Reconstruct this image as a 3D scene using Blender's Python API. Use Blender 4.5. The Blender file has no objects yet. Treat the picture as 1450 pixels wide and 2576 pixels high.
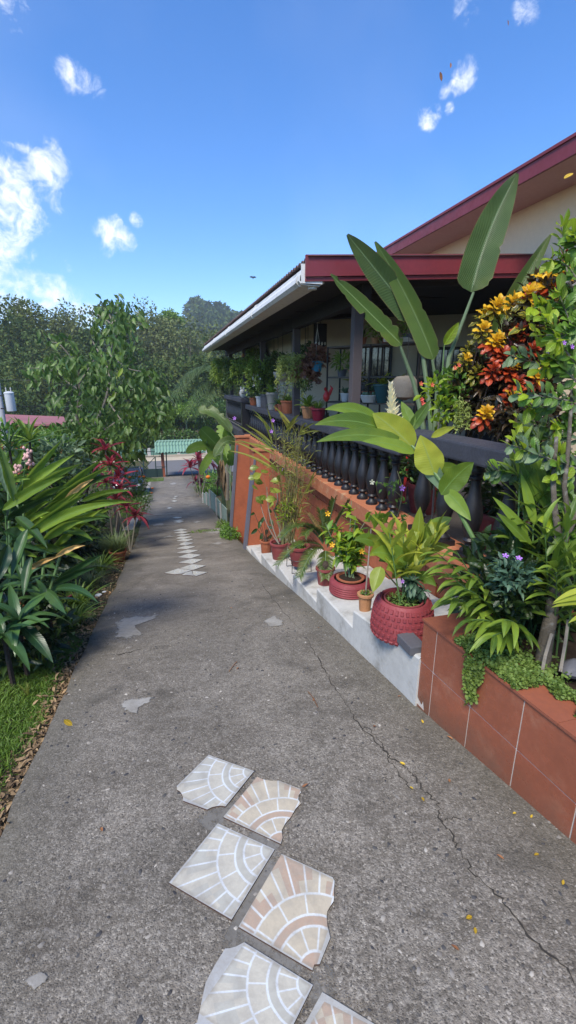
import bpy, bmesh, math, random
import numpy as np
from mathutils import Vector, Matrix, noise as mnoise
random.seed(7); RNG = np.random.default_rng(11)
SC = bpy.context.scene; COL = SC.collection
# ------------------------------------------------------------------ camera, sky, sun, exposure
F = 1132.0; PS = math.radians(15.4); PT = math.atan((1288-962)/F); EYE = 1.65
cd = bpy.data.cameras.new('camera'); cam = bpy.data.objects.new('camera', cd); COL.objects.link(cam)
cd.sensor_fit = 'VERTICAL'; cd.sensor_height = 36; cd.sensor_width = 36; cd.lens = 36*F/2576
cd.clip_start = .05; cd.clip_end = 3000
cam.location = (0, 0, EYE); cam.rotation_euler = (math.pi/2-PT, 0, -PS)
SC.camera = cam

SUN_EL, SUN_AZ = math.radians(53), math.radians(-140)      # azimuth measured from +Y towards +X
sd = bpy.data.lights.new('sun', 'SUN'); sd.energy = 3.6; sd.angle = math.radians(20); sd.color = (1, .93, .82)
sun = bpy.data.objects.new('sun', sd); COL.objects.link(sun)
sdir = Vector((math.sin(SUN_AZ)*math.cos(SUN_EL), math.cos(SUN_AZ)*math.cos(SUN_EL), math.sin(SUN_EL)))
sun.rotation_euler = sdir.to_track_quat('Z', 'Y').to_euler(); sun.location = (-8, 2, 14)

def ray(vx, vy):
    x = (vx-725)/F; y = (vy-1288)/F
    up = -y*math.cos(PT)-math.sin(PT); fw = math.cos(PT)-y*math.sin(PT)
    return Vector((x*math.cos(PS)+fw*math.sin(PS), -x*math.sin(PS)+fw*math.cos(PS), up))
def at(vx, vy, X=None, Y=None, Z=None, D=None):
    r = ray(vx, vy)
    t = D if D is not None else X/r.x if X is not None else Y/r.y if Y is not None else (Z-EYE)/r.z
    return r*t+Vector((0, 0, EYE))
_PY = np.array([-40, -3, 0, 2, 3.9, 5.7, 6.65, 8.1, 12, 24, 35, 38, 45, 60, 900.])
_PZ = np.array([4.0, .38, 0, -.27, -.60, -.98, -1.19, -1.45, -2.25, -4.05, -5.45, -5.66, -5.72, -5.8, -5.8])
def zd(y):
    return float(sum(np.interp(y+o, _PY, _PZ) for o in (-.5, -.25, 0, .25, .5))/5)
def gnd(vx, vy, dz=0.0):
    r = ray(vx, vy); lo, hi = .3, 400.
    for i in range(50):
        m = (lo+hi)/2
        if r.z*m+EYE > zd(r.y*m)+dz: lo = m
        else: hi = m
    return r*lo+Vector((0, 0, EYE))

W = bpy.data.worlds.new('World'); SC.world = W; W.use_nodes = True
nt = W.node_tree; nt.nodes.clear(); nn, ll = nt.nodes, nt.links
def wn(t, **k):
    n = nn.new(t)
    for a, b in k.items(): setattr(n, a, b)
    return n
def wmath(op, a, b=None, clamp=False):
    n = wn('ShaderNodeMath', operation=op, use_clamp=clamp)
    for i, v in enumerate((a, b)):
        if v is None: continue
        if isinstance(v, (int, float)): n.inputs[i].default_value = v
        else: ll.new(v, n.inputs[i])
    return n.outputs[0]
out = wn('ShaderNodeOutputWorld'); bg = wn('ShaderNodeBackground'); bg.inputs[1].default_value = .10
sky = wn('ShaderNodeTexSky', sky_type='NISHITA', sun_disc=False, sun_elevation=SUN_EL, sun_rotation=SUN_AZ, altitude=900, air_density=1.0, dust_density=.25, ozone_density=3.0)
hs = wn('ShaderNodeHueSaturation'); hs.inputs['Saturation'].default_value = 1.28; hs.inputs['Hue'].default_value = .507; hs.inputs['Value'].default_value = 1.72
ll.new(sky.outputs[0], hs.inputs['Color'])
tc = wn('ShaderNodeTexCoord')
nz = wn('ShaderNodeTexNoise'); nz.inputs['Scale'].default_value = 13; nz.inputs['Detail'].default_value = 9; nz.inputs['Roughness'].default_value = .62; nz.inputs['Distortion'].default_value = .5
ll.new(tc.outputs['Generated'], nz.inputs['Vector'])
# cumulus: (V x, V y, radius in V px, strength)
CL = [(30, 440, 70, 1), (100, 420, 75, 1), (60, 500, 90, 1), (0, 520, 120, 1.1), (125, 500, 50, .8), (20, 600, 60, 1), (20, 20, 50, .8), (35, 60, 30, .7),
      (185, 195, 42, .9), (225, 212, 38, .9), (265, 600, 45, 1), (310, 605, 40, .9), (290, 560, 26, .65), (342, 553, 22, .8),
      (40, 765, 100, 1.1), (120, 775, 90, 1), (190, 800, 80, .9), (-60, 760, 120, 1), (165, 668, 26, .55), (70, 650, 24, .5),
      (1165, 190, 40, .8), (1185, 160, 28, .75), (1115, 215, 30, .7), (1082, 290, 34, .75), (1168, 10, 38, .7), (1328, 18, 36, .7), (1130, 272, 18, .5),
      (-180, 480, 150, 1), (-260, 300, 130, .9), (-150, 720, 140, 1), (1650, 120, 90, .8), (1800, 300, 110, .8), (-420, 640, 200, 1), (2100, 560, 160, .9), (-700, 420, 200, .9)]
mask = None
for vx, vy, r, s in CL:
    d = ray(vx, vy).normalized(); ang = math.atan(r/F)*.95
    vm = wn('ShaderNodeVectorMath', operation='DISTANCE'); ll.new(tc.outputs['Generated'], vm.inputs[0]); vm.inputs[1].default_value = d
    mr = wn('ShaderNodeMapRange', interpolation_type='SMOOTHSTEP'); ll.new(vm.outputs['Value'], mr.inputs[0])
    mr.inputs[1].default_value = 0; mr.inputs[2].default_value = ang*1.25; mr.inputs[3].default_value = s; mr.inputs[4].default_value = 0
    mask = mr.outputs[0] if mask is None else wmath('MAXIMUM', mask, mr.outputs[0])
nz2_ = wn('ShaderNodeTexNoise'); nz2_.inputs['Scale'].default_value = 38; nz2_.inputs['Detail'].default_value = 6; nz2_.inputs['Roughness'].default_value = .6; nz2_.inputs['Distortion'].default_value = 1.0
ll.new(tc.outputs['Generated'], nz2_.inputs['Vector'])
nzc = wmath('ADD', wmath('MULTIPLY', wmath('SUBTRACT', nz.outputs[0], .5), 3.1), wmath('MULTIPLY', wmath('SUBTRACT', nz2_.outputs[0], .5), 1.5))
dens = wmath('ADD', wmath('MULTIPLY', mask, .9), nzc)
dens = wmath('MULTIPLY', dens, wmath('MULTIPLY', mask, 2.5, True))
mr = wn('ShaderNodeMapRange', interpolation_type='SMOOTHSTEP'); ll.new(dens, mr.inputs[0]); mr.inputs[1].default_value = .26; mr.inputs[2].default_value = 1.5
veil = wn('ShaderNodeTexNoise'); veil.inputs['Scale'].default_value = 2.2; veil.inputs['Detail'].default_value = 4; veil.inputs['Distortion'].default_value = .2
ll.new(tc.outputs['Generated'], veil.inputs['Vector'])
mv = wn('ShaderNodeMapRange'); ll.new(veil.outputs[0], mv.inputs[0]); mv.inputs[1].default_value = .5; mv.inputs[2].default_value = .8; mv.inputs[4].default_value = .07
cm = wmath('MAXIMUM', mr.outputs[0], mv.outputs[0])
mx = wn('ShaderNodeMix', data_type='RGBA'); ll.new(cm, mx.inputs[0]); ll.new(hs.outputs[0], mx.inputs[6]); mx.inputs[7].default_value = (9.5, 9.6, 9.8, 1)
W.cycles.sampling_method = 'MANUAL'; W.cycles.sample_map_resolution = 256
ll.new(mx.outputs[2], bg.inputs[0]); ll.new(bg.outputs[0], out.inputs[0])
SC.view_settings.view_transform = 'Standard'; SC.view_settings.look = 'None'; SC.view_settings.exposure = 0.68; SC.view_settings.gamma = 1
SC.render.engine = 'CYCLES'; SC.cycles.max_bounces = 7; SC.cycles.diffuse_bounces = 4; SC.cycles.glossy_bounces = 3; SC.cycles.transmission_bounces = 4
SC.cycles.use_denoising = True; SC.cycles.sample_clamp_indirect = 6

# ------------------------------------------------------------------ materials
MATS = {}
class NT:
    def __init__(s, name):
        s.m = bpy.data.materials.new(name); s.m.use_nodes = True; s.t = s.m.node_tree; s.n = s.t.nodes; s.l = s.t.links
        s.b = s.n['Principled BSDF']; s.o = s.n['Material Output']
    def add(s, t, **k):
        n = s.n.new(t)
        for a, b in k.items(): setattr(n, a, b)
        return n
    def set(s, sock, v):
        if isinstance(v, bpy.types.NodeSocket): s.l.new(v, sock)
        else: sock.default_value = v
    def math(s, op, a, b=None, c=None, clamp=False):
        n = s.add('ShaderNodeMath', operation=op, use_clamp=clamp)
        for i, v in enumerate((a, b, c)):
            if v is not None: s.set(n.inputs[i], v)
        return n.outputs[0]
    def noise(s, vec, scale, detail=4, rough=.55, dist=0):
        n = s.add('ShaderNodeTexNoise'); s.l.new(vec, n.inputs['Vector']); n.inputs['Scale'].default_value = scale
        n.inputs['Detail'].default_value = detail; n.inputs['Roughness'].default_value = rough; n.inputs['Distortion'].default_value = dist
        return n.outputs[0]
    def voro(s, vec, scale, out='Distance', feature='F1', rand=1):
        n = s.add('ShaderNodeTexVoronoi', feature=feature); s.l.new(vec, n.inputs['Vector']); n.inputs['Scale'].default_value = scale; n.inputs['Randomness'].default_value = rand
        return n.outputs[out]
    def rng(s, v, a, b, c=0., d=1., smooth=False):
        n = s.add('ShaderNodeMapRange', interpolation_type='SMOOTHSTEP' if smooth else 'LINEAR')
        s.l.new(v, n.inputs[0])
        for i, q in enumerate((a, b, c, d)): n.inputs[i+1].default_value = q
        return n.outputs[0]
    def mix(s, f, a, b, blend='MIX'):
        n = s.add('ShaderNodeMix', data_type='RGBA', blend_type=blend)
        s.set(n.inputs[0], f)
        for i, v in ((6, a), (7, b)):
            if isinstance(v, (tuple, list)): v = (*v[:3], 1)
            s.set(n.inputs[i], v)
        return n.outputs[2]
    def coords(s, out='Object'): return s.add('ShaderNodeTexCoord').outputs[out]
    def bump(s, h, strength=.3, dist=.01):
        n = s.add('ShaderNodeBump'); s.l.new(h, n.inputs['Height']); n.inputs['Strength'].default_value = strength; n.inputs['Distance'].default_value = dist
        s.l.new(n.outputs[0], s.b.inputs['Normal']); return n
    def fin(s, col=None, rough=None, spec=None, metal=None):
        if col is not None: s.set(s.b.inputs['Base Color'], (*col[:3], 1) if isinstance(col, (tuple, list)) else col)
        if rough is not None: s.set(s.b.inputs['Roughness'], rough)
        if spec is not None: s.b.inputs['Specular IOR Level'].default_value = spec
        if metal is not None: s.b.inputs['Metallic'].default_value = metal
        MATS[s.m.name] = s.m; return s.m
def sc(c, k): return tuple(x*k for x in c)
def mat(name, c, rough=.6, var=.25, scale=5, bump=.25, bscale=60, spec=.4, dirt=None, dirt_amt=.5, metal=0., bd=.004, dk=.4, splash=None):
    s = NT(name); g = s.coords()
    n1 = s.noise(g, scale, 6, .6); n2 = s.noise(g, scale*9, 4)
    col = s.mix(n1, sc(c, 1-var), sc(c, 1+var)); col = s.mix(s.rng(n2, .35, .65, 0, .35), col, sc(c, 1-var*1.3))
    if dirt is not None:
        d = s.noise(g, scale*1.7, 8, .68, dk); col = s.mix(s.rng(d, .5, .72, 0, dirt_amt, True), col, dirt)
    if splash:
        sz = s.add('ShaderNodeSeparateXYZ'); s.l.new(g, sz.inputs[0]); zz = s.math('ADD', sz.outputs[2], s.math('MULTIPLY', s.math('SUBTRACT', s.noise(g, 6, 7, .7), .5), -(splash[1]-splash[0])*1.6))
        col = s.mix(s.rng(zz, splash[0], splash[1], .75, 0, True), col, splash[2])
    oi = s.add('ShaderNodeObjectInfo'); col = s.mix(s.rng(oi.outputs['Random'], 0, 1, 0, .16), col, sc(c, .45))
    h = s.noise(g, bscale, 6, .6); s.bump(h, bump, bd)
    return s.fin(col, s.rng(n2, .3, .7, max(.02, rough-.12), min(1, rough+.12)), spec, metal)
def leafmat(name, c, c2=None, vein=None, edge=None, rough=.42, trans=.28, veins=14, midw=.035, var=.45, spec=.45, e0=.30):
    """leaf: u across, v along; per-leaf tone from the point attribute rnd and the object's random value"""
    s = NT(name); uv = s.add('ShaderNodeUVMap').outputs[0]; c2 = c2 or sc(c, 1.5)
    if not name.startswith(('leaf_croton', 'leaf_litter', 'leaf_fallen')): c = (c[0]*1.35, c[1]*1.25, c[2]*1.1); c2 = (c2[0]*1.25, c2[1]*1.15, c2[2])
    sx = s.add('ShaderNodeSeparateXYZ'); s.l.new(uv, sx.inputs[0]); u, v = sx.outputs[0], sx.outputs[1]
    at_ = s.add('ShaderNodeAttribute', attribute_name='rnd'); oi = s.add('ShaderNodeObjectInfo')
    r = s.math('FRACT', s.math('ADD', at_.outputs['Fac'], oi.outputs['Random']))
    col = s.mix(r, sc(c, 1-var), c2)
    g = s.coords('Object'); n1 = s.noise(g, 9, 4); col = s.mix(s.rng(n1, .35, .7, 0, .4), col, sc(c, .7)); n3 = s.noise(g, 2.3, 5, .6); col = s.mix(s.rng(n3, .5, .75, 0, .5), col, (c2[0]*1.25+.02, c2[1]*1.05, c2[2]*.8))
    a = s.math('ABSOLUTE', s.math('SUBTRACT', u, .5))
    if edge: col = s.mix(s.rng(a, e0, .5, 0, .85, True), col, edge)
    ph = s.math('ADD', s.math('MULTIPLY', v, veins*6.283), s.math('MULTIPLY', a, -veins*2.2))
    w = s.math('SINE', ph)
    vm = s.rng(w, .72, 1.0, 0, .35)
    ve = vein or sc(c, 2.1)
    col = s.mix(vm, col, ve)
    col = s.mix(s.rng(a, midw*.4, midw, .9, 0), col, ve)
    h = s.math('ADD', s.math('MULTIPLY', w, .4), s.rng(a, 0, midw*1.5, -1, 0)); s.bump(h, .7 if veins > 30 else .25, .008 if veins > 30 else .004)
    s.fin(col, rough, spec)
    tr = s.add('ShaderNodeBsdfTranslucent'); s.l.new(s.mix(.5, col, sc(c2, 1.6)), tr.inputs[0])
    ms = s.add('ShaderNodeMixShader'); ms.inputs[0].default_value = trans
    s.l.new(s.b.outputs[0], ms.inputs[1]); s.l.new(tr.outputs[0], ms.inputs[2]); s.l.new(ms.outputs[0], s.o.inputs[0])
    return s.m
M = MATS
def concrete_mat():
    s = NT('driveway_concrete'); g = s.coords()
    big = s.noise(g, .5, 5, .6, .4); mid = s.noise(g, 2.3, 7, .65, .3); sm = s.noise(g, 19, 7, .74, .3); fine = s.noise(g, 70, 5, .75)
    grain = s.voro(g, 150); grainc = s.voro(g, 150, 'Color'); st = s.voro(g, 42); stc = s.voro(g, 42, 'Color')
    sep = s.add('ShaderNodeSeparateColor'); s.l.new(grainc, sep.inputs[0]); sep2 = s.add('ShaderNodeSeparateColor'); s.l.new(stc, sep2.inputs[0])
    sy = s.add('ShaderNodeSeparateXYZ'); s.l.new(g, sy.inputs[0])
    wear = s.math('MULTIPLY', s.rng(sy.outputs[1], .8, 6.0, 1, .25), s.rng(mid, .25, .6, .45, 1))   # worn to its aggregate near the top of the drive
    col = s.mix(s.rng(mid, .32, .68), (.118, .102, .080), (.285, .252, .205))
    col = s.mix(s.rng(big, .4, .66, 0, .7, True), col, (.165, .149, .125))
    near = s.rng(sy.outputs[1], 1., 6., 1, .4); col = s.mix(s.math('MULTIPLY', s.rng(sm, .48, .70, 0, .55), near), col, (.39, .36, .31)); col = s.mix(s.math('MULTIPLY', s.rng(sm, .32, .48, .6, 0), near), col, (.085, .075, .062))
    col = s.mix(s.math('MULTIPLY', s.rng(sep.outputs[0], .6, .98), s.math('MULTIPLY', wear, .6)), col, (.52, .475, .40))
    col = s.mix(s.math('MULTIPLY', s.rng(sep.outputs[1], .6, .95), s.math('MULTIPLY', wear, .65)), col, (.04, .035, .029))
    stone = s.math('MULTIPLY', s.math('MULTIPLY', s.rng(sep2.outputs[2], .80, .83), s.rng(st, .16, .30, 1, 0)), wear)
    col = s.mix(s.math('MULTIPLY', stone, .7), col, (.055, .055, .058))
    col = s.mix(s.rng(fine, .42, .64, 0, .5), col, (.085, .076, .063))
    pale = s.noise(g, .9, 8, .66, .7); col = s.mix(s.rng(pale, .60, .74, 0, .5, True), col, (.42, .395, .35))
    damp = s.noise(g, 1.4, 7, .6, .6); col = s.mix(s.rng(damp, .54, .70, 0, .6, True), col, (.062, .056, .046))
    xm = s.math('ABSOLUTE', s.math('SUBTRACT', sy.outputs[0], .3)); col = s.mix(s.math('MULTIPLY', s.rng(xm, .75, 1.08, 0, .55), s.rng(mid, .3, .6, .4, 1)), col, (.075, .070, .052))
    h = s.math('ADD', s.math('MULTIPLY', s.rng(st, 0, .5, 1, 0), .3), s.math('ADD', s.math('MULTIPLY', s.rng(grain, 0, .5, 1, 0), .5), s.math('ADD', fine, s.math('MULTIPLY', sm, 1.4))))
    s.bump(h, .6, .010); return s.fin(col, .9, .2)
concrete_mat()
def tile_mat(name, a, b, c, grout):
    s = NT(name); uv = s.add('ShaderNodeUVMap').outputs[0]
    sx = s.add('ShaderNodeSeparateXYZ'); s.l.new(uv, sx.inputs[0]); u, v = sx.outputs[0], sx.outputs[1]
    oi = s.add('ShaderNodeObjectInfo')
    n0 = s.noise(uv, 7, 3)
    r = s.math('ADD', s.math('SQRT', s.math('ADD', s.math('MULTIPLY', u, u), s.math('MULTIPLY', v, v))), s.math('MULTIPLY', s.math('SUBTRACT', n0, .5), .02))
    th = s.math('DIVIDE', s.math('ARCTAN2', v, u), math.pi/2)
    def ring(r0, w=.016): return s.rng(s.math('ABSOLUTE', s.math('SUBTRACT', r, r0)), w*.55, w*1.15, 1, 0)
    def band(lo, hi): return s.math('MULTIPLY', s.math('GREATER_THAN', r, lo), s.math('LESS_THAN', r, hi))
    def rays(n, off, wid):
        fr = s.math('FRACT', s.math('ADD', s.math('MULTIPLY', th, n), off))
        dd = s.math('MULTIPLY', s.math('ABSOLUTE', s.math('SUBTRACT', fr, .5)), s.math('DIVIDE', s.math('MULTIPLY', r, 1.571), n))
        return s.rng(dd, wid*.5, wid*1.1, 1, 0)
    g = ring(.19); 
    for q in (.43, .55, .79): g = s.math('MAXIMUM', g, ring(q))
    g = s.math('MAXIMUM', g, s.math('MULTIPLY', band(.19, .43), rays(3, .05, .013)))
    g = s.math('MAXIMUM', g, s.math('MULTIPLY', band(.55, .79), rays(3.4, .32, .013)))
    g = s.math('MAXIMUM', g, s.math('MULTIPLY', s.math('GREATER_THAN', r, .79), rays(8, .2, .015)))
    edge = s.math('MINIMUM', s.math('MINIMUM', u, v), s.math('MINIMUM', s.math('SUBTRACT', 1, u), s.math('SUBTRACT', 1, v)))
    g = s.math('MAXIMUM', g, s.rng(edge, .010, .02, 1, 0))
    # each printed stone its own tone
    cell = s.math('ADD', s.math('FLOOR', s.math('ADD', s.math('MULTIPLY', th, 8), .2)), s.math('MULTIPLY', s.math('FLOOR', s.math('MULTIPLY', r, 4.2)), 17))
    wnn = s.add('ShaderNodeTexWhiteNoise', noise_dimensions='2D')
    cx = s.add('ShaderNodeCombineXYZ'); s.l.new(cell, cx.inputs[0]); s.l.new(oi.outputs['Random'], cx.inputs[1]); s.l.new(cx.outputs[0], wnn.inputs[0])
    outer = s.math('GREATER_THAN', r, .79)
    col = s.mix(s.math('MULTIPLY', s.math('GREATER_THAN', wnn.outputs[0], .5), outer), a, c)
    col = s.mix(band(.43, .55), col, c); col = s.mix(s.math('LESS_THAN', r, .19), col, c)
    m2 = s.noise(uv, 26, 5, .7); col = s.mix(s.rng(m2, .35, .7, 0, .5), col, b)
    sp = s.noise(uv, 75, 3, .6); col = s.mix(s.rng(sp, .66, .74, 0, .6), col, (.10, .07, .05))
    col = s.mix(s.math('MULTIPLY', g, s.rng(s.noise(uv, 40, 4), .3, .5, .6, 1)), col, grout)
    dirt = s.noise(uv, 3.2, 7, .66, .4); col = s.mix(s.rng(dirt, .42, .70, 0, .6), col, (.27, .245, .205)); ed = s.math('ADD', edge, s.math('MULTIPLY', s.math('SUBTRACT', s.noise(uv, 9, 5), .5), .12)); col = s.mix(s.rng(ed, .0, .07, .55, 0, True), col, (.22, .195, .155))
    s.bump(s.math('SUBTRACT', m2, s.math('MULTIPLY', g, .5)), .18, .002)
    return s.fin(col, .42, .45)
tile_mat('cream_fan_tile', (.50, .47, .385), (.40, .375, .31), (.43, .42, .36), (.60, .635, .65))
tile_mat('pink_fan_tile', (.50, .435, .32), (.42, .37, .28), (.42, .295, .21), (.60, .625, .61))
mat('tile_side_shade', (.09, .055, .042), .8, .2, 20)  # edge colour painted dark to imitate the thin shade along the tile sides
mat('orange_paint', (.39, .118, .055), .7, .2, 2.2, .4, 90, .3, (.24, .075, .042), .65)
mat('orange_worn_ledge', (.43, .155, .075), .75, .2, 3, .35, 80, .3, (.52, .36, .20), .8)
mat('grey_paint_edge', (.13, .13, .16), .7, .2, 6)
mat('black_paint', (.013, .013, .016), .42, .3, 7, .5, 120, .5, (.03, .031, .038), .5)
mat('slate_paint', (.050, .052, .066), .62, .22, 5, .7, 110, .4, (.10, .10, .12), .5)
mat('brown_post', (.085, .070, .072), .6, .15, 9, .2, 50, .35)
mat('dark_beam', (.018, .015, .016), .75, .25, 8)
mat('maroon_paint', (.19, .028, .036), .45, .18, 2.2, .15, 30, .45, (.11, .022, .03), .6)
mat('pink_soffit', (.60, .36, .32), .8, .08, 3, .1, 40, .2)
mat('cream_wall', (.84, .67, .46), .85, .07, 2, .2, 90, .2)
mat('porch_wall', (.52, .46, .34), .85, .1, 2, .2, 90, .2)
mat('white_gutter', (.66, .66, .64), .45, .12, 5, .1, 40, .4, (.26, .24, .19), .6)
mat('zinc_roof', (.16, .10, .09), .6, .3, 4, .2, 40, .4, (.09, .05, .045), .6)
mat('white_ledge', (.50, .495, .46), .9, .22, 1.6, .6, 50, .15, (.20, .185, .15), .75, dk=0, splash=None)
mat('red_tile', (.29, .09, .048), .34, .3, 4, .2, 60, .5, (.33, .14, .085), .75, splash=(-.22, .12, (.13, .075, .05)))
mat('red_coping', (.28, .09, .05), .5, .28, 4, .2, 45, .4, (.20, .06, .035), .6)
mat('grout', (.55, .49, .43), .9, .2, 12)
mat('soil', (.035, .025, .018), .95, .5, 9, .9, 40, .1)
mat('terracotta', (.33, .105, .05), .75, .2, 8, .2, 60, .3, (.40, .20, .11), .5)
mat('tan_pot', (.42, .20, .09), .7, .18, 8)
mat('maroon_pot', (.22, .045, .045), .55, .15, 6, .15, 50, .4, (.28, .09, .08), .5)
mat('burgundy_pot', (.19, .012, .03), .35, .12, 6, .05, 40, .5)
mat('tyre_red', (.235, .040, .045), .62, .18, 7, .4, 90, .35, (.30, .085, .085), .5)
mat('tyre_black', (.012, .011, .012), .8, .3, 9)
mat('grey_pot', (.10, .10, .11), .6, .2, 6)
mat('pale_stone_pot', (.34, .33, .29), .85, .2, 9, .5, 60)
mat('teal_pot', (.02, .09, .10), .5, .3, 8, .3, 40)
mat('blue_plastic', (.03, .22, .36), .4, .1, 6, .05, 30)
mat('drum_blue', (.008, .055, .36), .35, .1, 6, .05, 30)
mat('white_china', (.62, .62, .58), .35, .08, 6, .05, 30)
mat('iron', (.02, .02, .022), .5, .3, 14)
mat('gate_green', (.02, .045, .038), .55, .3, 10)
mat('canopy_green', (.20, .34, .25), .55, .22, 4, .2, 40, .4, (.10, .16, .10), .6)
mat('brick_post', (.30, .085, .04), .8, .3, 12)
mat('road_asphalt', (.15, .15, .155), .9, .15, 3, .4, 60, .2)
mat('kerb_tan', (.42, .36, .27), .9, .2, 3)
mat('wall_green', (.11, .22, .17), .85, .2, 2)
mat('terrace_paint', (.10, .085, .075), .8, .2, 4)
mat('pale_post', (.45, .44, .41), .85, .2, 4)
mat('panel_green', (.20, .27, .22), .8, .25, 5, .3, 40, .3, (.35, .36, .32), .7)
mat('red_roof', (.30, .115, .115), .55, .12, 2, .1, 30, .4)
mat('red_wall', (.40, .09, .045), .85, .15, 2)
mat('pole_concrete', (.32, .33, .35), .85, .12, 6)
mat('transformer_grey', (.50, .52, .54), .4, .08, 6)
mat('car_paint', (.022, .030, .045), .18, .1, 3, .02, 20, .6)
mat('car_glass', (.02, .025, .03), .05, .1, 3, 0, 20, .8)
mat('chrome', (.6, .6, .62), .15, .1, 6, .02, 20, .6, metal=1.)
mat('lamp_glass', (.55, .56, .58), .08, .05, 6, 0, 20, .7)
mat('bark', (.10, .085, .065), .9, .35, 9, .9, 40, .15, (.30, .30, .27), .6, bd=.012)
mat('bark_dark', (.06, .045, .035), .9, .35, 9, .9, 40, .15, (.16, .14, .11), .6, bd=.012)
mat('bark_pale', (.25, .22, .18), .9, .3, 9, .7, 40, .15)
mat('green_stem', (.09, .17, .05), .5, .25, 12)
mat('grey_green_stem', (.13, .19, .10), .55, .25, 14)
mat('reed_stem', (.16, .15, .06), .6, .35, 14)
mat('dead_leaf', (.24, .17, .10), .85, .4, 9, .4, 30, .15)
mat('wood_grey', (.10, .085, .07), .85, .25, 10)
mat('cloth_cream', (.62, .56, .44), .9, .1, 6)
mat('red_thing', (.45, .025, .02), .5, .15, 6)
def patch_mat(name='cement_patch', k=1.):
    s = NT(name); g = s.coords(); n1 = s.noise(g, 5, 7, .65); n2 = s.noise(g, 45, 5, .7); at_ = s.add('ShaderNodeAttribute', attribute_name='rnd')
    col = s.mix(s.rng(n1, .3, .7), sc((.25, .232, .20), k), sc((.40, .385, .35), k)); col = s.mix(s.rng(n2, .5, .72, 0, .5), col, (.16, .145, .12) if k > .8 else (.07, .06, .045))
    s.bump(n2, .4, .006); s.fin(col, .9, .2)
    al = s.rng(s.math('ADD', at_.outputs['Fac'], s.math('MULTIPLY', s.math('SUBTRACT', s.noise(g, 16, 6, .7), .5), 1.3 if k > .8 else 1.8)), .22 if k > .8 else .55, .42 if k > .8 else .8, 0, 1 if k > .8 else .8)
    tr = s.add('ShaderNodeBsdfTransparent'); ms = s.add('ShaderNodeMixShader'); s.l.new(al, ms.inputs[0]); s.l.new(tr.outputs[0], ms.inputs[1]); s.l.new(s.b.outputs[0], ms.inputs[2]); s.l.new(ms.outputs[0], s.o.inputs[0])
patch_mat('cement_patch', .86); patch_mat('mortar', .62)
mat('gravel_pale', (.30, .28, .25), .95, .3, 6, .8, 60, .15, (.20, .19, .16), .7)
mat('crack_dark', (.04, .036, .03), .98, .3, 20)
mat('wire', (.03, .03, .03), .6, .1, 10)
mat('bird_feather', (.02, .02, .022), .7, .2, 20)
mat('white_flower', (.86, .83, .60), .55, .12, 30, .2, 60, .3)
mat('yellow_flower', (.75, .42, .015), .5, .15, 30)
mat('violet_flower', (.42, .17, .62), .5, .15, 30)
mat('orange_flower', (.80, .20, .02), .5, .2, 30)
mat('pink_flower', (.66, .38, .34), .5, .35, 40)
mat('coral_flower', (.70, .10, .07), .5, .2, 30)
def ground_mat():
    s = NT('garden_ground'); g = s.coords(); a = s.noise(g, .8, 6, .65); b = s.noise(g, 14, 6, .7); c = s.noise(g, 60, 3)
    col = s.mix(s.rng(a, .42, .58), (.075, .055, .035), (.05, .09, .022))
    col = s.mix(s.rng(b, .42, .7), col, (.15, .115, .07)); col = s.mix(s.rng(c, .4, .65, 0, .6), col, (.025, .02, .012))
    s.bump(s.math('ADD', b, c), .8, .03); return s.fin(col, .95, .1)
ground_mat()
def hill_mat():
    s = NT('hill_forest'); g = s.coords(); a = s.voro(g, .16); b = s.noise(g, .9, 6, .7)
    col = s.mix(s.rng(a, 0, .8), (.065, .085, .045), (.012, .024, .012)); col = s.mix(s.rng(b, .4, .7, 0, .6), col, (.022, .04, .018))
    s.bump(s.math('ADD', s.rng(a, 0, 1, 1, 0), b), 1, 2.0); return s.fin(col, .95, .1)
hill_mat()
G1 = (.045, .10, .018)
leafmat('leaf_ginger', (.060, .135, .018), (.19, .30, .04), vein=(.16, .27, .06), veins=22, rough=.36)
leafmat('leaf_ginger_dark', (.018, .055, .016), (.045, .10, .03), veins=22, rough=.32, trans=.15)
leafmat('leaf_ginger_light', (.17, .27, .025), (.38, .44, .06), vein=(.32, .40, .10), veins=22, rough=.38, trans=.35)
leafmat('leaf_strelitzia', (.045, .095, .032), (.085, .15, .05), vein=(.16, .24, .10), veins=46, midw=.03, rough=.36, trans=.12, var=.3, edge=(.20, .17, .06), e0=.46)
leafmat('leaf_strelitzia_pale', (.09, .18, .04), (.15, .25, .055), vein=(.24, .34, .12), veins=46, midw=.035, rough=.4, trans=.25, var=.3, edge=(.30, .22, .09), e0=.46)
leafmat('leaf_banana', (.10, .21, .03), (.18, .32, .05), vein=(.22, .32, .10), veins=40, midw=.04, trans=.3)
leafmat('leaf_dracaena', (.02, .065, .02), (.06, .135, .04), vein=(.06, .13, .05), veins=18, rough=.3, trans=.12)
leafmat('leaf_cordyline', (.12, .012, .026), (.32, .035, .065), vein=(.45, .10, .12), veins=16, rough=.35, trans=.3)
leafmat('leaf_cordyline_dark', (.06, .012, .018), (.20, .03, .045), veins=16, rough=.35, trans=.2)
leafmat('leaf_croton_red', (.20, .016, .014), (.50, .06, .02), vein=(.66, .22, .04), veins=9, rough=.3, trans=.25)
leafmat('leaf_croton_yellow', (.72, .36, .015), (.85, .60, .04), vein=(.80, .30, .03), edge=(.55, .40, .03), veins=9, rough=.32, trans=.3)
leafmat('leaf_croton_green', (.02, .045, .012), (.10, .13, .02), vein=(.55, .42, .04), edge=(.42, .34, .03), veins=8, rough=.28, trans=.15)
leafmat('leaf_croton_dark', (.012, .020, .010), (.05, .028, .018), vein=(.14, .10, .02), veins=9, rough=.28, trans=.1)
leafmat('leaf_shrub', (.05, .13, .02), (.14, .27, .04), veins=7, rough=.42)
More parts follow.
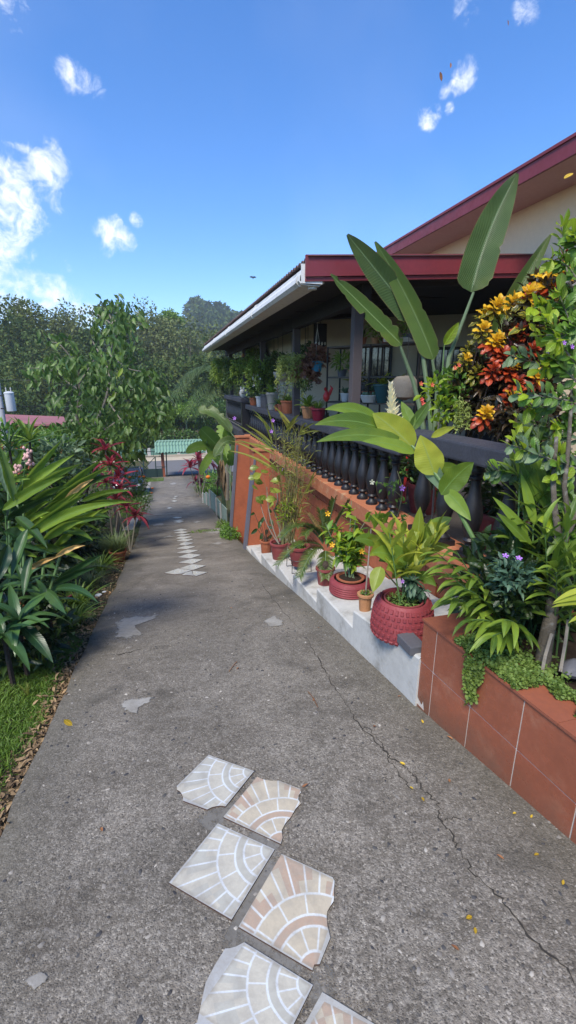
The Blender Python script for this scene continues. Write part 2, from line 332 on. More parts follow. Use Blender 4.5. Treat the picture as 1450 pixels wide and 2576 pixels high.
leafmat('leaf_shrub_blue', (.055, .11, .06), (.15, .24, .15), veins=7, rough=.45)
leafmat('leaf_lime', (.13, .24, .02), (.30, .42, .03), veins=7, rough=.45, trans=.4)
leafmat('leaf_clusia', (.09, .15, .02), (.24, .30, .05), vein=(.32, .36, .10), veins=5, rough=.3, trans=.2)
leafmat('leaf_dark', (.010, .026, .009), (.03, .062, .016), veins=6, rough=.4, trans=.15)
leafmat('leaf_tree', (.026, .080, .017), (.11, .20, .045), vein=(.10, .17, .05), veins=10, rough=.42, trans=.25, spec=.35)
leafmat('leaf_tree_young', (.14, .24, .02), (.30, .40, .05), veins=10, rough=.35, trans=.4)
leafmat('leaf_far', (.058, .090, .026), (.135, .172, .056), veins=3, rough=.7, trans=.2, spec=.12)
leafmat('leaf_far_grey', (.07, .105, .042), (.155, .19, .085), veins=3, rough=.7, trans=.2, spec=.12)
leafmat('leaf_far_dark', (.032, .066, .022), (.085, .13, .042), veins=3, rough=.7, trans=.15, spec=.12)
leafmat('leaf_far_bright', (.08, .17, .02), (.17, .28, .04), veins=3, rough=.5, trans=.3)
leafmat('leaf_hedge', (.028, .075, .014), (.075, .15, .026), veins=3, rough=.5, trans=.2)
leafmat('leaf_fern', (.08, .16, .022), (.20, .30, .05), veins=5, rough=.5, trans=.3)
leafmat('leaf_fern_pale', (.18, .26, .07), (.32, .40, .13), veins=5, rough=.55, trans=.3)
leafmat('leaf_fern_dark', (.03, .07, .018), (.08, .14, .035), veins=5, rough=.5, trans=.2)
leafmat('leaf_cycad', (.035, .075, .018), (.10, .13, .03), veins=2, rough=.35, trans=.12)
leafmat('leaf_cycad_dry', (.42, .27, .10), (.60, .42, .18), veins=2, rough=.6, trans=.2)
leafmat('leaf_reed', (.09, .14, .025), (.26, .26, .06), veins=2, rough=.5, trans=.25)
leafmat('leaf_grass', (.055, .125, .016), (.14, .24, .035), veins=1, rough=.55, trans=.3)
leafmat('leaf_lemongrass', (.05, .09, .03), (.13, .18, .07), veins=1, rough=.5, trans=.25)
leafmat('leaf_moss', (.075, .15, .03), (.16, .25, .06), veins=2, rough=.6, trans=.3)
leafmat('leaf_bluegreen', (.03, .08, .055), (.08, .15, .10), veins=7, rough=.5, trans=.15)
leafmat('leaf_begonia', (.11, .022, .020), (.30, .16, .11), vein=(.35, .28, .20), veins=6, rough=.4, trans=.2)
leafmat('leaf_palm', (.028, .060, .024), (.07, .115, .05), veins=2, rough=.6, trans=.2, spec=.2)
leafmat('leaf_white_bract', (.60, .60, .44), (.70, .72, .58), vein=(.80, .80, .66), veins=3, rough=.55, trans=.4, var=.1)
leafmat('leaf_litter', (.10, .06, .03), (.42, .29, .15), veins=4, rough=.85, trans=.05)
leafmat('leaf_fallen_yellow', (.50, .32, .02), (.68, .48, .05), veins=6, rough=.6, trans=.2)
leafmat('leaf_fallen_brown', (.24, .10, .04), (.36, .17, .07), veins=6, rough=.7, trans=.1)
# ------------------------------------------------------------------ building helpers
ORG = {}
def V(*a): return Vector(a)
def tag(o, label=None, cat=None, group=None, kind=None):
    if label: o['label'] = label
    if cat: o['category'] = cat
    if group: o['group'] = group
    if kind: o['kind'] = kind
    return o
def thing(name, label, cat, loc, group=None):
    o = bpy.data.objects.new(name, None); COL.objects.link(o); o.empty_display_size = .1; o.location = loc
    ORG[o] = Vector(loc); return tag(o, label, cat, group)
def link(name, me, parent=None, loc=None):
    o = bpy.data.objects.new(name, me); COL.objects.link(o)
    if parent is not None: o.parent = parent; ORG[o] = ORG[parent]
    elif loc is not None: o.location = loc; ORG[o] = Vector(loc)
    else: ORG[o] = Vector((0, 0, 0))
    return o
class MB:
    """collects world-space pieces of ONE part"""
    def __init__(s): s.v = []; s.f = []
    def add(s, vs, fs):
        b = len(s.v); s.v += [Vector(p) for p in vs]; s.f += [[i+b for i in f] for f in fs]; return s
    def box(s, a, b):
        (x0, y0, z0), (x1, y1, z1) = a, b
        return s.add([(x0, y0, z0), (x1, y0, z0), (x1, y1, z0), (x0, y1, z0), (x0, y0, z1), (x1, y0, z1), (x1, y1, z1), (x0, y1, z1)],
                     [(3, 2, 1, 0), (4, 5, 6, 7), (0, 1, 5, 4), (1, 2, 6, 5), (2, 3, 7, 6), (3, 0, 4, 7)])
    def bar(s, p, q, w, h=None, up=(0, 0, 1)):
        p, q = Vector(p), Vector(q); d = (q-p).normalized(); h = h or w
        x = d.cross(Vector(up)); x = x.normalized() if x.length > 1e-4 else Vector((1, 0, 0)); z = x.cross(d)
        c = [p+x*(i*w/2)+z*(j*h/2) for i, j in ((-1, -1), (1, -1), (1, 1), (-1, 1))]; c += [k+(q-p) for k in c]
        return s.add(c, [(3, 2, 1, 0), (4, 5, 6, 7), (0, 1, 5, 4), (1, 2, 6, 5), (2, 3, 7, 6), (3, 0, 4, 7)])
    def prism(s, poly, d):
        """poly: world points of a planar outline, d: extrusion vector"""
        n = len(poly); d = Vector(d); a = [Vector(p) for p in poly]
        return s.add(a+[p+d for p in a], [list(range(n))[::-1], list(range(n, 2*n))]+[[i, (i+1) % n, n+(i+1) % n, n+i] for i in range(n)])
    def tube(s, pts, r, n=8, cap=True):
        pts = [Vector(p) for p in pts]; k = len(pts); r = r if isinstance(r, (list, tuple)) else [r]*k
        vs, fs = [], []; x = None
        for i, p in enumerate(pts):
            t = (pts[min(i+1, k-1)]-pts[max(i-1, 0)]).normalized()
            if x is None: x = t.orthogonal().normalized()
            x = (x-t*x.dot(t)).normalized(); y = t.cross(x)
            vs += [p+(x*math.cos(6.2832*j/n)+y*math.sin(6.2832*j/n))*r[i] for j in range(n)]
        for i in range(k-1):
            fs += [[i*n+j, i*n+(j+1) % n, (i+1)*n+(j+1) % n, (i+1)*n+j] for j in range(n)]
        if cap: fs += [list(range(n))[::-1], [(k-1)*n+j for j in range(n)]]
        return s.add(vs, fs)
    def lathe(s, c, prof, n=20, caps=True, wob=None):
        """prof: (radius, z) pairs upwards"""
        c = Vector(c); vs, fs = [], []
        for r, z in prof:
            for j in range(n):
                a = 6.2832*j/n; rr = r*(wob(a, z) if wob else 1); vs.append(c+Vector((rr*math.cos(a), rr*math.sin(a), z)))
        for i in range(len(prof)-1):
            fs += [[i*n+j, i*n+(j+1) % n, (i+1)*n+(j+1) % n, (i+1)*n+j] for j in range(n)]
        if caps: fs += [list(range(n))[::-1], [(len(prof)-1)*n+j for j in range(n)]]
        return s.add(vs, fs)
    def build(s, name, m, parent=None, loc=None, smooth=False, uvbox=None, bevel=0):
        o0 = ORG[parent] if parent is not None else (Vector(loc) if loc is not None else Vector((0, 0, 0)))
        me = bpy.data.meshes.new(name); me.from_pydata([v-o0 for v in s.v], [], s.f)
        me.materials.append(MATS[m] if isinstance(m, str) else m)
        if smooth: me.shade_smooth(); me.set_sharp_from_angle(angle=math.radians(40))
        if bevel:
            bm = bmesh.new(); bm.from_mesh(me); bmesh.ops.bevel(bm, geom=bm.edges[:]+bm.verts[:], offset=bevel, segments=2, affect='EDGES', profile=.6); bm.to_mesh(me); bm.free()
        me.update(); return link(name, me, parent, loc)
def npmesh(name, v, faces_idx, starts, m, uv=None, rnd=None, smooth=True):
    me = bpy.data.meshes.new(name); me.vertices.add(len(v)); me.vertices.foreach_set('co', v.astype(np.float32).ravel())
    me.loops.add(len(faces_idx)); me.loops.foreach_set('vertex_index', faces_idx.astype(np.int32))
    me.polygons.add(len(starts)); me.polygons.foreach_set('loop_start', starts.astype(np.int32))
    me.update(calc_edges=True)
    if uv is not None:
        l = me.uv_layers.new(name='UVMap'); l.data.foreach_set('uv', uv[faces_idx].astype(np.float32).ravel())
    if rnd is not None:
        a = me.attributes.new('rnd', 'FLOAT', 'POINT'); a.data.foreach_set('value', rnd.astype(np.float32))
    me.materials.append(MATS[m] if isinstance(m, str) else m)
    if smooth: me.shade_smooth()
    return me
# templates of small leaves: (across, along, out of plane)
TPL = {
 'leaf': (np.array([[0, 0, 0], [-.5, .38, .10], [0, .38, 0], [.5, .38, .10], [-.36, .72, .05], [0, .72, -.03], [.36, .72, .05], [0, 1, -.16]]),
          [[0, 2, 1], [0, 3, 2], [1, 2, 5, 4], [2, 3, 6, 5], [4, 5, 7], [5, 6, 7]]),
 'round': (np.array([[0, 0, 0], [-.42, .22, .05], [.42, .22, .05], [-.55, .6, .06], [.55, .6, .06], [-.3, .94, .0], [.3, .94, .0]]),
          [[0, 2, 1], [1, 2, 4, 3], [3, 4, 6, 5]]),
 'blade': (np.array([[-.5, 0, 0], [.5, 0, 0], [-.42, .4, .12], [.42, .4, .12], [-.25, .75, .12], [.25, .75, .12], [0, 1, 0]]),
          [[0, 1, 3, 2], [2, 3, 5, 4], [4, 5, 6]]),
 'tri': (np.array([[0, 0, 0], [-.5, .45, .08], [.5, .45, .08], [0, 1, -.08]]), [[0, 2, 1], [1, 2, 3]]),
 'needle': (np.array([[-.5, 0, 0], [.5, 0, 0], [0, 1, -.1]]), [[0, 1, 2]]),
}
def nrm(a): return a/np.maximum(np.linalg.norm(a, axis=-1, keepdims=True), 1e-9)
def scatter(name, m, P, D, N, L, Wd, parent=None, tpl='leaf', loc=None, bend=0.0, kind=None):
    """many small leaves as one mesh; P base, D direction, N normal (N,3); L, Wd lengths/widths"""
    P = np.asarray(P, float); n = len(P); D = nrm(np.asarray(D, float)); N = np.asarray(N, float)
    X = nrm(np.cross(D, N)); N = np.cross(X, D)
    L = np.broadcast_to(np.asarray(L, float), (n,)); Wd = np.broadcast_to(np.asarray(Wd, float), (n,))
    t, fs = TPL[tpl]; k = len(t)
    v = (P[:, None]+X[:, None]*(t[None, :, 0:1]*Wd[:, None, None])+D[:, None]*(t[None, :, 1:2]*L[:, None, None])+N[:, None]*(t[None, :, 2:3]*L[:, None, None]))
    if bend: v[:, :, 2] -= bend*(t[None, :, 1]**2)*L[:, None]
    uv = np.tile(np.stack([t[:, 0]+.5, t[:, 1]], 1), (n, 1)); rnd = np.repeat(RNG.random(n), k)
    base = np.array([i for f in fs for i in f]); st = np.cumsum([0]+[len(f) for f in fs])[:-1]; ln = len(base)
    fi = (base[None]+np.arange(n)[:, None]*k).ravel(); ss = (st[None]+np.arange(n)[:, None]*ln).ravel()
    o0 = ORG[parent] if parent is not None else (Vector(loc) if loc is not None else Vector((0, 0, 0)))
    me = npmesh(name, v.reshape(-1, 3)-np.array(o0), fi, ss, m, uv, rnd)
    o = link(name, me, parent, loc)
    if kind: o['kind'] = kind
    return o
def rdir(n, up=.0):
    a = RNG.normal(size=(n, 3)); a[:, 2] += up; return nrm(a)
def prof_w(v, shape):
    if shape == 'lance': return math.sin(math.pi*min(1, v**.72))**.8 if v < 1 else 0
    if shape == 'paddle': return (min(1, v/.10)**.5)*(max(0, 1-((v-.45)/.56)**4))**.6 if v < 1 else 0
    if shape == 'spear': return (min(1, v/.09)**.6)*(max(0, 1-(max(0, v-.28)/.73)**2.3))**.75 if v < 1 else 0
    if shape == 'strap': return (min(1, .45+v*2))*(1 if v < .55 else max(0, 1-(v-.55)/.45)**.75)
    if shape == 'oval': return math.sin(math.pi*v**.9)**.6 if 0 < v < 1 else 0
    if shape == 'obovate': return math.sin(math.pi*v**1.5)**.65 if 0 < v < 1 else 0
def leafmesh(name, m, shape='lance', L=1., Wd=.2, droop=.2, fold=.25, wave=.0, ns=10, twist=0., seed=0, tear=0):
    """leaf along +Y, face up +Z, base at the origin; arching down by droop*L"""
    rr = random.Random(seed); vs, uv, fs = [], [], []; ac = (-1, -.5, 0, .5, 1)
    for i in range(ns+1):
        v = i/ns; w = max(prof_w(min(v, .999), shape), .02)*Wd/2; ang = twist*v
        yy = L*(v-droop*.25*v*v*v); zz = L*(-droop*v*v+droop*.25*v)
        for a in ac:
            x = a*w; z = abs(a)*w*fold*(1 if abs(a) < .9 else 1.0)+wave*w*math.sin(v*17+a*3+seed)*abs(a)
            if tear and abs(a) > .9 and rr.random() < tear: x *= rr.uniform(.35, .9)
            vs.append((x*math.cos(ang)-z*math.sin(ang), yy, zz+x*math.sin(ang)+z*math.cos(ang))); uv.append((a/2+.5, v))
    for i in range(ns):
        for j in range(4):
            b = i*5+j; fs.append((b, b+1, b+6, b+5))
    fi = np.array(fs).ravel(); st = np.arange(len(fs))*4
    return npmesh(name, np.array(vs), fi, st, m, np.array(uv))
def basis(pos, d, up, s=1.):
    d = Vector(d).normalized(); x = d.cross(Vector(up))
    if x.length < 1e-3: x = d.orthogonal()
    x.normalize(); z = x.cross(d)
    return Matrix(((x.x*s, d.x*s, z.x*s, pos[0]), (x.y*s, d.y*s, z.y*s, pos[1]), (x.z*s, d.z*s, z.z*s, pos[2]), (0, 0, 0, 1)))
def put(parent, me, pos, d, up=(0, 0, 1), s=1., name='leaf'):
    o = bpy.data.objects.new(name, me); COL.objects.link(o); o.parent = parent; ORG[o] = ORG[parent]
    o.matrix_basis = basis(Vector(pos)-ORG[parent], d, up, s); return o
LEAF = {}
def lset(key, m, n=3, **k):
    if key not in LEAF:
        dr = k.pop('droop', .25)
        LEAF[key] = [leafmesh(key+'_blade', m, seed=i*5+1, droop=dr*(.5+.5*i), twist=(-.35, .3, .1)[i % 3], **k) for i in range(n)]
    return LEAF[key]
def vleaf(parent, b, t, wpx, D0, D1, m, shape='lance', sag=0., roll=0., fold=.25, name='leaf', ns=12, tear=0, seed=0, wave=.06, side=0.):
    """one leaf between two sight lines at real distances D0, D1; sag bows it upwards in px, roll turns it about its spine"""
    rr = random.Random(seed); vs, uv, fs = [], [], []
    pts = []
    for i in range(ns+1):
        v = i/ns; h = 4*v*(1-v)
        pts.append(at(b[0]+(t[0]-b[0])*v+side*h, b[1]+(t[1]-b[1])*v-sag*h, D=D0+(D1-D0)*v))
    for i, p in enumerate(pts):
        v = i/ns; tg = (pts[min(i+1, ns)]-pts[max(i-1, 0)]).normalized(); vw = (p-Vector((0, 0, EYE))).normalized()
        x = tg.cross(vw).normalized(); n = x.cross(tg)
        if n.dot(vw) > 0: n = -n
        c, s_ = math.cos(roll), math.sin(roll); xx = x*c+n*s_; n2 = n*c-x*s_
        w = max(prof_w(min(v, .995), shape), .015)*wpx*(D0+(D1-D0)*v)/F/2
        for a in (-1, -.5, 0, .5, 1):
            k = 1.
            if tear and abs(a) > .9 and rr.random() < tear: k = rr.uniform(.3, .95)
            q = p+xx*(a*w*k)+n2*(abs(a)*w*fold+wave*w*math.sin(v*19+a*2+seed)*abs(a)); vs.append(q-ORG[parent]); uv.append((a/2+.5, v))
    for i in range(ns):
        for j in range(4): bb = i*5+j; fs.append((bb, bb+1, bb+6, bb+5))
    me = npmesh(name, np.array(vs), np.array(fs).ravel(), np.arange(len(fs))*4, m, np.array(uv))
    return link(name, me, parent)
def curve(p, q, bow=(0, 0, 0), n=8):
    p, q, b = Vector(p), Vector(q), Vector(bow)
    return [p.lerp(q, i/n)+b*(4*(i/n)*(1-i/n)) for i in range(n+1)]
def stem(parent, p, q, r0, r1, m='green_stem', bow=(0, 0, 0), name='stem', n=8, sides=6):
    pts = curve(p, q, bow, n); MB().tube(pts, [r0+(r1-r0)*i/n for i in range(n+1)], sides).build(name, m, parent, smooth=True); return pts
def gingers(parent, stems, key, m, L, Wd, nl=9, start=.3, rs=.008, up=.35, droop=.35, side=.9, sm='green_stem', rv=.2, bias=(0, 0, 0)):
    ms = lset(key, m, 3, shape='lance', L=1., Wd=Wd/L, droop=droop, fold=.3, wave=.08)
    for p, q, bow in stems:
        pts = stem(parent, p, q, rs, rs*.5, sm, bow, n=10); ax = random.uniform(0, 6.28); sd = Vector((math.cos(ax), math.sin(ax), 0))
        for i in range(nl):
            f = start+(1-start)*i/(nl-1) if nl > 1 else 1; k = min(9, int(f*10)); a = pts[k].lerp(pts[k+1], f*10-k)
            tg = (pts[k+1]-pts[k]).normalized(); s_ = sd*(1 if i % 2 else -1)+V(random.uniform(-.4, .4), random.uniform(-.4, .4), 0)
            d = s_*side*(1-.5*f*f)+tg*(.5+.6*f*f)+V(0, 0, up)+Vector(bias)
            put(parent, random.choice(ms), a, d, (random.uniform(-.2, .2), random.uniform(-.2, .2), 1), L*random.uniform(1-rv, 1+rv)*(1 if f < .95 else .8))
def rosette(parent, c, n, L, Wd, key, m, shape='strap', el=(10, 80), droop=.5, fold=.35, axis=(0, 0, 1), wave=.05, rise=.0, name='leaf', rv=.2):
    ms = lset(key, m, 3, shape=shape, L=1., Wd=Wd/L, droop=droop, fold=fold, wave=wave)
    ax = Vector(axis).normalized(); x = ax.orthogonal().normalized(); y = ax.cross(x)
    for i in range(n):
        a = i*2.39996+random.uniform(-.2, .2); f = i/max(1, n-1); e = math.radians(el[0]+(el[1]-el[0])*f+random.uniform(-8, 8))
        d = (x*math.cos(a)+y*math.sin(a))*math.cos(e)+ax*math.sin(e)
        put(parent, random.choice(ms), Vector(c)+ax*(rise*f), d, ax, L*random.uniform(1-rv, 1+rv)*(1-.3*f), name)
def shrub(parent, c, r, n, L, Wd, m, tpl='leaf', up=.4, name='foliage', shell=.45, stems=0, sm='bark_dark', kind='stuff', droop=0., clumps=0):
    c = np.array(c); r = np.array(r)
    if clumps:
        cc = rdir(clumps)*(RNG.random((clumps, 1))**.4)*.8; idx = RNG.integers(0, clumps, n); u = cc[idx]+rdir(n)*(RNG.random((n, 1))**.5)*.36
    else: u = rdir(n)*(shell+(1-shell)*RNG.random((n, 1)))
    P = c+u*r; D = nrm(u*.8+rdir(n)*.7+np.array([0, 0, up-droop])); N = rdir(n, 1.2)
    o = scatter(name, m, P, D, N, L*RNG.uniform(.65, 1.25, n), Wd*RNG.uniform(.7, 1.2, n), parent, tpl, bend=.15, kind=kind)
    for i in range(stems):
        k = P[RNG.integers(0, n)]; b = V(c[0], c[1], c[2]-r[2])
        stem(parent, b, Vector(k), .012*max(r), .003*max(r), sm, (random.uniform(-.1, .1)*r[0], random.uniform(-.1, .1)*r[1], .05), 'branch', 6, 5)
    return o
def blades(parent, c, n, L, Wd, m, spread=.5, r=.05, droop=.5, name='leaf_blades', kind='stuff', ns=6):
    """arching grass blades as strips"""
    vs, uv, fs, rn = [], [], [], []
    for i in range(n):
        a = random.uniform(0, 6.283); l = L*random.uniform(.55, 1.1); sp = spread*random.uniform(.2, 1.2); d = V(math.cos(a), math.sin(a), 0)
        b = Vector(c)+d*r*random.random(); x = V(-d.y, d.x, 0); w = Wd*random.uniform(.6, 1.2)/2; k = random.random(); b0 = len(vs); rise = l*random.uniform(.75, 1)
        for j in range(ns+1):
            v = j/ns; p = b+d*(sp*l*v**1.4)+V(0, 0, rise*(v-droop*v**2.4)); ww = w*(1-v**2)+.0004
            vs += [p-x*ww-ORG[parent], p+x*ww-ORG[parent]]; uv += [(0, v), (1, v)]; rn += [k, k]
        fs += [(b0+2*j, b0+2*j+1, b0+2*j+3, b0+2*j+2) for j in range(ns)]
    me = npmesh(name, np.array(vs), np.array(fs).ravel(), np.arange(len(fs))*4, m, np.array(uv), np.array(rn)); o = link(name, me, parent)
    if kind: o['kind'] = kind
    return o
def pot(parent, c, rt, rb, h, m, rim=.012, n=22, soil=True, flutes=0, name='pot'):
    """open pot with wall thickness, rim and soil; c: centre of its foot"""
    wob = (lambda a, z: 1+.02*math.cos(flutes*a)) if flutes else None
    t = .012; MB().lathe(c, [(rb*.96, 0), (rb, .006), (rt*.97, h*.86), (rt, h*.87), (rt+rim, h*.88), (rt+rim, h*.99), (rt+rim*.6, h), (rt-t, h), (rt-t-.004, h*.85), (rb*.8, h*.6)], n if not flutes else 48, False, wob).build(name, m, parent, smooth=True)
    if soil: MB().lathe(Vector(c)+V(0, 0, h*.84), [(rt-t-.002, 0), (rt*.5, .008), (.002, .012)], 14, False).build('soil', 'soil', parent, smooth=True)
    return Vector(c)+V(0, 0, h*.85)
def frond(parent, b, t, sag, wpx_l, D0, D1, m, n=46, wl=.008, name='frond', up=(0, 0, 1), vee=.5):
    """feather frond (cycad, palm): arching rachis with leaflets either side, one part"""
    pts = [at(b[0]+(t[0]-b[0])*v, b[1]+(t[1]-b[1])*v-sag*4*v*(1-v), D=D0+(D1-D0)*v) for v in [i/n for i in range(n+1)]]
    return frond_pts(parent, pts, wpx_l*(D0+D1)/2/F, m, wl, name, up, vee)
def frond_pts(parent, pts, ll_, m, wl=.008, name='frond', up=(0, 0, 1), vee=.5, cap=.35):
    n = len(pts)-1; P, D, N, L = [], [], [], []
    for i in range(2, n+1):
        v = i/n; tg = (pts[i]-pts[i-1]).normalized(); s_ = tg.cross(Vector(up))
        s_ = s_.normalized() if s_.length > .05 else V(1, 0, 0); nn_ = s_.cross(tg)
        for k in (-1, 1):
            d = s_*k+tg*(.45+.5*v)+nn_*vee+V(*RNG.normal(0, .06, 3)); P.append(pts[i]); D.append(d); N.append(nn_); L.append(ll_*(min(1, v/.25)**.6)*(1-cap*v*v)*random.uniform(.85, 1.1))
    o = scatter(name, m, P, D, N, L, wl, parent, 'blade', bend=.1)
    mb = MB(); mb.tube(pts, [.006*(1-.7*i/n)+.001 for i in range(n+1)], 5); rb = mb.build('midrib', 'grey_green_stem', o, smooth=True)
    return o
def flower5(parent, c, r, m, nrm_=(0, -1, .3), name='flower', n=5):
    nv = Vector(nrm_).normalized(); x = nv.orthogonal().normalized(); y = nv.cross(x); vs = [Vector(c)-nv*r*.25]; fs = []
    for i in range(n):
        a = 6.283*i/n; b = len(vs)
        for da, rr, h in ((-.42, .62, .05), (-.3, .95, .12), (0, 1.05, .10), (.3, .95, .12), (.42, .62, .05)):
            vs.append(Vector(c)+(x*math.cos(a+da)+y*math.sin(a+da))*r*rr+nv*h*r)
        fs += [(0, b, b+1, b+2), (0, b+2, b+3, b+4)]
    return MB().add(vs, fs).build(name, m, parent)
# ------------------------------------------------------------------ setting: ground, driveway, road
def grid(name, xs, ys, zf, m, kind='structure', flip=False):
    n, k = len(xs), len(ys); v = np.array([(x, y, zf(x, y)) for y in ys for x in xs])
    f = np.array([(j*n+i, j*n+i+1, (j+1)*n+i+1, (j+1)*n+i) for j in range(k-1) for i in range(n-1)])
    o = link(name, npmesh(name, v, f.ravel(), np.arange(len(f))*4, m)); o['kind'] = kind; return o
def nz2(x, y, s, a): return a*mnoise.noise(Vector((x*s, y*s, 3.1)))
def zground(x, y):
    z = zd(y)-.045
    if x < -1.0: z += min(.10, (-1-x)*.12)+nz2(x, y, .8, .05)*min(1, (-1-x))
    if x > 1.5 and y < 20: z -= .3
    if abs(x) > 25 or y > 60: z += nz2(x, y, .02, 1.5)*min(1, max(abs(x)-25, y-60)/60)
    return z
xs = [-700, -300, -150, -90, -60, -40, -28, -20, -14, -10, -8]+[-6+.25*i for i in range(57)]+[10, 14, 20, 30, 50, 90, 160, 320, 700]
ys = [-60, -30, -15, -8, -5]+[-3+.25*i for i in range(80)]+[17+1.*i for i in range(30)]+[48, 55, 70, 90, 130, 200, 320, 600, 1000]
grid('ground', xs, ys, zground, 'garden_ground')
def edge_l(y): return -.80+nz2(0, y, 1.7, .035)+nz2(5, y, 9, .012)-(.012*max(0, y-9)) 
def edge_r(y): return 1.42+.02*max(0, y-9)-.0*y+(.12 if y < 2 else 0)+max(0, .9-y)*.12
ys = [-2.5+.08*i for i in range(180)]+[11.9+.3*i for i in range(83)]; NX = 24
dv, df = [], []
for y in ys:
    l, r = edge_l(y), edge_r(y); dv.append((l-.012, y, zd(y)-.10))
    for i in range(NX+1):
        x = l+(r-l)*i/NX; dv.append((x, y, zd(y)+nz2(x, y, 1.3, .010)+nz2(x, y, 7, .003)))
for j in range(len(ys)-1):
    for i in range(NX+1): b = j*(NX+2)+i; df.append((b, b+1, b+NX+3, b+NX+2))
df = np.array(df); drive = link('driveway', npmesh('driveway', np.array(dv), df.ravel(), np.arange(len(df))*4, 'driveway_concrete')); drive['kind'] = 'structure'
def zdr(x, y): return zd(y)+nz2(x, y, 1.3, .010)+nz2(x, y, 7, .003)
def lay(p, dz): return V(p.x, p.y, zdr(p.x, p.y)+dz)
def sheet(name, vpts, m, dz, rough=.0, sub=0, parent=drive):
    pts = [gnd(*p) for p in vpts]; c = sum(pts, V(0, 0, 0))/len(pts); o = []
    for i, p in enumerate(pts):
        q = pts[(i+1) % len(pts)]
        for k in range(max(1, sub)):
            w = p.lerp(q, k/max(1, sub)); o.append(w+(w-c).normalized()*random.uniform(-rough, rough)*(p-c).length)
    n = len(o); vs = [lay(c, dz)]+[lay(c.lerp(p, .5), dz) for p in o]+[lay(c.lerp(p, .82), dz) for p in o]+[lay(c.lerp(p, 1.12), dz-.003) for p in o]; fs = []
    for i in range(n):
        j = (i+1) % n; fs += [(0, 1+i, 1+j), (1+i, 1+n+i, 1+n+j, 1+j), (1+n+i, 1+2*n+i, 1+2*n+j, 1+n+j)]
    ob = MB().add(vs, fs).build(name, m, parent, smooth=True); at_ = ob.data.attributes.new('rnd', 'FLOAT', 'POINT'); at_.data.foreach_set('value', [1.]+[.8]*n+[.35]*n+[0.]*n); return ob
c7 = lambda x, y: (x*.3036, 1069+y*.3036)
c1 = lambda x, y: (283+x*.2386, 1037.5+y*.2386)
P7 = [c7(*p) for p in [(940, 1640), (1010, 1595), (1100, 1572), (1200, 1572), (1320, 1556), (1328, 1590), (1210, 1632), (1115, 1645), (1130, 1690), (1090, 1722), (1190, 1745), (1150, 1780), (1030, 1792), (915, 1787), (960, 1730), (955, 1690)]]
sheet('cement_patch', P7, 'cement_patch', .006, .06, 3)
sheet('cement_patch', [(298, 1772), (312, 1760), (345, 1757), (388, 1750), (380, 1765), (350, 1780), (345, 1797), (312, 1790)], 'cement_patch', .006, .08, 3)
sheet('cement_patch', [(55, 2470), (80, 2452), (108, 2440), (130, 2455), (112, 2478), (85, 2494)], 'cement_patch', .006, .12, 3)
sheet('cement_patch', [(660, 1562), (690, 1548), (715, 1560), (712, 1578), (680, 1582)], 'cement_patch', .005, .12, 3)
sheet('cement_patch', [c1(*p) for p in [(505, 1325), (600, 1298), (680, 1305), (600, 1318)]], 'cement_patch', .005, .1, 2)
sheet('cement_patch', [c1(*p) for p in [(960, 1270), (1060, 1225), (1200, 1220), (1110, 1285)]], 'cement_patch', .005, .1, 2)
sheet('cement_patch', [c1(*p) for p in [(1030, 1385), (1120, 1362), (1190, 1375), (1100, 1395)]], 'cement_patch', .005, .1, 2)
sheet('cement_patch', [c1(*p) for p in [(840, 1155), (900, 1140), (950, 1152), (890, 1168)]], 'cement_patch', .005, .1, 2)
sheet('cement_patch', [c1(*p) for p in [(590, 755), (650, 735), (690, 750), (640, 765)]], 'cement_patch', .005, .1, 2)
sheet('cement_patch', [c1(*p) for p in [(400, 1200), (470, 1170), (540, 1160), (550, 1195)]], 'cement_patch', .005, .1, 2)
def crack(vp, w):
    pts = []
    for a, b in zip(vp, vp[1:]):
        for k in range(7): pts.append(gnd(a[0]+(b[0]-a[0])*k/7, a[1]+(b[1]-a[1])*k/7)+V(random.uniform(-.012, .012), random.uniform(-.012, .012), 0))
    vs, fs = [], []
    for i, p in enumerate(pts):
        t = (pts[min(i+1, len(pts)-1)]-pts[max(0, i-1)]); t.z = 0; t.normalize(); s = V(-t.y, t.x, 0); ww = w*random.uniform(.25, 1.5)*(min(1, i/6, (len(pts)-1-i)/6)+.05)
        vs += [lay(p-s*ww, .003), lay(p+s*ww, .003)]
    fs = [(2*i, 2*i+1, 2*i+3, 2*i+2) for i in range(len(pts)-1)]
    MB().add(vs, fs).build('crack', 'crack_dark', drive)
crack([(762, 1590), (790, 1640), (815, 1680), (840, 1730), (880, 1790), (905, 1830), (950, 1870), (975, 1900), (1010, 1920), (1035, 1945), (1065, 1985), (1100, 2020), (1110, 2060), (1150, 2130), (1200, 2210), (1280, 2280), (1340, 2360), (1420, 2440), (1460, 2490)], .0032)
crack([(905, 1830), (925, 1832), (960, 1870), (985, 1925), (1030, 1975), (1060, 2010)], .0028)
crack([(640, 1445), (680, 1500), (720, 1545), (762, 1590)], .0028)
crack([c7(830, 1915), c7(1000, 1900), c7(1100, 1875), c7(1200, 1850)], .006)
crack([c1(270, 1400), c1(380, 1372), c1(470, 1345), c1(600, 1300), c1(760, 1275), c1(950, 1255)], .012)
crack([(1110, 2060), (1130, 2058), (1190, 2052)], .003)
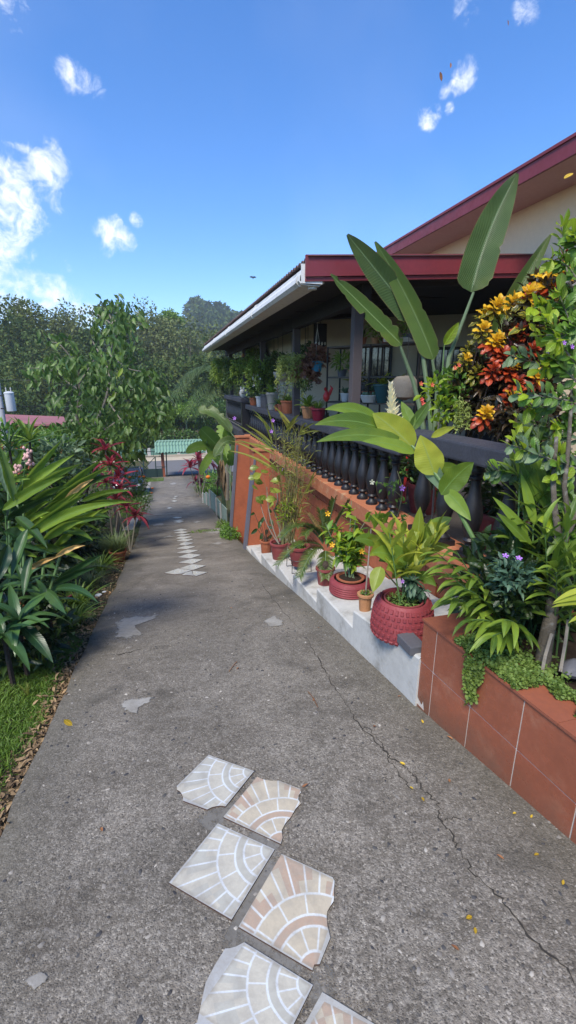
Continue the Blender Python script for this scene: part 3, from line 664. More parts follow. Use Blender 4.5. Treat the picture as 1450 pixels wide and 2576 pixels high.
# proud aggregate in the worn concrete
n = 3800; yy = RNG.uniform(-.2, 1, n)**1.0; yy = .35+RNG.random(n)**1.7*6; xx = np.array([RNG.uniform(edge_l(y)+.02, edge_r(y)-.06) for y in yy])
P = np.array([(x, y, zdr(x, y)) for x, y in zip(xx, yy)]); vs, fi = [], []
T6 = np.array([[1, 0, 0], [.3, .9, 0], [-.8, .6, 0], [-.9, -.5, 0], [.2, -1, 0], [.4, .1, .7], [-.35, -.1, .75]]); TF = [(0, 1, 5), (1, 2, 6), (1, 6, 5), (2, 3, 6), (3, 4, 6), (4, 0, 5), (4, 5, 6)]
S = .0035+.011*RNG.random(n)**4; A = RNG.uniform(0, 6.28, n)
q = T6[None]*S[:, None, None]*np.array([1, .7, .5])+RNG.normal(0, 1, (n, 7, 3))*S[:, None, None]*.15
ca, sa = np.cos(A)[:, None], np.sin(A)[:, None]; qq = np.stack([q[..., 0]*ca-q[..., 1]*sa, q[..., 0]*sa+q[..., 1]*ca, q[..., 2]], -1)+P[:, None]
base = np.array(TF).ravel(); fi = (base[None]+np.arange(n)[:, None]*7).ravel()
def stone_mat():
    s = NT('aggregate_stone'); a = s.add('ShaderNodeAttribute', attribute_name='rnd')
    cr = s.add('ShaderNodeValToRGB'); s.l.new(a.outputs['Fac'], cr.inputs[0]); e = cr.color_ramp.elements
    e[0].color = (.04, .04, .044, 1); e[1].color = (.40, .37, .32, 1)
    for p, c in ((.45, (.07, .068, .066, 1)), (.6, (.17, .155, .135, 1)), (.85, (.26, .24, .21, 1))): k = e.new(p); k.color = c
    return s.fin(cr.outputs[0], .8, .3)
stone_mat()
ag = link('aggregate', npmesh('aggregate', qq.reshape(-1, 3), fi, np.arange(n*7)*3, 'aggregate_stone', None, np.repeat(RNG.random(n), 7), False), drive); ag['kind'] = 'stuff'
# gravel parking strip and the public road
grid('gravel_apron', [-4.2, -3.4, -2.6, -1.8, -1.0], [13+1.*i for i in range(23)], lambda x, y: zd(y)-.012+(.03 if x > -1.2 else 0)*0, 'gravel_pale')
grid('road', [-120+10*i for i in range(25)], [37.4, 39, 41, 43, 45.4], lambda x, y: zd(y)+.012, 'road_asphalt')
grid('pavement', [-120+10*i for i in range(25)], [45.4, 45.5, 47.0], lambda x, y: zd(y)+(.12 if y > 45.45 else .01), 'kerb_tan')
def fan_tile(vout, vc, va, vb, m, name, label, group):
    """glazed tile lying on the drive: outline, fan corner and the two corners next to it (sight points on the ground)"""
    pts = [gnd(*p) for p in vout]; o = gnd(*vc); a = gnd(*va)-o; b = gnd(*vb)-o; a.z = b.z = 0
    det = a.x*b.y-a.y*b.x; loc = lay(sum(pts, V(0, 0, 0))/len(pts), 0); th = .0085; n = len(pts)
    top = [lay(p, th)-loc for p in pts]; bot = [lay(p, -.004)-loc for p in pts]
    nz_ = sum(((top[i]-top[0]).cross(top[(i+1) % n]-top[0]).z) for i in range(1, n-1))
    if nz_ < 0: top.reverse(); bot.reverse(); pts.reverse()
    me = bpy.data.meshes.new(name); me.from_pydata([*top, *bot], [], [list(range(n))]+[[i, n+i, n+(i+1) % n, (i+1) % n] for i in range(n)])
    uvl = me.uv_layers.new(name='UVMap')
    for pl in me.polygons:
        for li in pl.loop_indices:
            p = pts[me.loops[li].vertex_index % n]-o; uvl.data[li].uv = ((p.x*b.y-p.y*b.x)/det, (a.x*p.y-a.y*p.x)/det)
        pl.material_index = 0 if pl.index == 0 else 1
    me.materials.append(MATS[m]); me.materials.append(MATS['tile_side_shade'])
    return tag(link(name, me, None, loc), label, 'paving tile', group)
c8 = lambda x, y: (314.4+.4337*x, 1823.5+.4337*y); L8 = lambda *p: [c8(*q) for q in p]
GT = 'cut floor tiles laid along the middle of the drive'
sheet('mortar_bed', L8((470, 165), (790, 270), (1060, 385), (1000, 520), (930, 700), (1240, 880), (1230, 1080), (1210, 1300), (1120, 1420), (1170, 1560), (1500, 1760), (1300, 2100), (700, 2000), (400, 1760), (450, 1480), (560, 1290), (600, 1160), (235, 960), (240, 900), (520, 560), (470, 510), (330, 460), (290, 370)), 'mortar', .001, .02, 2)
fan_tile(L8((487, 182), (750, 278), (585, 482), (560, 478), (535, 480), (505, 487), (478, 500), (340, 447), (338, 425), (330, 405), (318, 391), (303, 384), (303, 362)), c8(750, 278), c8(487, 182), c8(548, 527), 'cream_fan_tile', 'floor_tile', 'cream fan-patterned tile with two bitten corners, farthest of the near group', GT)
fan_tile(L8((768, 312), (790, 324), (820, 333), (860, 337), (893, 335), (1018, 383), (1022, 402), (1008, 420), (1006, 445), (1022, 468), (990, 500), (965, 545), (930, 585), (910, 625), (916, 665), (905, 702), (572, 545)), c8(905, 702), c8(572, 545), c8(1072, 403), 'pink_fan_tile', 'floor_tile', 'pinkish fan-patterned tile with broken right side beside the farthest cream tile', GT)
fan_tile(L8((540, 583), (870, 735), (620, 1143), (258, 925)), c8(870, 735), c8(540, 583), c8(620, 1143), 'cream_fan_tile', 'floor_tile', 'whole square cream fan-patterned tile, the only near one unbroken', GT)
fan_tile(L8((910, 762), (1205, 895), (1216, 915), (1214, 960), (1213, 1030), (1190, 1062), (1175, 1090), (1170, 1120), (1176, 1180), (1192, 1245), (1130, 1398), (1100, 1400), (1088, 1435), (660, 1183)), c8(1108, 1446), c8(660, 1183), c8(1275, 930), 'pink_fan_tile', 'floor_tile', 'large pinkish fan-patterned tile with a ragged right edge and chipped lower corner', GT)
fan_tile(L8((693, 1272), (1092, 1520), (850, 2010), (330, 1790), (420, 1734), (445, 1620), (470, 1505), (520, 1410), (582, 1310), (610, 1308), (645, 1298)), c8(1092, 1520), c8(690, 1272), c8(840, 2000), 'cream_fan_tile', 'floor_tile', 'cream fan-patterned tile cut off by the lower edge of the picture', GT)
fan_tile(L8((1145, 1560), (1560, 1815), (1330, 2300), (890, 2030)), c8(1330, 2300), c8(890, 2030), c8(1560, 1815), 'pink_fan_tile', 'floor_tile', 'pinkish fan-patterned tile of which only a corner shows at the lower edge', GT)
c5 = lambda x, y: ((640+x/6.591)*.6288, (2050+y/6.591)*.6288)
FAR = [[(120, 1615), (485, 1490), (850, 1530), (600, 1625), (390, 1648)], [(525, 1485), (845, 1372), (1215, 1410), (875, 1527)],
 [(590, 1650), (690, 1600), (845, 1555), (865, 1640), (905, 1690), (740, 1670), (620, 1675)], [(876, 1640), (868, 1552), (1265, 1590), (960, 1705), (905, 1680)],
 [(495, 1330), (835, 1235), (1138, 1255), (860, 1365)], [(470, 1198), (770, 1100), (1095, 1135), (800, 1232)], [(435, 1075), (735, 990), (1035, 1010), (760, 1095)],
 [(428, 963), (675, 890), (955, 905), (710, 980)], [(510, 870), (545, 830), (665, 787), (910, 812), (695, 880)], [(425, 757), (610, 700), (893, 712), (690, 775)],
 [(425, 692), (545, 645), (860, 645), (640, 700)], [(430, 627), (560, 575), (830, 580), (620, 630)], [(365, 550), (570, 500), (765, 520), (590, 563)],
 [(345, 490), (550, 437), (735, 460), (560, 497)], [(360, 268), (480, 235), (650, 250), (520, 278)], [(330, 235), (520, 197), (660, 208), (500, 240)], [(318, 152), (430, 122), (615, 130), (480, 160)]]
FL = ['leftmost tile of the pale row farther down, pointed corner to the left', 'large pale tile with faint arcs at the near end of the far row', 'small broken shard tile at the very near end of the far row', 'cracked pale tile right of the broken shard on the drive']
ORD = ['fourth', 'fifth', 'sixth', 'seventh', 'eighth', 'ninth', 'tenth', 'eleventh', 'twelfth', 'thirteenth']
for i, q in enumerate(FAR):
    vp = [c5(*p) for p in q]
    lb = FL[i] if i < 4 else (f'pale diamond tile of the far row, {ORD[i-4]} from its near end' if i < 14 else ['nearest of three separate pale tiles past the weedy crack', 'middle of three separate pale tiles past the weedy crack', 'farthest of three separate pale tiles past the weedy crack'][i-14])
    fan_tile(vp, vp[2], vp[1], vp[-1], 'cream_fan_tile', 'floor_tile', lb, 'pale tiles in the far row')
for i, q in enumerate([[(570, 1012), (600, 1003), (635, 1006), (600, 1016)], [(618, 937), (650, 928), (690, 935), (655, 944)], [(627, 907), (655, 901), (682, 905), (655, 911)], [(643, 888), (668, 882), (697, 885), (668, 891)]]):
    vp = [c1(*p) for p in q]; fan_tile(vp, vp[2], vp[1], vp[3], 'cream_fan_tile', 'floor_tile', ['lone pale tile lying left of the line far down the drive', 'nearest of the last three pale tiles far down the drive', 'middle of the last three pale tiles far down the drive', 'last and farthest pale tile of the drive'][i], 'pale tiles in the far row')

# ------------------------------------------------------------------ stepped ledge, retaining wall, tile planter
ledge = thing('stepped_ledge', 'white painted concrete ledge stepping down along the right of the drive', 'ledge', (1.38, 5, -.7))
ST = [(2.06, 3.03, .06, -.13), (3.03, 3.93, -.28, -.35), (3.93, 4.80, -.50, -.57), (4.80, 5.69, -.73, -.77), (5.69, 6.65, -.92, -1.0), (6.65, 7.55, -1.17, -1.22), (7.55, 8.30, -1.34, -1.38)]
for y0, y1, z0, z1 in ST:
    x0 = 1.385; b = .012
    MB().prism([(x0, y0, zd(y1)-.3), (x0, y1+.0, zd(y1)-.3), (x0, y1, z1-b), (x0, y0, z0-b)], (1.0, 0, 0)).add([(x0, y0, z0-b), (x0, y1, z1-b), (x0+b, y1, z1), (x0+b, y0, z0), (x0+1.0, y1, z1), (x0+1., y0, z0)], [(0, 3, 2, 1), (3, 5, 4, 2)]).build('step', 'white_ledge', ledge)
def zl(y):
    for y0, y1, z0, z1 in ST:
        if y0 <= y <= y1: return z0+(z1-z0)*(y-y0)/(y1-y0)
    return zd(y)
rw = thing('retaining_wall', 'orange painted block wall with buttresses below the black balustrade', 'wall', (2.4, 7, -1))
XW = 2.40; WY0, WY1 = -1.2, 14.2
MB().box((XW+.012, WY0, -3.2), (XW+.25, WY1, .02)).build('wall_core', 'orange_paint', rw)
bm_ = MB().box((-.006, .004, .004), (.02, .396, .192)); bme = None
k = 0
for r in range(16):
    z = -.182-.20*r
    for c in range(40):
        y = WY0+.4*c+(.2 if r % 2 else 0)
        if y > WY1-.5 or y < 2.0 or z < zl(y)-.25: continue
        if bme is None:
            o = MB().box((-.004, .004, .004), (.014, .396, .192)).build('block', 'orange_paint', None, loc=(0, 0, 0)); bme = o.data; bpy.data.objects.remove(o)
        o = bpy.data.objects.new('block', bme); COL.objects.link(o); o.parent = rw; o.location = V(XW+random.uniform(-.001, .001), y, z)-ORG[rw]; ORG[o] = ORG[rw]
MB().box((2.26, 2.72, .02), (2.62, WY1, .21)).build('coping', 'orange_worn_ledge', rw, bevel=.006)
MB().box((2.20, 2.50, -.6), (2.42, 2.72, .26)).build('pier', 'orange_paint', rw, bevel=.006)
MB().box((2.30, -1.2, -.3), (2.62, 2.50, .16)).build('coping', 'orange_worn_ledge', rw, bevel=.006)
for y in (8.05, 10.05):
    zb = zd(y)-.2; xb = 1.34; xt = 1.58; th = .17
    bt = MB().prism([(xb, y, zb), (1.80, y, zb), (1.87, y, .44 if y < 9 else .46), (xt, y, .44 if y < 9 else .46)], (0, th, 0)).build('buttress', 'orange_paint', rw)
    MB().prism([(xb-.014, y-.012, zb), (xb+.030, y-.012, zb), (xt+.030, y-.012, .30), (xt-.014, y-.012, .30)], (0, th+.024, 0)).build('edge_band', 'grey_paint_edge', bt)
    MB().box((xt-.03, y-.02, .442 if y < 9 else .462), (1.90, y+th+.02, .475 if y < 9 else .495)).build('cap', 'orange_worn_ledge', bt)
# planter faced in red tiles
pl = thing('tiled_planter', 'reddish brown tiled planter bed at the right edge of the drive', 'planter', (1.7, 1, -.1))
PA, PB = V(1.40, 2.07, 0), V(1.66, -1.2, 0); PDv = (PB-PA).normalized(); PN = V(-abs(PDv.y), PDv.x*-1, 0).normalized(); PN = V(-1, -.08, 0).normalized()
ZT = .32; LEN = (PB-PA).length
MB().prism([PA+V(.0015, 0, -.9), PB+V(.0015, 0, -.9), PB+V(.16, 0, -.9), PA+V(.16, 0, -.9)], (0, 0, .9+ZT-.014)).build('front_wall', 'grout', pl)
MB().box((1.41, 1.93, -.9), (2.40, 2.055, ZT-.014)).build('end_wall', 'grout', pl)
cuts = [0, .125]+[.125+.302*i for i in range(1, 12)]
def ptile(a, b, z0, z1, chip=False):
    p, q = PA+PDv*(a+.004), PA+PDv*(b-.004); e = PN*.003
    pol = [p+V(0, 0, z0), q+V(0, 0, z0), q+V(0, 0, z1), p+V(0, 0, z1)]
    if chip: pol = [p+V(0, 0, z0+.05), p.lerp(q, .4)+V(0, 0, z0+.02), p.lerp(q, .5)+V(0, 0, z0+.06), p.lerp(q, .62)+V(0, 0, z0+.01), q+V(0, 0, z0-.1), q+V(0, 0, z1), p+V(0, 0, z1)]
    MB().prism([v+e for v in pol], -e*1.2).build('tile', 'red_tile', pl)
for a, b in zip(cuts, cuts[1:]):
    if b > LEN: break
    ptile(a, b, .036, ZT-.016); ptile(a, b, -.262, .029, a == 0)
    ptile(a, b, -.56, -.268)
for i in range(4): MB().box((1.41+.25*i, 2.056, -.30), (1.41+.25*i+.246, 2.064, .03)).build('tile', 'red_tile', pl); MB().box((1.41+.25*i, 2.056, .034), (1.41+.25*i+.246, 2.064, ZT-.003)).build('tile', 'red_tile', pl)
a = 0
while a < LEN:
    b = min(LEN, a+.30); p, q = PA+PDv*a-V(.012, 0, 0), PA+PDv*(b-.002)-V(.012, 0, 0)
    MB().prism([p+V(0, 0, ZT-.014), q+V(0, 0, ZT-.014), q+V(.185, 0, ZT-.014), p+V(.185, 0, ZT-.014)], (0, 0, .014)).build('coping_tile', 'red_coping', pl); a = b
for i in range(3): MB().box((1.575+.28*i, 1.88, ZT-.014), (1.575+.28*i+.277, 2.072, ZT-.0005)).build('coping_tile', 'red_coping', pl)
sxs = [1.56+.06*i for i in range(15)]; sys_ = [-1.15+.1*i for i in range(31)]
so = grid('soil_bed', sxs, sys_, lambda x, y: .275+nz2(x, y, 5, .035)+.03*math.sin(x*3), 'soil', 'stuff'); del so['kind']; so.parent = pl; so.location = -ORG[pl]
so.name = 'soil'
# ------------------------------------------------------------------ terrace, balustrades
tr = MB().box((2.45, -1.2, -.4), (9.5, 17.0, .15)).build('terrace_floor', 'terrace_paint', None); tr['kind'] = 'structure'
BP = [(.055, 0), (.055, .03), (.045, .04), (.028, .065), (.026, .085), (.040, .10), (.043, .115), (.030, .135), (.034, .16), (.052, .22), (.063, .29), (.064, .335), (.055, .41), (.042, .48), (.033, .54), (.029, .60), (.030, .615), (.042, .628), (.042, .642), (.030, .655), (.034, .675), (.052, .685), (.052, .72)]
def balustrade(name, label, ys, x, zb, zt, rail, plinth, group):
    t = thing(name, label, 'balustrade', (x, ys[0], zb), group); h = zt-zb-(.05 if plinth else 0); b0 = zb+(.05 if plinth else 0)
    o = MB().lathe((0, 0, 0), [(r*1.30, z/.72*(h-.04)) for r, z in BP], 18).add(*box_vf((-.06, -.06, h-.045), (.06, .06, h))).build('baluster', 'black_paint', None, loc=(0, 0, 0), smooth=True); me = o.data; bpy.data.objects.remove(o)
    pm = None
    for y in ys:
        o = bpy.data.objects.new('baluster', me); COL.objects.link(o); o.parent = t; o.location = V(x, y, b0)-ORG[t]; o.rotation_euler.z = random.uniform(0, 6); ORG[o] = ORG[t]
        o.rotation_euler.z = random.choice((0, 1.5708, 3.1416))
        if plinth:
            if pm is None: q = MB().box((-.085, -.085, 0), (.085, .085, .05)).build('plinth', 'black_paint', None, loc=(0, 0, 0)); pm = q.data; bpy.data.objects.remove(q)
            q = bpy.data.objects.new('plinth', pm); COL.objects.link(q); q.parent = o; ORG[q] = ORG[t]; q.location = (0, 0, -.049)
    (y0, y1), hw, hh = rail
    MB().box((x-hw, y0, zt), (x+hw, y1, zt+hh)).build('rail', 'slate_paint', t, bevel=.02)
    return t
def box_vf(a, b): m = MB().box(a, b); return m.v, m.f
XB = 2.42
balustrade('balustrade', 'long black balustrade on the orange wall under the porch posts', [4.36+.272*i for i in range(31)], XB, .21, .93, ((4.10, 12.9), .13, .125), False, 'black balustrades')
balustrade('balustrade', 'nearest black balustrade with thick rail and square plinths by the red-leaved bush', [3.80, 3.42, 3.04, 2.66, 2.28, 1.9, 1.52, 1.14, .76], XB, .21, 1.04, ((.4, 4.09), .15, .155), True, 'black balustrades')
fb = balustrade('balustrade', 'far black balustrade standing a step higher beyond the porch corner', [13.15+.25*i for i in range(13)], XB-.12, .32, 1.10, ((13.0, 16.4), .13, .13), False, 'black balustrades')
MB().box((2.10, 12.95, .14), (2.6, 16.5, .32)).build('base_beam', 'slate_paint', fb)
MB().box((2.2, 12.9, .32), (2.5, 13.05, 1.10)).build('end_post', 'black_paint', fb)
# ------------------------------------------------------------------ house and porch
hs_ = thing('house', 'cream house with maroon eaves and a dark open porch', 'house', (4.6, 8, .15))
YR0, YR1, XG = 5.12, 17.0, 1.68
def zroof(x): return 2.90+.068*(x-1.65)
# corrugated sheet
ny = 640; xs_ = [1.62, 2.6, 4.2, 7.2]; v = []
for i in range(ny+1):
    y = YR0-.05+(YR1-YR0+.1)*i/ny; w = .016*math.sin(6.2832*(y/.11)); v += [(x, y, zroof(x)+.03+w) for x in xs_]
for i in range(ny+1):
    y = YR0-.05+(YR1-YR0+.1)*i/ny; w = .016*math.sin(6.2832*(y/.11)); v += [(x, y, zroof(x)+.026+w) for x in xs_]
NV = (ny+1)*4; f = [(i*4+j, i*4+j+1, i*4+j+5, i*4+j+4) for i in range(ny) for j in range(3)]; f += [(NV+a, NV+d, NV+c, NV+b) for a, b, c, d in f[:]]; f += [(i*4, i*4+4, NV+i*4+4, NV+i*4) for i in range(ny)]
MB().add(v, f).build('porch_roof', 'zinc_roof', hs_, smooth=True)
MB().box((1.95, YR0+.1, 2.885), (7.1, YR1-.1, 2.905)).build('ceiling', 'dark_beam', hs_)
# maroon end fascia with a lower lip
for z0, z1, yo in ((-.155, .055, 0), (-.20, -.16, .02)):
    MB().prism([(1.60, YR0-.03+yo, zroof(1.60)+z0), (4.6, YR0-.03+yo, zroof(4.6)+z0), (4.6, YR0-.03+yo, zroof(4.6)+z1), (1.60, YR0-.03+yo, zroof(1.60)+z1)], (0, .03, 0)).build('fascia', 'maroon_paint', hs_)
# gutter: ogee profile swept along the eave, straps, end cap and outlet
GP = [(1.78, 2.885), (1.66, 2.885), (1.625, 2.86), (1.62, 2.825), (1.60, 2.805), (1.555, 2.76), (1.548, 2.71), (1.585, 2.675), (1.78, 2.67)]
def sweep(prof, y0, y1): 
    n = len(prof); return MB().add([(x, y0, z) for x, z in prof]+[(x, y1, z) for x, z in prof], [[i, i+1, n+i+1, n+i] for i in range(n-1)]+[list(range(n)), list(range(n, 2*n))[::-1]])
gu = sweep(GP, YR0+.02, YR1).build('gutter', 'white_gutter', hs_)
for y in (YR0+.02, YR0+.12, 7.9, 11., 14.): sweep([(x+(1.7-x)*-.06-.006, z+(z-2.79)*.06) for x, z in GP], y, y+.05).build('strap', 'white_gutter', gu)
MB().box((1.56, YR0-.0, 2.68), (1.80, YR0+.018, 2.87)).build('end_cap', 'white_gutter', gu)
MB().lathe((1.72, YR0+.1, 2.64), [(.05, 0), (.05, .07)], 12).build('outlet', 'white_gutter', gu, smooth=True)
MB().box((1.781, YR0+.05, 2.70), (1.84, YR1, 2.88)).build('eave_board', 'white_gutter', hs_)
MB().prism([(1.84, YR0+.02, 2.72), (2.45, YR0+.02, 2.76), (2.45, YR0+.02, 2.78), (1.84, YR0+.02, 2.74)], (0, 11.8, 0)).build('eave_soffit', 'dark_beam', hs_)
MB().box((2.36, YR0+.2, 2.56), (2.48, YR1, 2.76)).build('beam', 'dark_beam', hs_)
for y in (5.57, 8.24, 11.06, 13.6, 16.2):
    MB().box((2.365, y-.06, 1.04 if y < 13 else 1.22), (2.485, y+.06, 2.57)).build('post', 'brown_post', hs_, bevel=.006)
for i in range(12):
    y = 5.6+.98*i; MB().bar((2.2, y, zroof(2.2)-.13), (5., y, zroof(5.)-.13), .06, .14).build('rafter', 'dark_beam', hs_)
# main house: eave, soffit, upper wall
MB().box((3.97, -2, 3.74), (4.0, 12, 3.90)).build('fascia', 'maroon_paint', hs_)
MB().box((3.955, -2, 3.885), (3.99, 8.4, 3.915)).build('fascia_cap', 'maroon_paint', hs_)
MB().box((4.0, -2, 3.76), (4.62, 12, 3.775)).build('soffit', 'pink_soffit', hs_)
MB().box((4.0, -2, 3.755), (4.62, 6.6, 3.757)).build('soffit_panel', 'pink_soffit', hs_)
MB().box((4.60, -2, .15), (4.8, 5.12, 3.76)).build('wall', 'cream_wall', hs_)
MB().box((4.60, 5.12, 2.98), (4.8, 12, 3.759)).build('wall', 'cream_wall', hs_)
MB().prism([(4.0, -2, 3.84), (9.5, -2, 6.1), (9.5, -2, 6.15), (4.0, -2, 3.89)], (0, 14, 0)).build('roof', 'zinc_roof', hs_)
MB().box((4.81, -1.99, .15), (9.4, -1.8, 3.9)).build('wall', 'cream_wall', hs_)
WA, WB = V(3.05, 9.6, 0), V(6.6, 7.3, 0); wd = (WB-WA).normalized(); wn_ = V(-wd.y, wd.x, 0)
if wn_.y > 0: wn_ = -wn_
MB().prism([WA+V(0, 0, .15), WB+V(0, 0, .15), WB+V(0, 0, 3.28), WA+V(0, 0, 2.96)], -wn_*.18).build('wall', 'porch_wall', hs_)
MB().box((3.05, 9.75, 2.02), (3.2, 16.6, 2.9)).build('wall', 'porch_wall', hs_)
MB().box((3.02, 9.75, 1.93), (3.22, 16.6, 2.02)).build('beam', 'dark_beam', hs_)
for y in (12.2, 14.6): MB().bar((3.0, y, 2.02), (2.9, y+1.8, 2.88), .08, .1).build('brace', 'dark_beam', hs_)
def window(s0, s1, z0, z1, nb, grid_=False):
    p, q = WA+wd*s0+wn_*.006, WA+wd*s1+wn_*.006
    w_ = MB().prism([p+V(0, 0, z0), q+V(0, 0, z0), q+V(0, 0, z1), p+V(0, 0, z1)], wn_*.01).build('window', 'car_glass', hs_)
    fr = MB()
    for a, b in ((p+V(0, 0, z0), q+V(0, 0, z0)), (p+V(0, 0, z1), q+V(0, 0, z1)), (p+V(0, 0, z0), p+V(0, 0, z1)), (q+V(0, 0, z0), q+V(0, 0, z1))): fr.bar(a+wn_*.03, b+wn_*.03, .05)
    fr.build('frame', 'iron', w_)
    for i in range(1, nb):
        a = p.lerp(q, i/nb)+wn_*.045; MB().bar(a+V(0, 0, z0), a+V(0, 0, z1), .016).build('bar', 'iron', w_)
window(1.0, 1.75, 1.35, 2.35, 6); window(2.3, 3.15, .95, 2.28, 8)
MB().prism([WA+wd*3.3+V(0, 0, .15)+wn_*.004, WA+wd*4.0+V(0, 0, .15)+wn_*.004, WA+wd*4.+V(0, 0, 2.2)+wn_*.004, WA+wd*3.3+V(0, 0, 2.2)+wn_*.004], wn_*.03).build('door', 'dark_beam', hs_)
# ------------------------------------------------------------------ hill and forest beyond the road
hv = []; 
def zhill(x, y):
    z = -6
    for vx, vy, D, w, k in ((490, 774, 330, 14, 1.), (528, 786, 330, 30, 1.), (575, 808, 335, 40, 1.), (640, 835, 340, 70, 1.), (420, 850, 320, 70, 1.), (200, 860, 300, 130, 1.), (900, 850, 360, 160, 1.), (-250, 850, 300, 160, 1.)):
        p = at(vx, vy, D=D); z = max(z, -6+(p.z+6)*k*math.exp(-(abs(x-p.x)/w)**2.2-(min(0, y-p.y)/130)**2-(max(0, y-p.y)/220)**2))
    return z+nz2(x, y, .05, 4.)*min(1, max(0, z+6)/20)+nz2(x, y, .2, 1.5)*min(1, max(0, z+6)/20)-.6
hxs = [-330+6.*i for i in range(125)]; hys = [95+6.*i for i in range(75)]
grid('hill', hxs, hys, zhill, 'hill_forest')
def hill_trees(n, x0, x1, y0, y1, s, m, name, minz):
    P = []
    while len(P) < n:
        x, y = random.uniform(x0, x1), random.uniform(y0, y1); z = zhill(x, y)
        if z > minz: P.append((x, y, z, s*random.uniform(.6, 1.3)))
    P = np.array(P); k = 26; c = np.repeat(P[:, :3], k, 0); ss = np.repeat(P[:, 3], k); u = rdir(len(c), .5)
    c = c+u*ss[:, None]*np.array([1, 1, .9])*RNG.uniform(.55, 1, (len(c), 1)); c[:, 2] += ss*.5
    o = scatter(name, m, c, nrm(u+rdir(len(c))*.6), rdir(len(c), 1), ss*.75, ss*.5, None, 'tri', bend=.1); o['kind'] = 'stuff'; return o
p = at(493, 765, D=330)
a = hill_trees(2600, p.x-140, p.x+170, p.y-110, p.y+15, 3.2, 'leaf_far_dark', 'hillside_wood', 0); tag(a, 'dark wooded slope of the pointed hill behind the porch gutter', 'wood')
def tree(name, label, base, h, cr, cz, m, n, L, trunk_r, tm, clumps=26, group='trees across the road', limbs=7, lean=(0, 0), tpl='tri', up=.3, gap=.40):
    b = Vector(base); t = thing(name, label, 'tree', b, group); c = b+V(lean[0], lean[1], h-cz)
    stem(t, b-V(0, 0, .3), c+V(0, 0, -cz*.2), trunk_r, trunk_r*.4, tm, (random.uniform(-.03, .03)*h, 0, 0), 'trunk', 7, 8)
    cc = rdir(clumps)*(.35+.62*RNG.random((clumps, 1))**.6)*np.array([cr, cr, cz]); cc[:, 2] += cz*.05
    for i in range(limbs):
        k = cc[RNG.integers(0, clumps)]; stem(t, c+V(0, 0, -cz*random.uniform(.3, .9)), c+Vector(k), trunk_r*.45, trunk_r*.08, tm, (0, 0, .05*cz), 'limb', 6, 5)
    idx = RNG.integers(0, clumps, n); rr = RNG.uniform(.75, 1.25, clumps)[idx][:, None]
    u = rdir(n)*RNG.random((n, 1))**.45; P = np.array(c)+cc[idx]+u*gap*rr*np.array([cr, cr, cz*.8])*.9
    scatter('crown', m, P, nrm(u*.6+rdir(n)*.8+np.array([0, 0, up])), rdir(n, 1.3), L*RNG.uniform(.6, 1.3, n), L*.55*RNG.uniform(.6, 1.2, n), t, tpl, bend=.15, kind='stuff')
    return t
FT = [ # vx, vtop, Y, crown radius, crown half height, material, label
 (45, 766, 78, 7.5, 6.2, 'leaf_far', 'broad rounded dark tree at the far left against the cloud', 7000, 'bark_dark'),
 (-25, 790, 70, 6.5, 6.0, 'leaf_far_dark', 'dark tree cut by the left edge of the picture', 4500, 'bark_dark'),
 (110, 775, 84, 6.5, 6, 'leaf_far_grey', 'olive tree just right of the broad rounded one', 5200, 'bark_dark'),
 (178, 772, 80, 5.0, 5.5, 'leaf_far_grey', 'thin greyish tree with twigs showing against the cloud', 2600, 'bark_pale'),
 (268, 780, 74, 4.6, 6, 'leaf_far_dark', 'narrow dark green tree behind the top of the leafy garden tree', 4600, 'bark_dark'),
 (355, 778, 86, 6.0, 6, 'leaf_far_grey', 'dusty green tree right of the leafy garden tree', 5000, 'bark_pale'),
 (400, 800, 80, 5.5, 5.5, 'leaf_far_grey', 'grey-green tree below the bright yellow-green crown', 4200, 'bark_pale'),
 (431, 786, 95, 2.6, 2.2, 'leaf_far_bright', 'small bright yellow-green crown on the skyline', 1500, 'bark_dark'),
 (470, 812, 76, 5.6, 6.5, 'leaf_far_grey', 'bare looking tree with pale branches in front of the hill', 1500, 'bark_pale'),
 (520, 815, 88, 6.5, 6, 'leaf_far', 'wide olive tree at the foot of the pointed hill', 4600, 'bark_dark'),
 (560, 850, 70, 5, 5, 'leaf_far_dark', 'dark tree half hidden by the end of the gutter', 3400, 'bark_dark'),
 (60, 862, 60, 6.2, 6, 'leaf_far_dark', 'low dark tree above the red roof on the left', 4600, 'bark_dark'),
 (150, 850, 62, 5.4, 6, 'leaf_far', 'olive tree behind the left half of the leafy garden tree', 4200, 'bark_dark'),
 (225, 880, 58, 4.6, 5, 'leaf_far_dark', 'dark undergrowth tree straight behind the leafy garden tree', 3600, 'bark_dark'),
 (330, 880, 58, 5.2, 5.5, 'leaf_far_dark', 'dark green tree between the garden tree and the palm', 4200, 'bark_dark'),
 (400, 890, 60, 4.6, 5, 'leaf_far', 'olive tree left of the glossy round tree', 3600, 'bark_dark'),
 (455, 895, 55, 3.6, 4.4, 'leaf_far_dark', 'glossy dark round tree above the palm fronds', 4200, 'bark_dark'),
 (520, 905, 58, 4.6, 4.6, 'leaf_far', 'olive tree behind the palm fronds', 3200, 'bark_dark'),
 (600, 900, 64, 6, 5.5, 'leaf_far', 'tree seen through the far end of the porch', 3200, 'bark_dark'),
 (690, 880, 70, 7, 6, 'leaf_far', 'tree seen between the porch posts', 2600, 'bark_dark'),
 (30, 960, 50, 4.5, 4.2, 'leaf_far_dark', 'dark bushy tree beside the transformer pole', 3200, 'bark_dark'),
 (-60, 880, 56, 6, 6, 'leaf_far', 'olive tree outside the left edge near the pole', 2500, 'bark_dark')]
for vx, vt, Y, cr, cz, m, lb, n, tm in FT:
    q = at(vx, vt, Y=Y); tree('forest_tree', lb, (q.x, Y, -5.9), q.z+5.9, cr, cz, m, n, .62 if Y > 66 else .5, .28, tm, clumps=34, limbs=12 if tm == 'bark_pale' else 6)
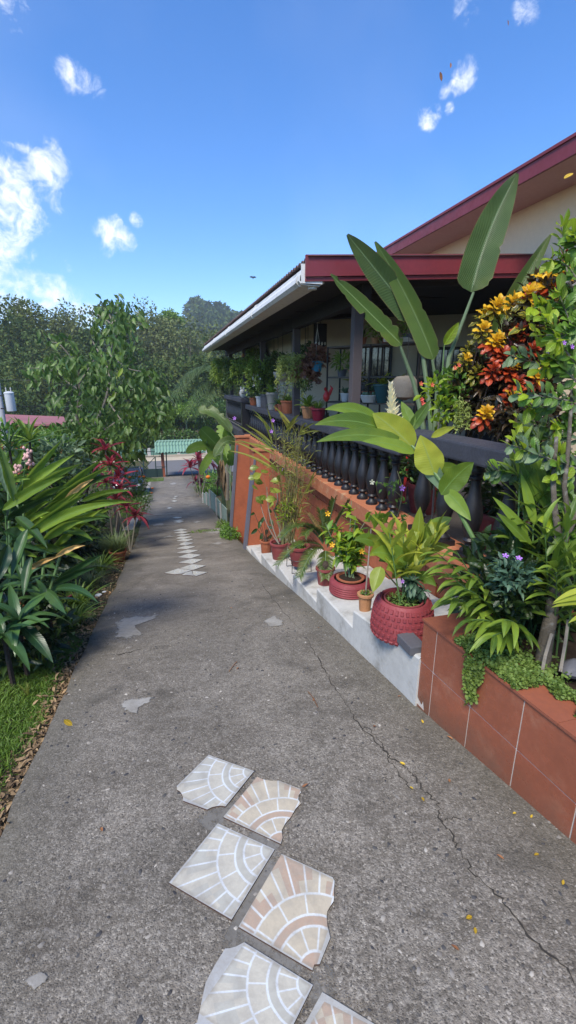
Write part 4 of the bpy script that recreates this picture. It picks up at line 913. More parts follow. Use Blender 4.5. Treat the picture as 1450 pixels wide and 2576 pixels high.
# lower bright growth behind the road wall
for i, (vx, vt, Y, cr, cz, m, lb) in enumerate([(395, 1010, 51, 2.4, 1.7, 'leaf_far_bright', 'light green bush above the hedge left of the gate roof'), (440, 985, 52, 2.6, 2.0, 'leaf_hedge', 'mid green bush above the gate roof'), (480, 1010, 50, 2.0, 1.6, 'leaf_far_bright', 'bright green bush right of the gate roof'),
        (350, 1000, 52, 2.6, 2, 'leaf_hedge', 'green bush at the left end of the road wall'), (525, 990, 50, 2.6, 2.2, 'leaf_hedge', 'green bush behind the banana plants')]):
    q = at(vx, vt, Y=Y); tree('roadside_bush', lb, (q.x, Y, -5.8), q.z+5.8, cr, cz, m, 3200, .3, .07, 'bark_dark', clumps=22, group='bushes behind the road wall', limbs=3)
hd = thing('hedge', 'clipped dark green hedge along the top of the green road wall', 'hedge', at(450, 1130, Y=48.2))
n = 9000; P = np.stack([RNG.uniform(-14, 22, n), RNG.uniform(47.6, 48.8, n), -4.75+RNG.uniform(0, 1.45, n)], 1); P[:, 2] += .25*np.sin(P[:, 0]*1.1)+.15*np.sin(P[:, 0]*2.9)
scatter('foliage', 'leaf_hedge', P, rdir(n, .3), rdir(n, 1), .26, .16, hd, 'tri', kind='stuff')
# road wall with pale posts
wl = thing('road_wall', 'low green wall with pale posts on the far side of the road', 'wall', (0, 47.3, -5.7))
for i in range(14):
    x0 = -16+2.9*i; MB().box((x0+.17, 47.25, -5.9), (x0+2.73, 47.4, -4.78)).build('panel', 'wall_green', wl); MB().box((x0-.165, 47.2, -5.9), (x0+.165, 47.45, -4.70)).build('post', 'pale_post', wl)
MB().box((-16, 47.1, -5.9), (24.5, 47.249, -5.42)).build('footing', 'kerb_tan', wl)
# ------------------------------------------------------------------ gate with tiled canopy
YG = 36.6; g7 = lambda x, y: at(345.8+.1301*x, 1094+.1301*y, Y=YG)
ca = thing('gate_canopy', 'small green tiled roof over the driveway entrance', 'canopy', g7(800, 800))
pL, pR = g7(330, 130), g7(1275, 130); eL, eR = g7(330, 300), g7(1275, 300)
Lx = pR.x-pL.x; nt_ = 16; tw = Lx/nt_; zr, ze = pL.z, eL.z
def tile_mesh():
    vs, fs = [], []
    for j in range(2):
        for i in range(9):
            a = i/8; x = (a-.5)*tw; z = .11*tw/.27*math.sin(a*6.2832-1.2)*.5; vs.append((x, (j-.5)*.62, z+(.03 if j == 0 else 0)))
    fs = [(i, i+1, i+10, i+9) for i in range(8)]; k = len(vs); vs += [(x, y, z-.025) for x, y, z in vs]
    fs += [(a+k, d+k, c+k, b+k) for a, b, c, d in fs[:]]+[(i, k+i, k+i+1, i+1) for i in range(8)]
    return MB().add(vs, fs).build('roof_tile', 'canopy_green', None, loc=(0, 0, 0), smooth=True)
o = tile_mesh(); tme = o.data; bpy.data.objects.remove(o)
sl = (zr-ze); 
for face in (-1, 1):
    for r in range(3):
        for i in range(nt_):
            o = bpy.data.objects.new('roof_tile', tme); COL.objects.link(o); o.parent = ca; ORG[o] = ORG[ca]
            f = (r+.5)/3; yy = YG+face*(1.05*(1-f) if False else 1.05*f); zz = zr-sl*f-.02*(r % 2)
            o.location = V(pL.x+tw*(i+.5), yy, zz)-ORG[ca]; o.rotation_euler = (math.atan(sl/1.05), 0, 0 if face < 0 else math.pi)
for i in range(nt_): MB().tube([(pL.x+tw*i, YG, zr-.02), (pL.x+tw*(i+1)-.01, YG, zr-.0)], [.10, .115], 8).build('ridge_tile', 'canopy_green', ca, smooth=True)
MB().box((pL.x, YG-.85, ze-.08), (pR.x, YG+.85, ze-.04)).build('ceiling', 'dark_beam', ca); MB().box((pL.x+.1, YG-.06, ze-.26), (pR.x-.1, YG+.06, ze-.06)).build('beam', 'dark_beam', ca)
bl = g7(486, 800); br = g7(546, 800)
MB().box((bl.x, YG-.12, zd(YG)-.1), (br.x, YG+.12, ze-.2)).build('post', 'brick_post', ca); xr = g7(1190, 800).x; MB().box((xr, YG-.12, zd(YG)-.1), (xr+.3, YG+.12, ze-.2)).build('post', 'brick_post', ca)
ga = thing('metal_gate', 'dark green steel gate with diagonal braces left of the brick post', 'gate', g7(240, 800))
def gb(a, b, w=.055, nm='bar', yo=-.16): p, q = g7(*a), g7(*b); p.y = q.y = YG+yo; MB().bar(p, q, w, w, (0, 1, 0)).build(nm, 'gate_green', ga)
gb((118, 350), (128, 810), .09, 'post'); gb((345, 420), (372, 810), .08, 'post'); gb((558, 330), (575, 825), .09, 'post'); gb((-330, 350), (-330, 800), .09, 'post')
gb((-330, 316), (480, 316), .05, 'rail'); gb((-330, 410), (480, 414), .035, 'rail'); gb((370, 612), (550, 610), .04, 'rail'); gb((-330, 465), (118, 465), .035, 'rail', -.13)
for x in (60, 190, 315, 435, -60, -180): gb((x, 320), (x, 410), .03, 'bar')
gb((0, 470), (358, 815), .05, 'brace', -.10); gb((335, 430), (128, 655), .05, 'brace', -.20); gb((-10, 470), (-330, 800), .05, 'brace', -.10)
p, q = g7(130, 660), g7(500, 815); MB().box((p.x, YG-.14, q.z), (q.x, YG-.12, p.z)).build('panel', 'gate_green', ga); p2 = g7(-330, 660); MB().box((p2.x, YG-.14, q.z), (p.x-.05, YG-.12, p.z)).build('panel', 'gate_green', ga)
sl_ = g7(585, 780); MB().box((sl_.x, YG-.1, zd(YG)), (g7(1150, 780).x, YG+.1, zd(YG)+.05)).build('door_sill', 'iron', None, loc=None); tag(bpy.data.objects['door_sill'], 'dark metal sill strip across the driveway at the gate', 'sill')
bpy.data.objects['door_sill'].name = 'gate_sill'
# blue drum
dc = g7(65, 850); dc.y -= 1.6; dc.z = zd(dc.y); dr = MB(); dr.lathe(dc, [(.27, 0), (.29, .03), (.29, .28), (.305, .30), (.29, .32), (.29, .58), (.305, .60), (.29, .62), (.285, .88), (.30, .90), (.29, .92), (.27, .90), (.02, .89)], 20)
tag(dr.build('barrel', 'drum_blue', None, loc=dc, smooth=True), 'blue plastic drum standing by the gate', 'barrel')
# grass verge by the gate
def grass_patch(name, label, n, xf, L, Wd, m='leaf_grass', lean=.6):
    P = np.array([xf() for _ in range(n)]); D = rdir(n)*lean; D[:, 2] = 1
    o = scatter(name, m, P, D, rdir(n), L*RNG.uniform(.5, 1.2, n), Wd, None, 'blade', bend=.25); o['kind'] = 'stuff'; tag(o, label, 'grass'); return o
def gx(x0, x1, y0, y1, dz=-.03):
    def f(): x, y = random.uniform(x0, x1), random.uniform(y0, y1); return (x, y, zground(x, y)+.01)
    return f
grass_patch('grass', 'short grass verge in front of the steel gate', 5000, gx(-3.5, -.2, 33.2, 36), .13, .02)
grass_patch('grass', 'grass strip beside the parked car', 4200, gx(-1.9, -1.0, 15.5, 23), .10, .012)
# ------------------------------------------------------------------ neighbour house, pole, wires
nh = thing('neighbour_house', 'low house with faded red roof behind the garden on the left', 'house', at(80, 1110, D=30))
def hq(vx, vy, D): return at(vx, vy, D=D)
a, b, c, d = hq(-160, 1035, 34), hq(160, 1048, 34), hq(172, 1064, 30), hq(-160, 1078, 30)
MB().prism([a, b, c, d], (0, 0, -.12)).build('roof', 'red_roof', nh)
a2, b2 = hq(-160, 1092, 30.6), hq(162, 1080, 30.6); MB().prism([V(a2.x, a2.y, a2.z+.5), V(b2.x, b2.y, b2.z+.2), V(b2.x, b2.y, zd(b2.y)-1), V(a2.x, a2.y, zd(a2.y)-1)], (.1, 3, 0)).build('wall', 'red_wall', nh)
for vx in (40, 120):
    w = hq(vx, 1094, 30.5); MB().box((w.x-.4, w.y-.05, w.z-.45), (w.x+.4, w.y+.3, w.z+.25)).build('window', 'car_glass', nh)
up_ = thing('utility_pole', 'leaning grey utility pole with a pale transformer can', 'pole', at(22, 1180, D=22))
pt, pb_ = at(-3, 985, D=22), at(24, 1170, D=22); MB().tube([pb_, pt, pt+(pt-pb_)*.35], [.15, .12, .10], 12).build('pole', 'pole_concrete', up_, smooth=True)
tb = at(30, 1033, D=21.6); MB().lathe(tb, [(.01, -.04), (.20, -.02), (.205, .0), (.205, .78), (.22, .79), (.22, .83), (.15, .88), (.02, .9)], 20).build('transformer', 'transformer_grey', up_, smooth=True)
for k in (-.1, .1): MB().lathe(tb+V(k, 0, .88), [(.02, 0), (.035, .05), (.02, .08), (.035, .13), (.015, .2)], 10).build('insulator', 'pale_post', up_, smooth=True)
MB().bar(tb+V(-.45, 0, .7), tb+V(0, 0, .7), .06).build('bracket', 'iron', up_); MB().bar(tb+V(-.45, 0, .1), tb+V(0, 0, .1), .06).build('bracket', 'iron', up_)
def wire(label, vps, r=.006, m='wire'):
    pts = [at(x, y, D=D) for x, y, D in vps]; sm = []
    for i in range(len(pts)-1):
        for k in range(6):
            t = k/6; p0, p1, p2, p3 = pts[max(0, i-1)], pts[i], pts[i+1], pts[min(len(pts)-1, i+2)]
            sm.append(.5*((2*p1)+(p2-p0)*t+(2*p0-5*p1+4*p2-p3)*t*t+(3*p1-p0-3*p2+p3)*t**3))
    sm.append(pts[-1]); return tag(MB().tube(sm, r, 5).build('overhead_wire', m, None, loc=pts[0]), label, 'wire')
wire('thin wire drooping left from the end of the gutter', [(553, 862, 14), (500, 935, 14), (455, 978, 14), (400, 1008, 14), (330, 1026, 14), (230, 1025, 14), (120, 1020, 14)], .005, 'grey_green_stem')
wire('upper dark wire crossing the far left trees', [(-40, 952, 24), (80, 958, 24), (160, 966, 25), (300, 985, 27), (420, 1010, 34)], .010)
wire('lower dark wire above the red roof', [(-40, 1018, 22), (60, 1022, 23), (200, 1030, 25), (380, 1042, 30), (520, 1050, 34)], .012)
# ------------------------------------------------------------------ parked car beyond the flowers
cx0, cy0 = -2.02, 24.2; sl0 = (zd(28)-zd(24.2))/3.8
car = thing('parked_car', 'dark blue car parked nose uphill beyond the orange flowers', 'car', (cx0, cy0+1.9, zd(cy0+1.9)))
def cp(x, l, h): return V(cx0+x, cy0+l, zd(cy0)+sl0*l+h)
secs = [(0, .62, .30, .62, .55), (.08, .76, .26, .72, .62), (.5, .82, .22, .84, .70), (1.05, .84, .22, .93, .74), (1.15, .84, .22, .95, .74), (2.4, .85, .22, .98, .76), (3.4, .84, .22, .96, .74), (3.75, .80, .26, .90, .68), (3.85, .70, .32, .80, .6)]
vs, fs = [], []
for l, w, z0, z1, wt in secs:
    vs += [cp(x, l, z) for x, z in ((-w, z0), (-w*1.02, (z0+z1)*.5), (-w, z1-.10), (-wt, z1), (wt, z1), (w, z1-.10), (w*1.02, (z0+z1)*.5), (w, z0))]
for i in range(len(secs)-1): fs += [[i*8+j, i*8+(j+1) % 8, i*8+8+(j+1) % 8, i*8+8+j] for j in range(8)]
fs += [list(range(8)), list(range(64, 72))[::-1]]
MB().add(vs, fs).build('body', 'car_paint', car, smooth=True)
cab = [(1.05, .70, .94), (1.75, .60, 1.42), (3.05, .60, 1.44), (3.7, .68, .95)]
rf = MB().add([cp(x, l, h) for l, w, h in cab for x in (-w, w)], [(2, 3, 5, 4)]).build('roof', 'car_paint', car)
MB().add([cp(-.66, 1.08, .955), cp(.66, 1.08, .955), cp(.56, 1.73, 1.40), cp(-.56, 1.73, 1.40)], [(0, 1, 2, 3)]).build('windscreen', 'car_glass', car)
MB().add([cp(-.66, 3.66, .97), cp(.66, 3.66, .97), cp(.56, 3.07, 1.42), cp(-.56, 3.07, 1.42)], [(3, 2, 1, 0)]).build('rear_window', 'car_glass', car)
for s in (-1, 1):
    MB().add([cp(s*.70, 1.1, .95), cp(s*.68, 3.65, .96), cp(s*.60, 3.05, 1.43), cp(s*.60, 1.75, 1.41)], [(0, 1, 2, 3)]).build('side_window', 'car_glass', car)
    MB().bar(cp(s*.69, 1.06, .95), cp(s*.59, 1.75, 1.43), .06).build('pillar', 'car_paint', car); MB().bar(cp(s*.69, 3.68, .95), cp(s*.59, 3.05, 1.44), .07).build('pillar', 'car_paint', car)
    MB().lathe(cp(s*.58, .06, .56), [(.02, -.09), (.10, -.07), (.13, 0), (.10, .07), (.02, .09)], 14).build('headlight', 'lamp_glass', car, smooth=True)
    MB().add(*box_vf(cp(s*.90-.08, 1.2, .94), cp(s*.90+.08, 1.28, 1.06))).build('mirror', 'car_paint', car, bevel=.02)
    for l in (.72, 3.1):
        c = cp(s*.74, l, .29); m_ = MB(); ring = [(.20, -.09), (.28, -.08), (.295, 0), (.28, .08), (.20, .09)]; vv, ff = [], []
        for r, zz in ring: vv += [c+V(zz, r*math.cos(6.2832*j/20), r*math.sin(6.2832*j/20)) for j in range(20)]
        for i in range(4): ff += [[i*20+j, i*20+(j+1) % 20, i*20+20+(j+1) % 20, i*20+20+j] for j in range(20)]
        wh = m_.add(vv, ff).build('wheel', 'tyre_black', car, smooth=True); MB().tube([c-V(.07, 0, 0), c+V(.07, 0, 0)], .2, 14).build('rim', 'chrome', wh, smooth=True)
MB().add(*box_vf(cp(-.36, -.03, .42), cp(.36, .03, .62))).build('grille', 'iron', car); MB().add(*box_vf(cp(-.26, -.06, .34), cp(.26, -.035, .46))).build('number_plate', 'white_china', car); MB().add(*box_vf(cp(-.76, -.06, .22), cp(.76, .1, .40))).build('bumper', 'car_paint', car, bevel=.03)
# ------------------------------------------------------------------ left garden
def GZ(x, y): return V(x, y, zground(x, y))
# lawn and leaf litter along the drive
def lawn():
    x = edge_l(2)-.04-abs(random.gauss(0, 1))*.7; y = random.uniform(.5, 4.1); return (x, y, zground(x, y)+.005)
n = 36000; P = np.array([lawn() for _ in range(n)]); keep = (P[:, 0] < -.90+.05*np.sin(P[:, 1]*5)+RNG.normal(0, .04, n)); P = P[keep]; n = len(P)
D = rdir(n)*.75; D[:, 2] = .8
o = scatter('lawn', 'leaf_grass', P, D, rdir(n), .055*RNG.uniform(.5, 1.4, n), .006, None, 'blade', bend=.3); o['kind'] = 'stuff'; tag(o, 'short green lawn at the lower left beside the drive', 'grass')
def litter():
    y = random.uniform(.3, 12) if random.random() < .5 else random.uniform(.3, 5); x = edge_l(y)-.0-abs(random.gauss(0, .075 if y < 3.6 else .14)); return (x, y, zground(x, y)+random.uniform(.008, .03))
n = 3000; P = np.array([litter() for _ in range(n)]); D = rdir(n); D[:, 2] *= .25; s = RNG.uniform(.25, 1, n)**2
o = scatter('leaf_litter', 'leaf_litter', P, D, rdir(n, 2.5), .010+.055*s, .004+.018*s, None, 'leaf', bend=-.1); o['kind'] = 'stuff'; tag(o, 'dry brown leaf litter along the left edge of the drive', 'leaf litter')
# dark undergrowth behind the ginger
ug = thing('undergrowth', 'dense dark undergrowth filling the bed behind the big ginger', 'shrub', GZ(-2.4, 6))
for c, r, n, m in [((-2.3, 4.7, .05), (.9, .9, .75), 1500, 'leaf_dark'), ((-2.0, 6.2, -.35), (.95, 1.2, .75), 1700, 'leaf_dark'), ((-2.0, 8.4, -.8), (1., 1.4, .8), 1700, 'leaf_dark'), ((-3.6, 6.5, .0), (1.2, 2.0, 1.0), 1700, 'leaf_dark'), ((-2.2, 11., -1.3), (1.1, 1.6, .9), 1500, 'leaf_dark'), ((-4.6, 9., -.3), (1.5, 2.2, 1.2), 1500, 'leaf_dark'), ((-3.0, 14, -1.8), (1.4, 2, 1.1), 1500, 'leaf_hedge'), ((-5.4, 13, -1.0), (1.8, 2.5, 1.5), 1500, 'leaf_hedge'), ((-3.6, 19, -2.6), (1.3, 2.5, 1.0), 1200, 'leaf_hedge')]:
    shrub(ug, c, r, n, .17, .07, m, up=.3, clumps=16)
# shell ginger: leaves traced one by one, plus stems and fill
gi = thing('shell_ginger', 'tall ginger clump with long arching leaves at the left edge', 'plant', GZ(-1.75, 4.1))
GL = [((39, 1250), (188, 1143), 26, 4.0, 3.6, 6, 'leaf_ginger'), ((45, 1235), (155, 1108), 24, 4.2, 3.9, 4, 'leaf_ginger'), ((30, 1262), (209, 1165), 26, 3.9, 3.5, 10, 'leaf_ginger'), ((76, 1222), (185, 1176), 18, 4.1, 3.8, 8, 'leaf_ginger'),
 ((136, 1250), (255, 1157), 24, 4.2, 3.8, 5, 'leaf_ginger'), ((130, 1262), (275, 1174), 24, 4.0, 3.6, 7, 'leaf_ginger'), ((6, 1284), (163, 1198), 30, 3.8, 3.5, 6, 'leaf_ginger'), ((0, 1315), (149, 1240), 24, 4.0, 3.7, 8, 'leaf_ginger_dark'),
 ((60, 1350), (220, 1240), 30, 3.8, 3.4, 8, 'leaf_ginger'), ((56, 1362), (304, 1266), 32, 3.8, 3.3, 22, 'leaf_ginger'), ((118, 1335), (268, 1303), 26, 3.7, 3.4, 12, 'leaf_ginger'), ((108, 1360), (214, 1310), 30, 3.7, 3.4, 14, 'leaf_ginger'),
 ((205, 1262), (328, 1234), 20, 4.1, 3.7, 6, 'leaf_ginger'), ((200, 1272), (338, 1264), 18, 4.1, 3.6, 8, 'leaf_ginger'), ((35, 1262), (-8, 1108), 30, 3.7, 3.6, 0, 'leaf_ginger'), ((150, 1340), (234, 1360), 24, 3.9, 3.6, 12, 'leaf_ginger'),
 ((140, 1462), (260, 1394), 24, 3.8, 3.5, 6, 'leaf_ginger_dark'), ((133, 1470), (242, 1428), 24, 3.8, 3.5, 8, 'leaf_ginger_dark'), ((140, 1482), (248, 1517), 24, 3.7, 3.4, 16, 'leaf_dracaena'), ((118, 1486), (167, 1545), 34, 3.6, 3.4, 8, 'leaf_dracaena'), ((90, 1412), (145, 1432), 34, 3.8, 3.6, 10, 'leaf_ginger_dark'),
 ((20, 1230), (60, 1130), 26, 4.1, 4.0, 0, 'leaf_ginger'), ((0, 1220), (78, 1205), 22, 3.9, 3.7, 10, 'leaf_ginger'), ((70, 1330), (30, 1450), 34, 3.6, 3.5, 0, 'leaf_ginger_dark'), ((20, 1370), (-10, 1470), 36, 3.5, 3.4, 0, 'leaf_ginger_dark'), ((50, 1360), (10, 1340), 40, 3.6, 3.5, 6, 'leaf_ginger_dark'),
 ((80, 1400), (60, 1500), 30, 3.6, 3.5, 0, 'leaf_ginger_dark'), ((40, 1300), (120, 1380), 30, 3.8, 3.6, 6, 'leaf_ginger_dark'), ((0, 1150), (18, 1240), 22, 3.8, 3.8, 0, 'leaf_shrub_blue'), ((15, 1190), (48, 1280), 22, 3.9, 3.8, 0, 'leaf_shrub_blue'), ((110, 1290), (205, 1235), 22, 4.2, 3.9, 8, 'leaf_ginger'), ((170, 1300), (290, 1240), 20, 4.2, 3.8, 8, 'leaf_ginger_dark')]
for i, (b, t, w, d0, d1, sag, m) in enumerate(GL): vleaf(gi, b, t, w*.84, d0, d1, m, 'lance', sag, .55 if i % 3 else -.3, .7, seed=i, wave=.14)
for i in range(26):
    b = (random.uniform(-10, 150), random.uniform(1230, 1400)); a = random.uniform(-.75, .35); l = random.uniform(90, 170)
    vleaf(gi, b, (b[0]+l*math.cos(a), b[1]+l*math.sin(a)), random.uniform(14, 22), 4.1+random.uniform(-.2, .3), 3.8+random.uniform(-.2, .3), 'leaf_ginger' if random.random() < .6 else 'leaf_ginger_dark', 'lance', random.uniform(4, 18), random.uniform(-.4, .7), .7, seed=i, wave=.15)
for b, t in (((30, 1560), (20, 1180)), ((60, 1560), (60, 1230)), ((95, 1560), (130, 1250)), ((110, 1540), (190, 1270)), ((40, 1560), (60, 1350)), ((-20, 1560), (-30, 1150))):
    stem(gi, at(*b, D=4.0), at(*t, D=4.05), .018, .010, 'green_stem', (0, 0, .0))
gingers(gi, [(GZ(-1.9, 4.2), V(-2.0, 4.4, 1.0), (0, 0, 0)), (GZ(-1.7, 4.5), V(-1.6, 4.6, .85), (0, 0, 0)), (GZ(-2.2, 3.9), V(-2.5, 3.9, 1.05), (0, 0, 0)), (GZ(-2.2, 4.8), V(-2.2, 5.0, 1.1), (0, 0, 0)), (GZ(-1.5, 4.3), V(-1.35, 4.2, .55), (0, 0, 0))], 'gin_fill', 'leaf_ginger_dark', .5, .085, 12, .1, .014)
for b, t, m in (((60, 1440), (150, 1400), 'leaf_cycad_dry'), ((140, 1400), (215, 1372), 'leaf_cycad_dry'), ((20, 1500), (75, 1545), 'leaf_fallen_brown'), ((100, 1300), (190, 1330), 'leaf_lime'), ((160, 1260), (236, 1205), 'leaf_cycad_dry')): vleaf(gi, b, t, 14, 3.75, 3.6, m, 'lance', 8, .4, .9, seed=b[0], wave=.3)
fl = MB()
for i in range(26):
    p = at(68+random.gauss(0, 6), 1152+random.gauss(0, 9), D=3.85+random.uniform(-.05, .05)); r = .016; fl.lathe(p, [(.003, -r), (r*.8, -r*.3), (r*.8, r*.3), (.003, r)], 7)
fl.build('flower_cluster', 'pink_flower', gi, smooth=True); fl = MB()
for i in range(16):
    p = at(46+random.gauss(0, 6), 1178+random.gauss(0, 5), D=3.85+random.uniform(-.05, .05)); r = .015; fl.lathe(p, [(.003, -r), (r*.8, -r*.3), (r*.8, r*.3), (.003, r)], 7)
fl.build('flower_cluster', 'pink_flower', gi, smooth=True); stem(gi, at(52, 1260, D=3.9), at(68, 1140, D=3.85), .006, .004)
# dark broad-leaved rosettes at the foot
ROS = [((46, 1567), 3.35, 15, .42, .085, 'dark green broad rosette plant low at the left, nearest the lawn'), ((-5, 1500), 3.6, 13, .42, .09, 'dark rosette plant cut by the left edge'), ((120, 1520), 3.75, 12, .36, .075, 'dark rosette plant nearest the litter strip'), ((60, 1470), 3.9, 12, .40, .08, 'dark rosette plant under the ginger stems'), ((10, 1600), 3.2, 12, .34, .075, 'lowest dark rosette plant at the left edge')]
for (vx, vy), D, n, L, w, lb in ROS:
    p = at(vx, vy, D=D); b = GZ(p.x, p.y); t = thing('dracaena', lb, 'plant', b, 'dark rosette plants under the ginger'); stem(t, b-V(0, 0, .05), p, .02, .018, 'bark_dark', n=3); rosette(t, p, n, L, w, 'ros_dark', 'leaf_dracaena', 'strap', (-25, 70), .55, .3)
shrub(ug, at(30, 1600, D=3.6), (.45, .35, .25), 500, .13, .05, 'leaf_dark')
sp = thing('seedling', 'small pale seedling standing in the lawn by the dark rosettes', 'plant', GZ(*at(52, 1652, D=3.1)[:2])); blades(sp, ORG[sp], 7, .17, .014, 'leaf_reed', .4, .01, .3, 'leaf', None)
# red cordyline
def cordy(lb, vx, vy, D, n, L, m='leaf_cordyline', key='cord', heads=((0, 0, 0),)):
    p = at(vx, vy, D=D); b = GZ(p.x, p.y); t = thing('cordyline', lb, 'plant', b, 'red cordylines')
    for dx, dy, dz in heads:
        h = p+V(dx, dy, dz); stem(t, b-V(0, 0, .05), h, .02, .014, 'bark_pale', n=5); rosette(t, h, n, L, L*.19, key, m, 'strap', (-10, 85), .5, .3)
    return t
cordy('tall crimson cordyline rising above the lemongrass on the left', 278, 1165, 10.5, 16, .5, heads=((0, 0, -.05), (-.1, .2, .28), (.15, -.1, -.35)))
cordy('crimson cordyline low beside the ginger tips', 268, 1215, 9.5, 15, .45, heads=((0, 0, 0), (.25, .1, -.2)))
cordy('dark purple cordyline hanging over the left kerb of the drive', 318, 1278, 9.2, 16, .42, 'leaf_cordyline_dark', 'cordd', ((0, 0, 0), (.18, -.2, -.15), (-.2, .2, .12)))
cordy('purple cordyline right of the far drive, beside the banana', 500, 1160, 21, 16, .75, 'leaf_cordyline', 'cord2', ((0, 0, 0), (.5, .2, -.15), (-.4, 0, -.3)))
cordy('dark red cordyline near the ground on the right of the far drive', 492, 1212, 22, 14, .55, 'leaf_cordyline_dark', 'cordd2', ((0, 0, 0), (.3, .1, -.1)))
# lemongrass in terracotta
def potted(name, lb, cat, c, rt, rb, h, m, group=None, flutes=0, rim=.012): t = thing(name, lb, cat, c, group); return t, pot(t, c, rt, rb, h, m, rim, flutes=flutes)
c = gnd(308, 1408); c = GZ(c.x-.06, c.y); t, s = potted('lemongrass', 'lemongrass clump in a tilted terracotta pot by the left kerb', 'potted plant', c+V(0, 0, .02), .15, .10, .22, 'terracotta'); blades(t, s, 230, .62, .011, 'leaf_lemongrass', .75, .12, .42)
t = thing('lemongrass', 'larger lemongrass clump just behind the terracotta pot', 'plant', GZ(-1.1, 8.5)); blades(t, ORG[t], 260, .75, .012, 'leaf_lemongrass', .6, .16, .4)
t = thing('lemongrass', 'lemongrass tuft between the dark rosettes and the potted clump', 'plant', GZ(-1.15, 6.4)); blades(t, ORG[t], 150, .45, .01, 'leaf_lemongrass', .8, .14, .5)
c = GZ(-1.35, 5.5); t, s = potted('flower_pot', 'low terracotta bowl under the ginger leaves at the left', 'potted plant', c, .2, .14, .16, 'maroon_pot'); shrub(t, s+V(0, 0, .12), (.2, .2, .14), 160, .09, .04, 'leaf_ginger_dark')
def cycad_small(lb, c, n, L, m='leaf_cycad'):
    t = thing('cycad', lb, 'plant', c, 'cycads')
    for i in range(n):
        a = 6.283*i/n+random.uniform(-.2, .2); e = random.uniform(.15, .7); d = V(math.cos(a), math.sin(a), 0); pts = [Vector(c)+d*(L*v)+V(0, 0, L*(e*v-.55*v*v)+.04) for v in [k/26 for k in range(27)]]
        frond_pts(t, pts, .10, m, .007)
    return t
cycad_small('low cycad with brownish fronds between ginger and lemongrass', GZ(-1.35, 6.9)+V(0, 0, .12), 9, .55)
# small bright hedge, marigolds, extra leafy fill
bh = thing('bright_bush', 'bright green bush beside the blue drum', 'shrub', GZ(-3.0, 31)); shrub(bh, (-3.3, 31.5, -4.6), (1.3, 1.6, 1.1), 2600, .16, .09, 'leaf_far_bright', clumps=20)
mg = thing('marigold', 'orange marigolds in feathery leaves in front of the car', 'flowers', GZ(-1.25, 13.5)); mc = at(335, 1222, D=13.2)
shrub(mg, mc, (.42, .5, .42), 900, .09, .02, 'leaf_grass', stems=5); shrub(mg, V(mc.x, mc.y, mc.z-.5), (.5, .6, .45), 700, .10, .025, 'leaf_grass', stems=5); m2_ = gnd(372, 1262); shrub(mg, m2_+V(0, 0, .25), (.25, .3, .25), 350, .08, .015, 'leaf_grass')
for vx, vy, D in ((345, 1185, 13), (352, 1199, 13), (384, 1228, 15.6), (382, 1240, 15.5), (362, 1199, 13), (327, 1200, 12.8), (318, 1215, 12.8)):
    p = at(vx, vy, D=D); f = MB(); f.lathe(p, [(.01, -.03), (.045, -.01), (.05, .01), (.025, .025), (.005, .03)], 10); f.build('flower', 'orange_flower', mg, smooth=True); stem(mg, p, p+V(0, .05, -.28), .004, .004, n=3)
lf = thing('mixed_shrub', 'mixed leafy shrub with pale and green leaves left of the cordylines', 'shrub', GZ(-3.6, 9.5))
for c, r, n, L, m in [((-3.4, 9.3, .0), (.9, 1.0, .6), 420, .2, 'leaf_shrub_blue'), ((-2.9, 8.2, .05), (.7, .8, .5), 380, .17, 'leaf_shrub'), ((-4.6, 8.6, .35), (.9, .9, .7), 420, .22, 'leaf_tree'), ((-2.4, 10.2, -.4), (.7, .9, .6), 420, .17, 'leaf_shrub'), ((-4.0, 7.2, .5), (.6, .7, .5), 260, .2, 'leaf_shrub')]: shrub(lf, c, r, n, L, L*.42, m, stems=4)
for (vx, vy), D, r, n, L, m in [((175, 1118), 11, (.8, .7, .5), 480, .2, 'leaf_tree'), ((105, 1128), 9.5, (.6, .6, .42), 420, .18, 'leaf_shrub'), ((228, 1135), 12, (.7, .7, .55), 450, .2, 'leaf_shrub'), ((150, 1150), 9, (.6, .6, .4), 380, .17, 'leaf_shrub_blue'), ((30, 1120), 9, (.5, .6, .45), 360, .18, 'leaf_shrub')]: shrub(lf, at(vx, vy, D=D), r, n, L, L*.42, m, stems=3)
for i, (x, y, n, L, lb) in enumerate([(-1.05, 4.6, 90, .42, 'strappy green tuft at the kerb under the ginger tips'), (-1.12, 5.3, 110, .5, 'strappy green tuft left of the white shards'), (-1.15, 7.3, 120, .55, 'strappy green tuft just before the terracotta pot'), (-1.3, 9.6, 120, .6, 'strappy green tuft below the purple cordyline')]):
    t = thing('strap_tuft', lb, 'plant', GZ(x, y), 'strappy tufts along the left kerb'); blades(t, ORG[t], n, L, .028, 'leaf_ginger', .75, .10, .5)
# spiky plants by the pole (pandanus-like)
t = thing('spiky_plant', 'spiky narrow-leaved plant in front of the leaning pole', 'plant', at(25, 1150, D=7.5)); rosette(t, at(25, 1135, D=7.5), 22, .75, .04, 'spiky', 'leaf_ginger_dark', 'strap', (5, 80), .35, .4); stem(t, GZ(*at(25, 1150, D=7.5)[:2]), at(25, 1135, D=7.5), .03, .02, 'bark_dark', n=3)
t = thing('spiky_plant', 'second spiky plant with banana-like leaf right of the pole', 'plant', at(75, 1150, D=8)); rosette(t, at(75, 1110, D=8), 18, .7, .06, 'spiky2', 'leaf_ginger', 'strap', (5, 80), .35, .4); stem(t, GZ(*at(75, 1150, D=8)[:2]), at(75, 1110, D=8), .03, .02, 'bark_dark', n=3)
